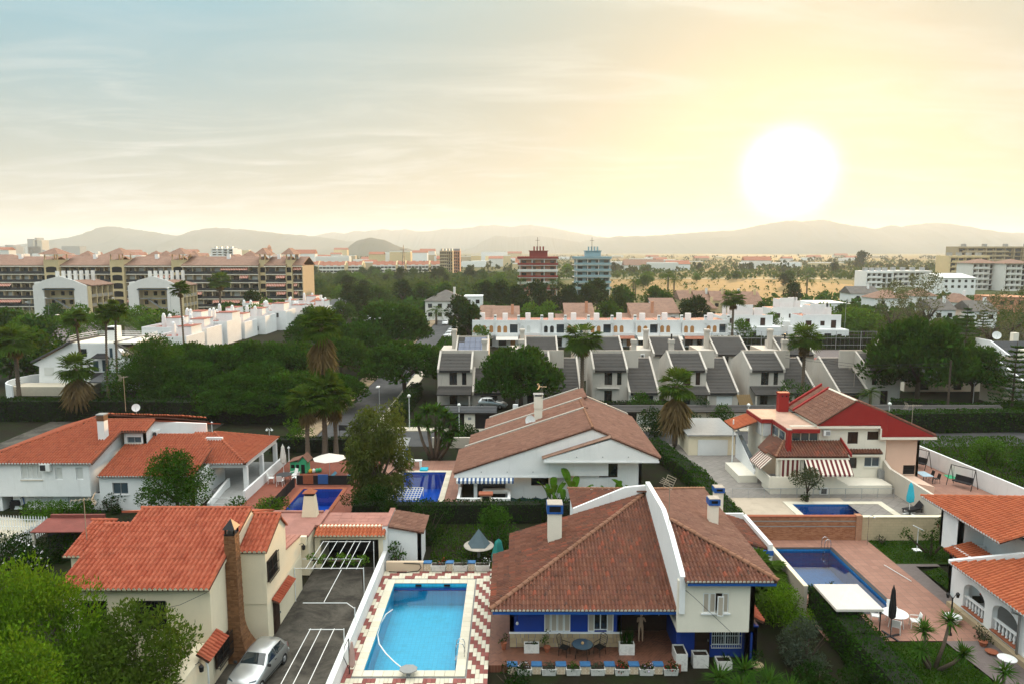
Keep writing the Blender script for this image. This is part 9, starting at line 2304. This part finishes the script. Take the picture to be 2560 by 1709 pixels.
p=zz(345,800);round_table('dark glass terrace table by the long villa',(p.x,p.y,.2),.75,.74,'dark_metal',name='terrace_table')
for i,(dx,dy,a,lab)in enumerate(((-1.1,-.3,100,'left of the white terrace chairs by the villa table'),(.0,-1.1,180,'front white terrace chair at the villa table'),(1.1,-.1,-100,'right white terrace chair at the villa table'),(.7,.7,-40,'back white terrace chair at the villa table'))):chair('terrace_chair',lab,(p.x+dx,p.y+dy,.2),R(a),'white_plastic',group='white chairs at villa table',s=1.15)
def lounger(label,loc,rz,fm='white_plastic',cm='lounger_blue',group=None):
 o=thing('sun_lounger',label,'sun lounger',loc,rz,group)
 MB().bevbox(-.32,.32,-.95,.35,.30,.36,.015).build('bed',cm,o,local=True);MB().hexa([(-.32,.36,.31),(.32,.36,.31),(.32,.38,.36),(-.32,.38,.36),(-.32,.95,.80),(.32,.95,.80),(.32,.97,.84),(-.32,.97,.84)]).build('backrest',cm,o,local=True)
 for x in (-.33,.33):
  BX(x-.03,x+.03,-.98,.6,.25,.299).build('frame',fm,o,local=True)
  for y in (-.8,.5):BX(x-.03,x+.03,y-.04,y+.04,0,.249).build('leg',fm,o,local=True)
 return o
p=zz(860,800);lounger('blue sun lounger under the white parasol',(p.x,p.y,.2),R(-60),group='blue sun loungers');p=zz(1050,800);lounger('blue sun lounger half behind the weeping tree',(p.x,p.y,.2),R(-70),group='blue sun loungers')
p=zz(705,690);o=thing('toys','small pile of coloured toys beside the playhouse','toys',(p.x,p.y,.2))
for i,(dx,m_)in enumerate(((-.3,'yellow_paint'),(0,'white_plastic'),(.3,'green_paint'),(.55,'green_paint'))):MB().lathe([(.1,0),(.2,.12),(.18,.3),(.06,.42)],(p.x+dx,p.y+.1*i,.2),8).build('toy',m_,o,smooth=True)
def lamp_post(label,loc,h,heads=1,mat='white_metal',style='globe',group=None,arm=.0):
 o=thing('lamp_post',label,'lamp post',loc,group=group);x,y,z=loc
 TUB([(x,y,z),(x,y,z+h)],[.06,.04],7).build('post',mat,o);MB().lathe([(.12,0),(.10,.12),(.06,.2)],loc,8).build('base',mat,o)
 for k in range(heads):
  dx=0 if heads==1 else (-.28 if k==0 else .28)
  if heads>1:TUB([(x,y,z+h-.1),(x+dx*.6,y,z+h+.18),(x+dx,y,z+h+.1),(x+dx,y,z+h)],.018,6).build('arm',mat,o)
  c_=V((x+dx,y,z+h))if heads>1 else V((x,y,z+h))
  if style=='globe':MB().lathe([(.03,-.02),(.17,.08),(.22,.22),(.17,.36),(.05,.43)],c_,12).build('globe','lamp_glass',o,smooth=True)
  elif style=='bell':MB().lathe([(.02,.06),(.08,.0),(.15,-.12),(.13,-.14)],c_,12).build('shade',mat,o);MB().lathe([(.05,-.22),(.10,-.16),(.10,-.13)],c_,10).build('globe','lamp_glass',o)
  elif style=='lantern':MB().lathe([(.07,0),(.11,.2),(.12,.22),(.02,.32)],c_,6).build('lantern',mat,o)
  else:TUB([c_,c_+V((.1,-.2,.25)),c_+V((.1,-1.0,.35))],.05,6).build('arm',mat,o);MB().bevbox(c_.x-.1,c_.x+.3,c_.y-1.7,c_.y-.9,c_.z+.28,c_.z+.42,.04).build('lamp_head','lamp_glass',o)
 return o
for (u_,v_,vt,hd,st,lab)in ((675,1118,1074,2,'bell','double-headed white garden lamp beside the villa porch'),(532,1110,1056,1,'bell','single garden lamp above the villa ridge'),(723,1155,1118,1,'bell','white garden lamp behind the playhouse')):
 b=PZ(u_,v_,.1);lamp_post(lab,tuple(b),PY(u_,vt,b.y).z,hd,style=st)
for (u_,v_,vt,lab)in ((1148,1075,1028,'white globe lamp left of the dark gate'),(1024,1035,985,'white globe lamp by the tree yucca'),(1513,1040,1015,'white globe lamp above the gabled house ridge'),(1869,1040,1010,'white globe lamp left of red chimney'),(2220,1065,1005,'white curved lamp behind the red gable'),(2432,990,968,'white lamp right of the huge stone pine')):
 b=PZ(u_,1075 if v_>1000 else 1010,0);lamp_post(lab,(b.x,b.y,0),max(3.0,PY(u_,vt,b.y).z-.4),style='globe',group='white globe street lamps')
for (u_,v_,vt,lab)in ((950,1062,968,'tall grey street lamp on the road beside short palms'),(157,870,790,'street lamp by the car park trees'),(125,820,748,'double street lamp before left hotel, right'),(78,820,758,'street lamp before the left hotel, left'),(293,820,748,'street lamp before the gap of hotels'),(430,815,722,'street lamp before right hotel'),(205,800,755,'street lamp behind the left hotel trees'),(2110,850,762,'court floodlight pole, right'),(2065,850,790,'court floodlight pole, left')):
 b=PZ(u_,v_,0);lamp_post(lab,(b.x,b.y,0),PY(u_,vt,b.y).z,style='street',mat='grey_metal',group='tall street lamps')
a=zz(1800,880,.9);b=zz(2045,880,.9);c0=zz(2000,1030,.9)
o=thing('lattice_frame','white lattice shade frame at the near end of large blue pool','pergola',((a.x+b.x)/2,a.y,.2));xa,xb,ya,yb=a.x-.3,b.x,c0.y,a.y
for i in range(9):x=xa+(xb-xa)*i/8;BX(x-.03,x+.03,ya,yb,.93,.98).build('slat','white_metal',o)
for i in range(7):y=ya+(yb-ya)*i/6;BX(xa,xb,y-.03,y+.03,.985,1.02).build('slat','white_metal',o)
for x in (xa,xb):
 for y in (ya,yb):TUB([(x,y,.2),(x,y,.93)],.035,6).build('post','white_metal',o)
p=zz(1955,625);o=thing('stone_bench','small white stone seat behind large blue pool','bench',(p.x,p.y,.2));BX(p.x-.5,p.x-.3,p.y-.2,p.y+.2,.2,1.1).build('support','stucco_white',o);BX(p.x+.4,p.x+.6,p.y-.2,p.y+.2,.2,.9).build('support','stucco_white',o);BX(p.x-.55,p.x+.65,p.y-.25,p.y+.25,.903,1.0).build('slab','stucco_white',o)
p=zz(2055,660);tag(MB().bevbox(p.x-.4,p.x+.4,p.y-.4,p.y+.5,.2,.42,.05).build('starting_block','cyan_cloth',loc=tuple(p)),'light blue step at the far edge of large blue pool','step')
o=thing('garden_net','dark green garden net screen before gabled house','screen',(1.0,58.4,0))
for i,x in enumerate((-.1,.9,2.0,3.0)):TUB([(x,58.4,0),(x,58.4,1.6)],.03,6).build('post','dark_metal',o)
for i in range(3):x0_,x1_=(-.08,.92,2.02)[i],(.88,1.98,2.98)[i];PRI([(x0_,58.4,.1),(x1_,58.4,.1),(x1_,58.4,1.5),((x0_+x1_)/2,58.4,1.35),(x0_,58.4,1.5)],(0,.01,0)).build('net_panel','net_teal',o)
def dd(x,y,z=.2):return PZ(*cD(x,y),z)
gz=thing('gazebo','cream fabric gazebo over the near end of the long pool','gazebo',(19.3,39.5,.2));gx0,gx1,gy0,gy1=18.05,20.45,37.75,40.6;zt=2.35
for (x,y)in ((gx0,gy0),(gx1,gy0),(gx1,gy1),(gx0,gy1)):TUB([(x,y,.2),(x,y,zt)],.035,6).build('post','black_iron',gz)
ap_=V(((gx0+gx1)/2,(gy0+gy1)/2,zt+.55));cs=[V((gx0-.1,gy0-.1,zt)),V((gx1+.1,gy0-.1,zt)),V((gx1+.1,gy1+.1,zt)),V((gx0-.1,gy1+.1,zt))]
for i in range(4):PRI([cs[i],cs[(i+1)%4],ap_],(0,0,.015)).build('canopy','white_cloth',gz)
for i in range(4):p0,p1=cs[i],cs[(i+1)%4];PRI([p0,p1,p1-V((0,0,.12)),p0-V((0,0,.12))],(p1-p0).cross(V((0,0,1))).normalized()*.01).build('valance','white_cloth',gz)
p=dd(1200,1262);parasol_closed('closed black parasol on cross foot on the pink deck',(p.x,p.y,.2),3.05,'black_cloth')
p=dd(1225,1185);round_table('white round garden table on the pink deck',(p.x,p.y,.2),.72,.73,'white_plastic',name='garden_table')
for i,(dx,dy,a,lab)in enumerate(((-1.0,.3,70,'white plastic chair left of deck table'),(.35,1.0,-10,'white plastic chair behind deck table'),(1.0,-.3,-105,'white plastic chair right of deck table'),(-.4,-.9,150,'white plastic chair before deck table'))):chair('garden_chair',lab,(p.x+dx,p.y+dy,.2),R(a),group='white chairs on the pink deck')
p=dd(1582,1250);lamp_post('black double lantern post on the pink deck',(p.x,p.y,.2),2.25,2,'black_iron','lantern')
p=dd(1600,1170);pot('flower_bowl','large white bowl with soil beside the lantern post',(p.x,p.y,.2),.45,.4,None,'stucco_white');p=dd(1058,1280);pot('flower_pot','red geraniums in a trough beside the gazebo post',(p.x,p.y,.2),.35,.3,'leaf_dark',pr_=.38,ph=.4,seed=333,flowers='flower_red')
for i,(x,y,r_)in enumerate(((1795,1320,.22),(1850,1370,.3))):p=dd(x,y);pot('clay_pot',['terracotta pot beside the white veranda','wide terracotta bowl beside the white veranda'][i],(p.x,p.y,.18),r_,.28 if i==0 else .16,None)
p=dd(1945,1480);round_table('small white pedestal table at the lower right',(p.x,p.y,.18),.45,.72,'white_plastic',pedestal=True,name='pedestal_table')
tag(TUB([PZ(*cD(1160,800),.24),PZ(*cD(1335,905),.24)],.025,6).build('pool_pole','white_metal'),'white telescopic pole lying on the pink deck','pole')
p0=dd(1050,670);o=thing('pool_shower','thin chrome pool shower at the end of brick wall','shower',tuple(p0));TUB([p0,p0+V((0,0,2.2)),p0+V((.15,0,2.3)),p0+V((.4,0,2.2))],.025,6).build('pipe','chrome',o);MB().lathe([(.1,0),(.08,.05),(.03,.08)],p0+V((.4,0,2.1)),10).build('rose','chrome',o)
p=dd(1370,705);o=thing('sundial','white T-shaped stand on the lawn behind the long pool','garden ornament',(p.x,p.y,.17));BX(p.x-.25,p.x+.25,p.y-.25,p.y+.25,.17,.25).build('foot','stucco_white',o);TUB([(p.x,p.y,.25),(p.x,p.y,1.9)],.03,6).build('post','white_metal',o);TUB([(p.x-.4,p.y,2.1),(p.x+.4,p.y,1.7)],.04,6).build('arm','white_metal',o)
p=dd(910,635);tag(MB().lathe([(.08,0),(.09,.3),(.06,.35)],tuple(p),10).build('white_canister','white_plastic',loc=tuple(p)),'small white canister at the brick wall foot','canister')
p=dd(1320,470);parasol_closed('sky blue closed parasol on the grey terrace',(p.x,p.y,.2),2.7,'cyan_cloth','white_metal',.24);lounger('black lounger behind the sky blue parasol',(p.x+.6,p.y+.4,.2),R(-70),'black_iron','black_cloth')
def swing(label,loc,rz):
 o=thing('swing_seat',label,'swing seat',loc,rz,'swing seats')
 for x in (-1.1,1.1):
  TUB([(x,-.6,0),(x,0,1.9),(x,.6,0)],.035,6).build('frame','black_iron',o,local=True)
  TUB([(x*.75,0,1.85),(x*.75,0,.5)],.012,4).build('chain','black_iron',o,local=True)
 TUB([(-1.1,0,1.9),(1.1,0,1.9)],.035,6).build('top_bar','black_iron',o,local=True);MB().bevbox(-.8,.8,-.3,.25,.45,.53,.03).build('seat','black_cloth',o,local=True);MB().hexa([(-.8,.24,.5),(.8,.24,.5),(.8,.3,.5),(-.8,.3,.5),(-.8,.38,1.0),(.8,.38,1.0),(.8,.43,1.0),(-.8,.43,1.0)]).build('backrest','black_cloth',o,local=True)
 return o
p=dd(1435,170);swing('farther black swing seat by the white wall',(p.x-1.0,p.y,.2),R(-60));p=dd(1715,300);swing('nearer black swing seat by the white wall',(p.x-.8,p.y,.2),R(-60))
p=dd(1412,262);o=thing('dining_table','outdoor table with blue-white cloth beside pink house','table',(p.x,p.y,.2));BX(p.x-.5,p.x+.5,p.y-.8,p.y+.8,.9,.94).build('tabletop','cloth_sky',o)
for dx in (-.45,.45):
 for dy in (-.75,.75):TUB([(p.x+dx,p.y+dy,.2),(p.x+dx,p.y+dy,.9)],.025,5).build('leg','dark_metal',o)
for i,(dx,dy)in enumerate(((.9,-.5),(.9,.5))):chair('folding_chair',['nearer dark chair at the blue-white outdoor table','farther dark chair at the blue-white outdoor table'][i],(p.x+dx,p.y+dy,.2),R(-90),'black_iron',False,'dark chairs at the outdoor table')
p=dd(1615,235);tag(PRI([(p.x-.9,p.y-.5,.215),(p.x+.9,p.y-.8,.215),(p.x+1.1,p.y+.4,.215),(p.x-.7,p.y+.7,.215)],(0,0,.02)).build('green_mat','green_paint',loc=(p.x,p.y,.2)),'green mat on the swing terrace','mat')
a=PZ(*c1_(250,305),2.3);b=PZ(*c1_(690,300),2.3);o=thing('open_shed','open shed with rusty red sheet roof left of cream house','shed',(-31,47,0));c0=PZ(*c1_(400,185),2.5);d0=PZ(*c1_(880,180),2.5)
PRI([a,b,d0,c0],(0,0,.06)).build('roof','rust_sheet',o)
for q in (a,b):BX(q.x+.05,q.x+.2,q.y+.1,q.y+.25,0,2.28).build('post','stucco_beige',o)
BX(c0.x,d0.x,c0.y-.2,c0.y-.02,0,2.4).build('back_wall','dark_metal',o);BX(c0.x+.2,d0.x,c0.y+.0,c0.y+.2,2.5,2.8).build('ridge_board','rust_sheet',o)
fa,fb,fc_=PZ(*c1_(0,400),1.2),PZ(*c1_(390,170),1.2),PZ(*c1_(0,160),1.2)
def pickets(label,a,b):
 o=thing('picket_fence',label,'fence',((a.x+b.x)/2,(a.y+b.y)/2,0));n=int((b-a).length/.22);d=(b-a)/n;dn=d.normalized();pm=BX(-.035,.035,-.012,.012,0,1.15).idx([(-.035,-.012,1.151),(.035,-.012,1.151),(.035,.012,1.151),(-.035,.012,1.151),(0,0,1.3)],[(0,1,4),(1,2,4),(2,3,4),(3,0,4)]).mesh('picket','white_metal');ang=math.atan2(dn.y,dn.x)
 for i in range(n+1):q=a+d*i;put('picket',pm,o,MT((q.x,q.y,0))@Matrix.Rotation(ang,4,'Z'))
 for z in (.3,.9):nn=V((-dn.y,dn.x,0))*.015;PRI([V((a.x,a.y,z))+nn,V((b.x,b.y,z))+nn,V((b.x,b.y,z+.06))+nn,V((a.x,a.y,z+.06))+nn],nn*1.5).build('rail','white_metal',o)
pickets('white picket fence slanting across the left lane',fa,fb);pickets('white picket fence at the far end of the left lane',fc_,fb)
mb=MB();mb.face([PZ(-60,1460,.02),PZ(*c1_(0,400),.02),PZ(*c1_(390,200),.02),PZ(-60,1285,.02)]);ext('lane',mb,'cream_slab')
p=PZ(*cL(270,1310),0);o=thing('scooter','dark motor scooter parked before the villa shutters','scooter',(p.x,p.y-.4,0));x,y=p.x,p.y-.4
for dx in (-.55,.55):TUB([(x+dx,y-.05,.25),(x+dx,y+.05,.25)],.25,12).build('wheel','rubber',o)
MB().bevbox(x-.7,x+.2,y-.14,y+.14,.35,.72,.06).build('body','black_cloth',o);MB().bevbox(x-.55,x+.15,y-.13,y+.13,.73,.85,.04).build('seat','black_cloth',o);TUB([(x+.55,y,.3),(x+.42,y,1.05)],.04,6).build('fork','blue_cloth',o);TUB([(x+.4,y-.3,1.08),(x+.4,y+.3,1.08)],.02,6).build('handlebar','black_iron',o)
cols_=['car_white','car_paint','car_white','car_dark','car_white','car_paint','car_dark','car_white','car_red']
for i,(x,y,rz,lab)in enumerate(((-16.2,175,0,'first white car parked along the street beyond pines'),(-16.2,182,0,'silver car second along the street beyond pines'),(-16.2,189,0,'white car third along the street beyond pines'),(-16.3,197,0,'dark car fourth along the street beyond pines'),(-20.0,215,0,'white car driving down the street'),(-2.8,100,80,'silver car under the leftmost grey-roofed garage'),(-77,158,100,'dark car at the end of cubic houses lane'),(-62,232,60,'white car before the apartment block'),(-72,165,95,'red car behind the white villa deck'))):hatchback('parked_car',lab,(x,y,.14 if x==-16.2 else .03),R(rz),cols_[i],1.05,'parked cars in the distance')
o=thing('direction_sign','small dark board sign by the road behind weeping tree','sign',tuple(PZ(*cZ(1025,265),0)));p=PZ(*cZ(1025,265),0)
TUB([p,p+V((0,0,1.6))],.03,6).build('post','dark_metal',o);BX(p.x-.1,p.x+.95,p.y-.03,p.y+.03,.95,1.6).build('board','dark_metal',o)
o=thing('disc_sign','round yellow disc beside the rear townhouse lawn','sign',(XU(1832,135),135,0));x=XU(1832,135);TUB([(x,135,0),(x,135,4.2)],.05,6).build('post','grey_metal',o);TUB([(x,134.9,4.4),(x,135.0,4.4)],.6,16).build('disc','yellow_paint',o)
o=thing('utility_pole','wooden utility pole with wires right of the huge pine','pole',(XU(2378,92),92,0));x=XU(2378,92);TUB([(x,92,0),(x,92,8)],[.16,.11],8).build('pole','trunk',o)
for z in (7.2,7.6):TUB([(x,92,z),(x-9,96,z-.9),(x-18,101,z-.2)],.02,4).build('wire','black_iron',o)
o=thing('wood_panel','tilted pale wooden pallet before the porch townhouse','pallet',(XU(1868,97),97,0));x=XU(1868,97)
for i in range(7):MB().obox((x+.28*(i-3),97+.03*i,1.5),(.11,0,.05),(0,.02,0),(-.35,.0,1.0)).build('board','pale_wood',o)
finish_tiles()
# GROUND AND AIR
g=MB()
rect_holes(g,-60,60,12,110,.0,HOLES)
for (a,b,c_,d)in ((-9000,-60,-300,110),(60,9000,-300,110),(-60,60,-300,12),(-9000,9000,110,235)):
 g.face([(a,c_,0),(b,c_,0),(b,d,0),(a,d,0)])
g.mi=1
g.face([(-12000,235,0),(12000,235,0),(12000,12000,0),(-12000,12000,0)])
ext('ground',g,['garden_ground','ground_fields'])
hz=BX(-12500,12500,-320,12400,-9,345)
t=NT('haze_air')
pv=t.n('ShaderNodeVolumePrincipled')
pv.inputs['Color'].default_value=(.86,.94,1.0,1)
pv.inputs['Density'].default_value=1.15e-4
pv.inputs['Anisotropy'].default_value=.22
t.l(pv.outputs[0],t.out.inputs['Volume'])
ho=ext('haze',hz,'haze_air','pale evening haze over the plain',kind='stuff')
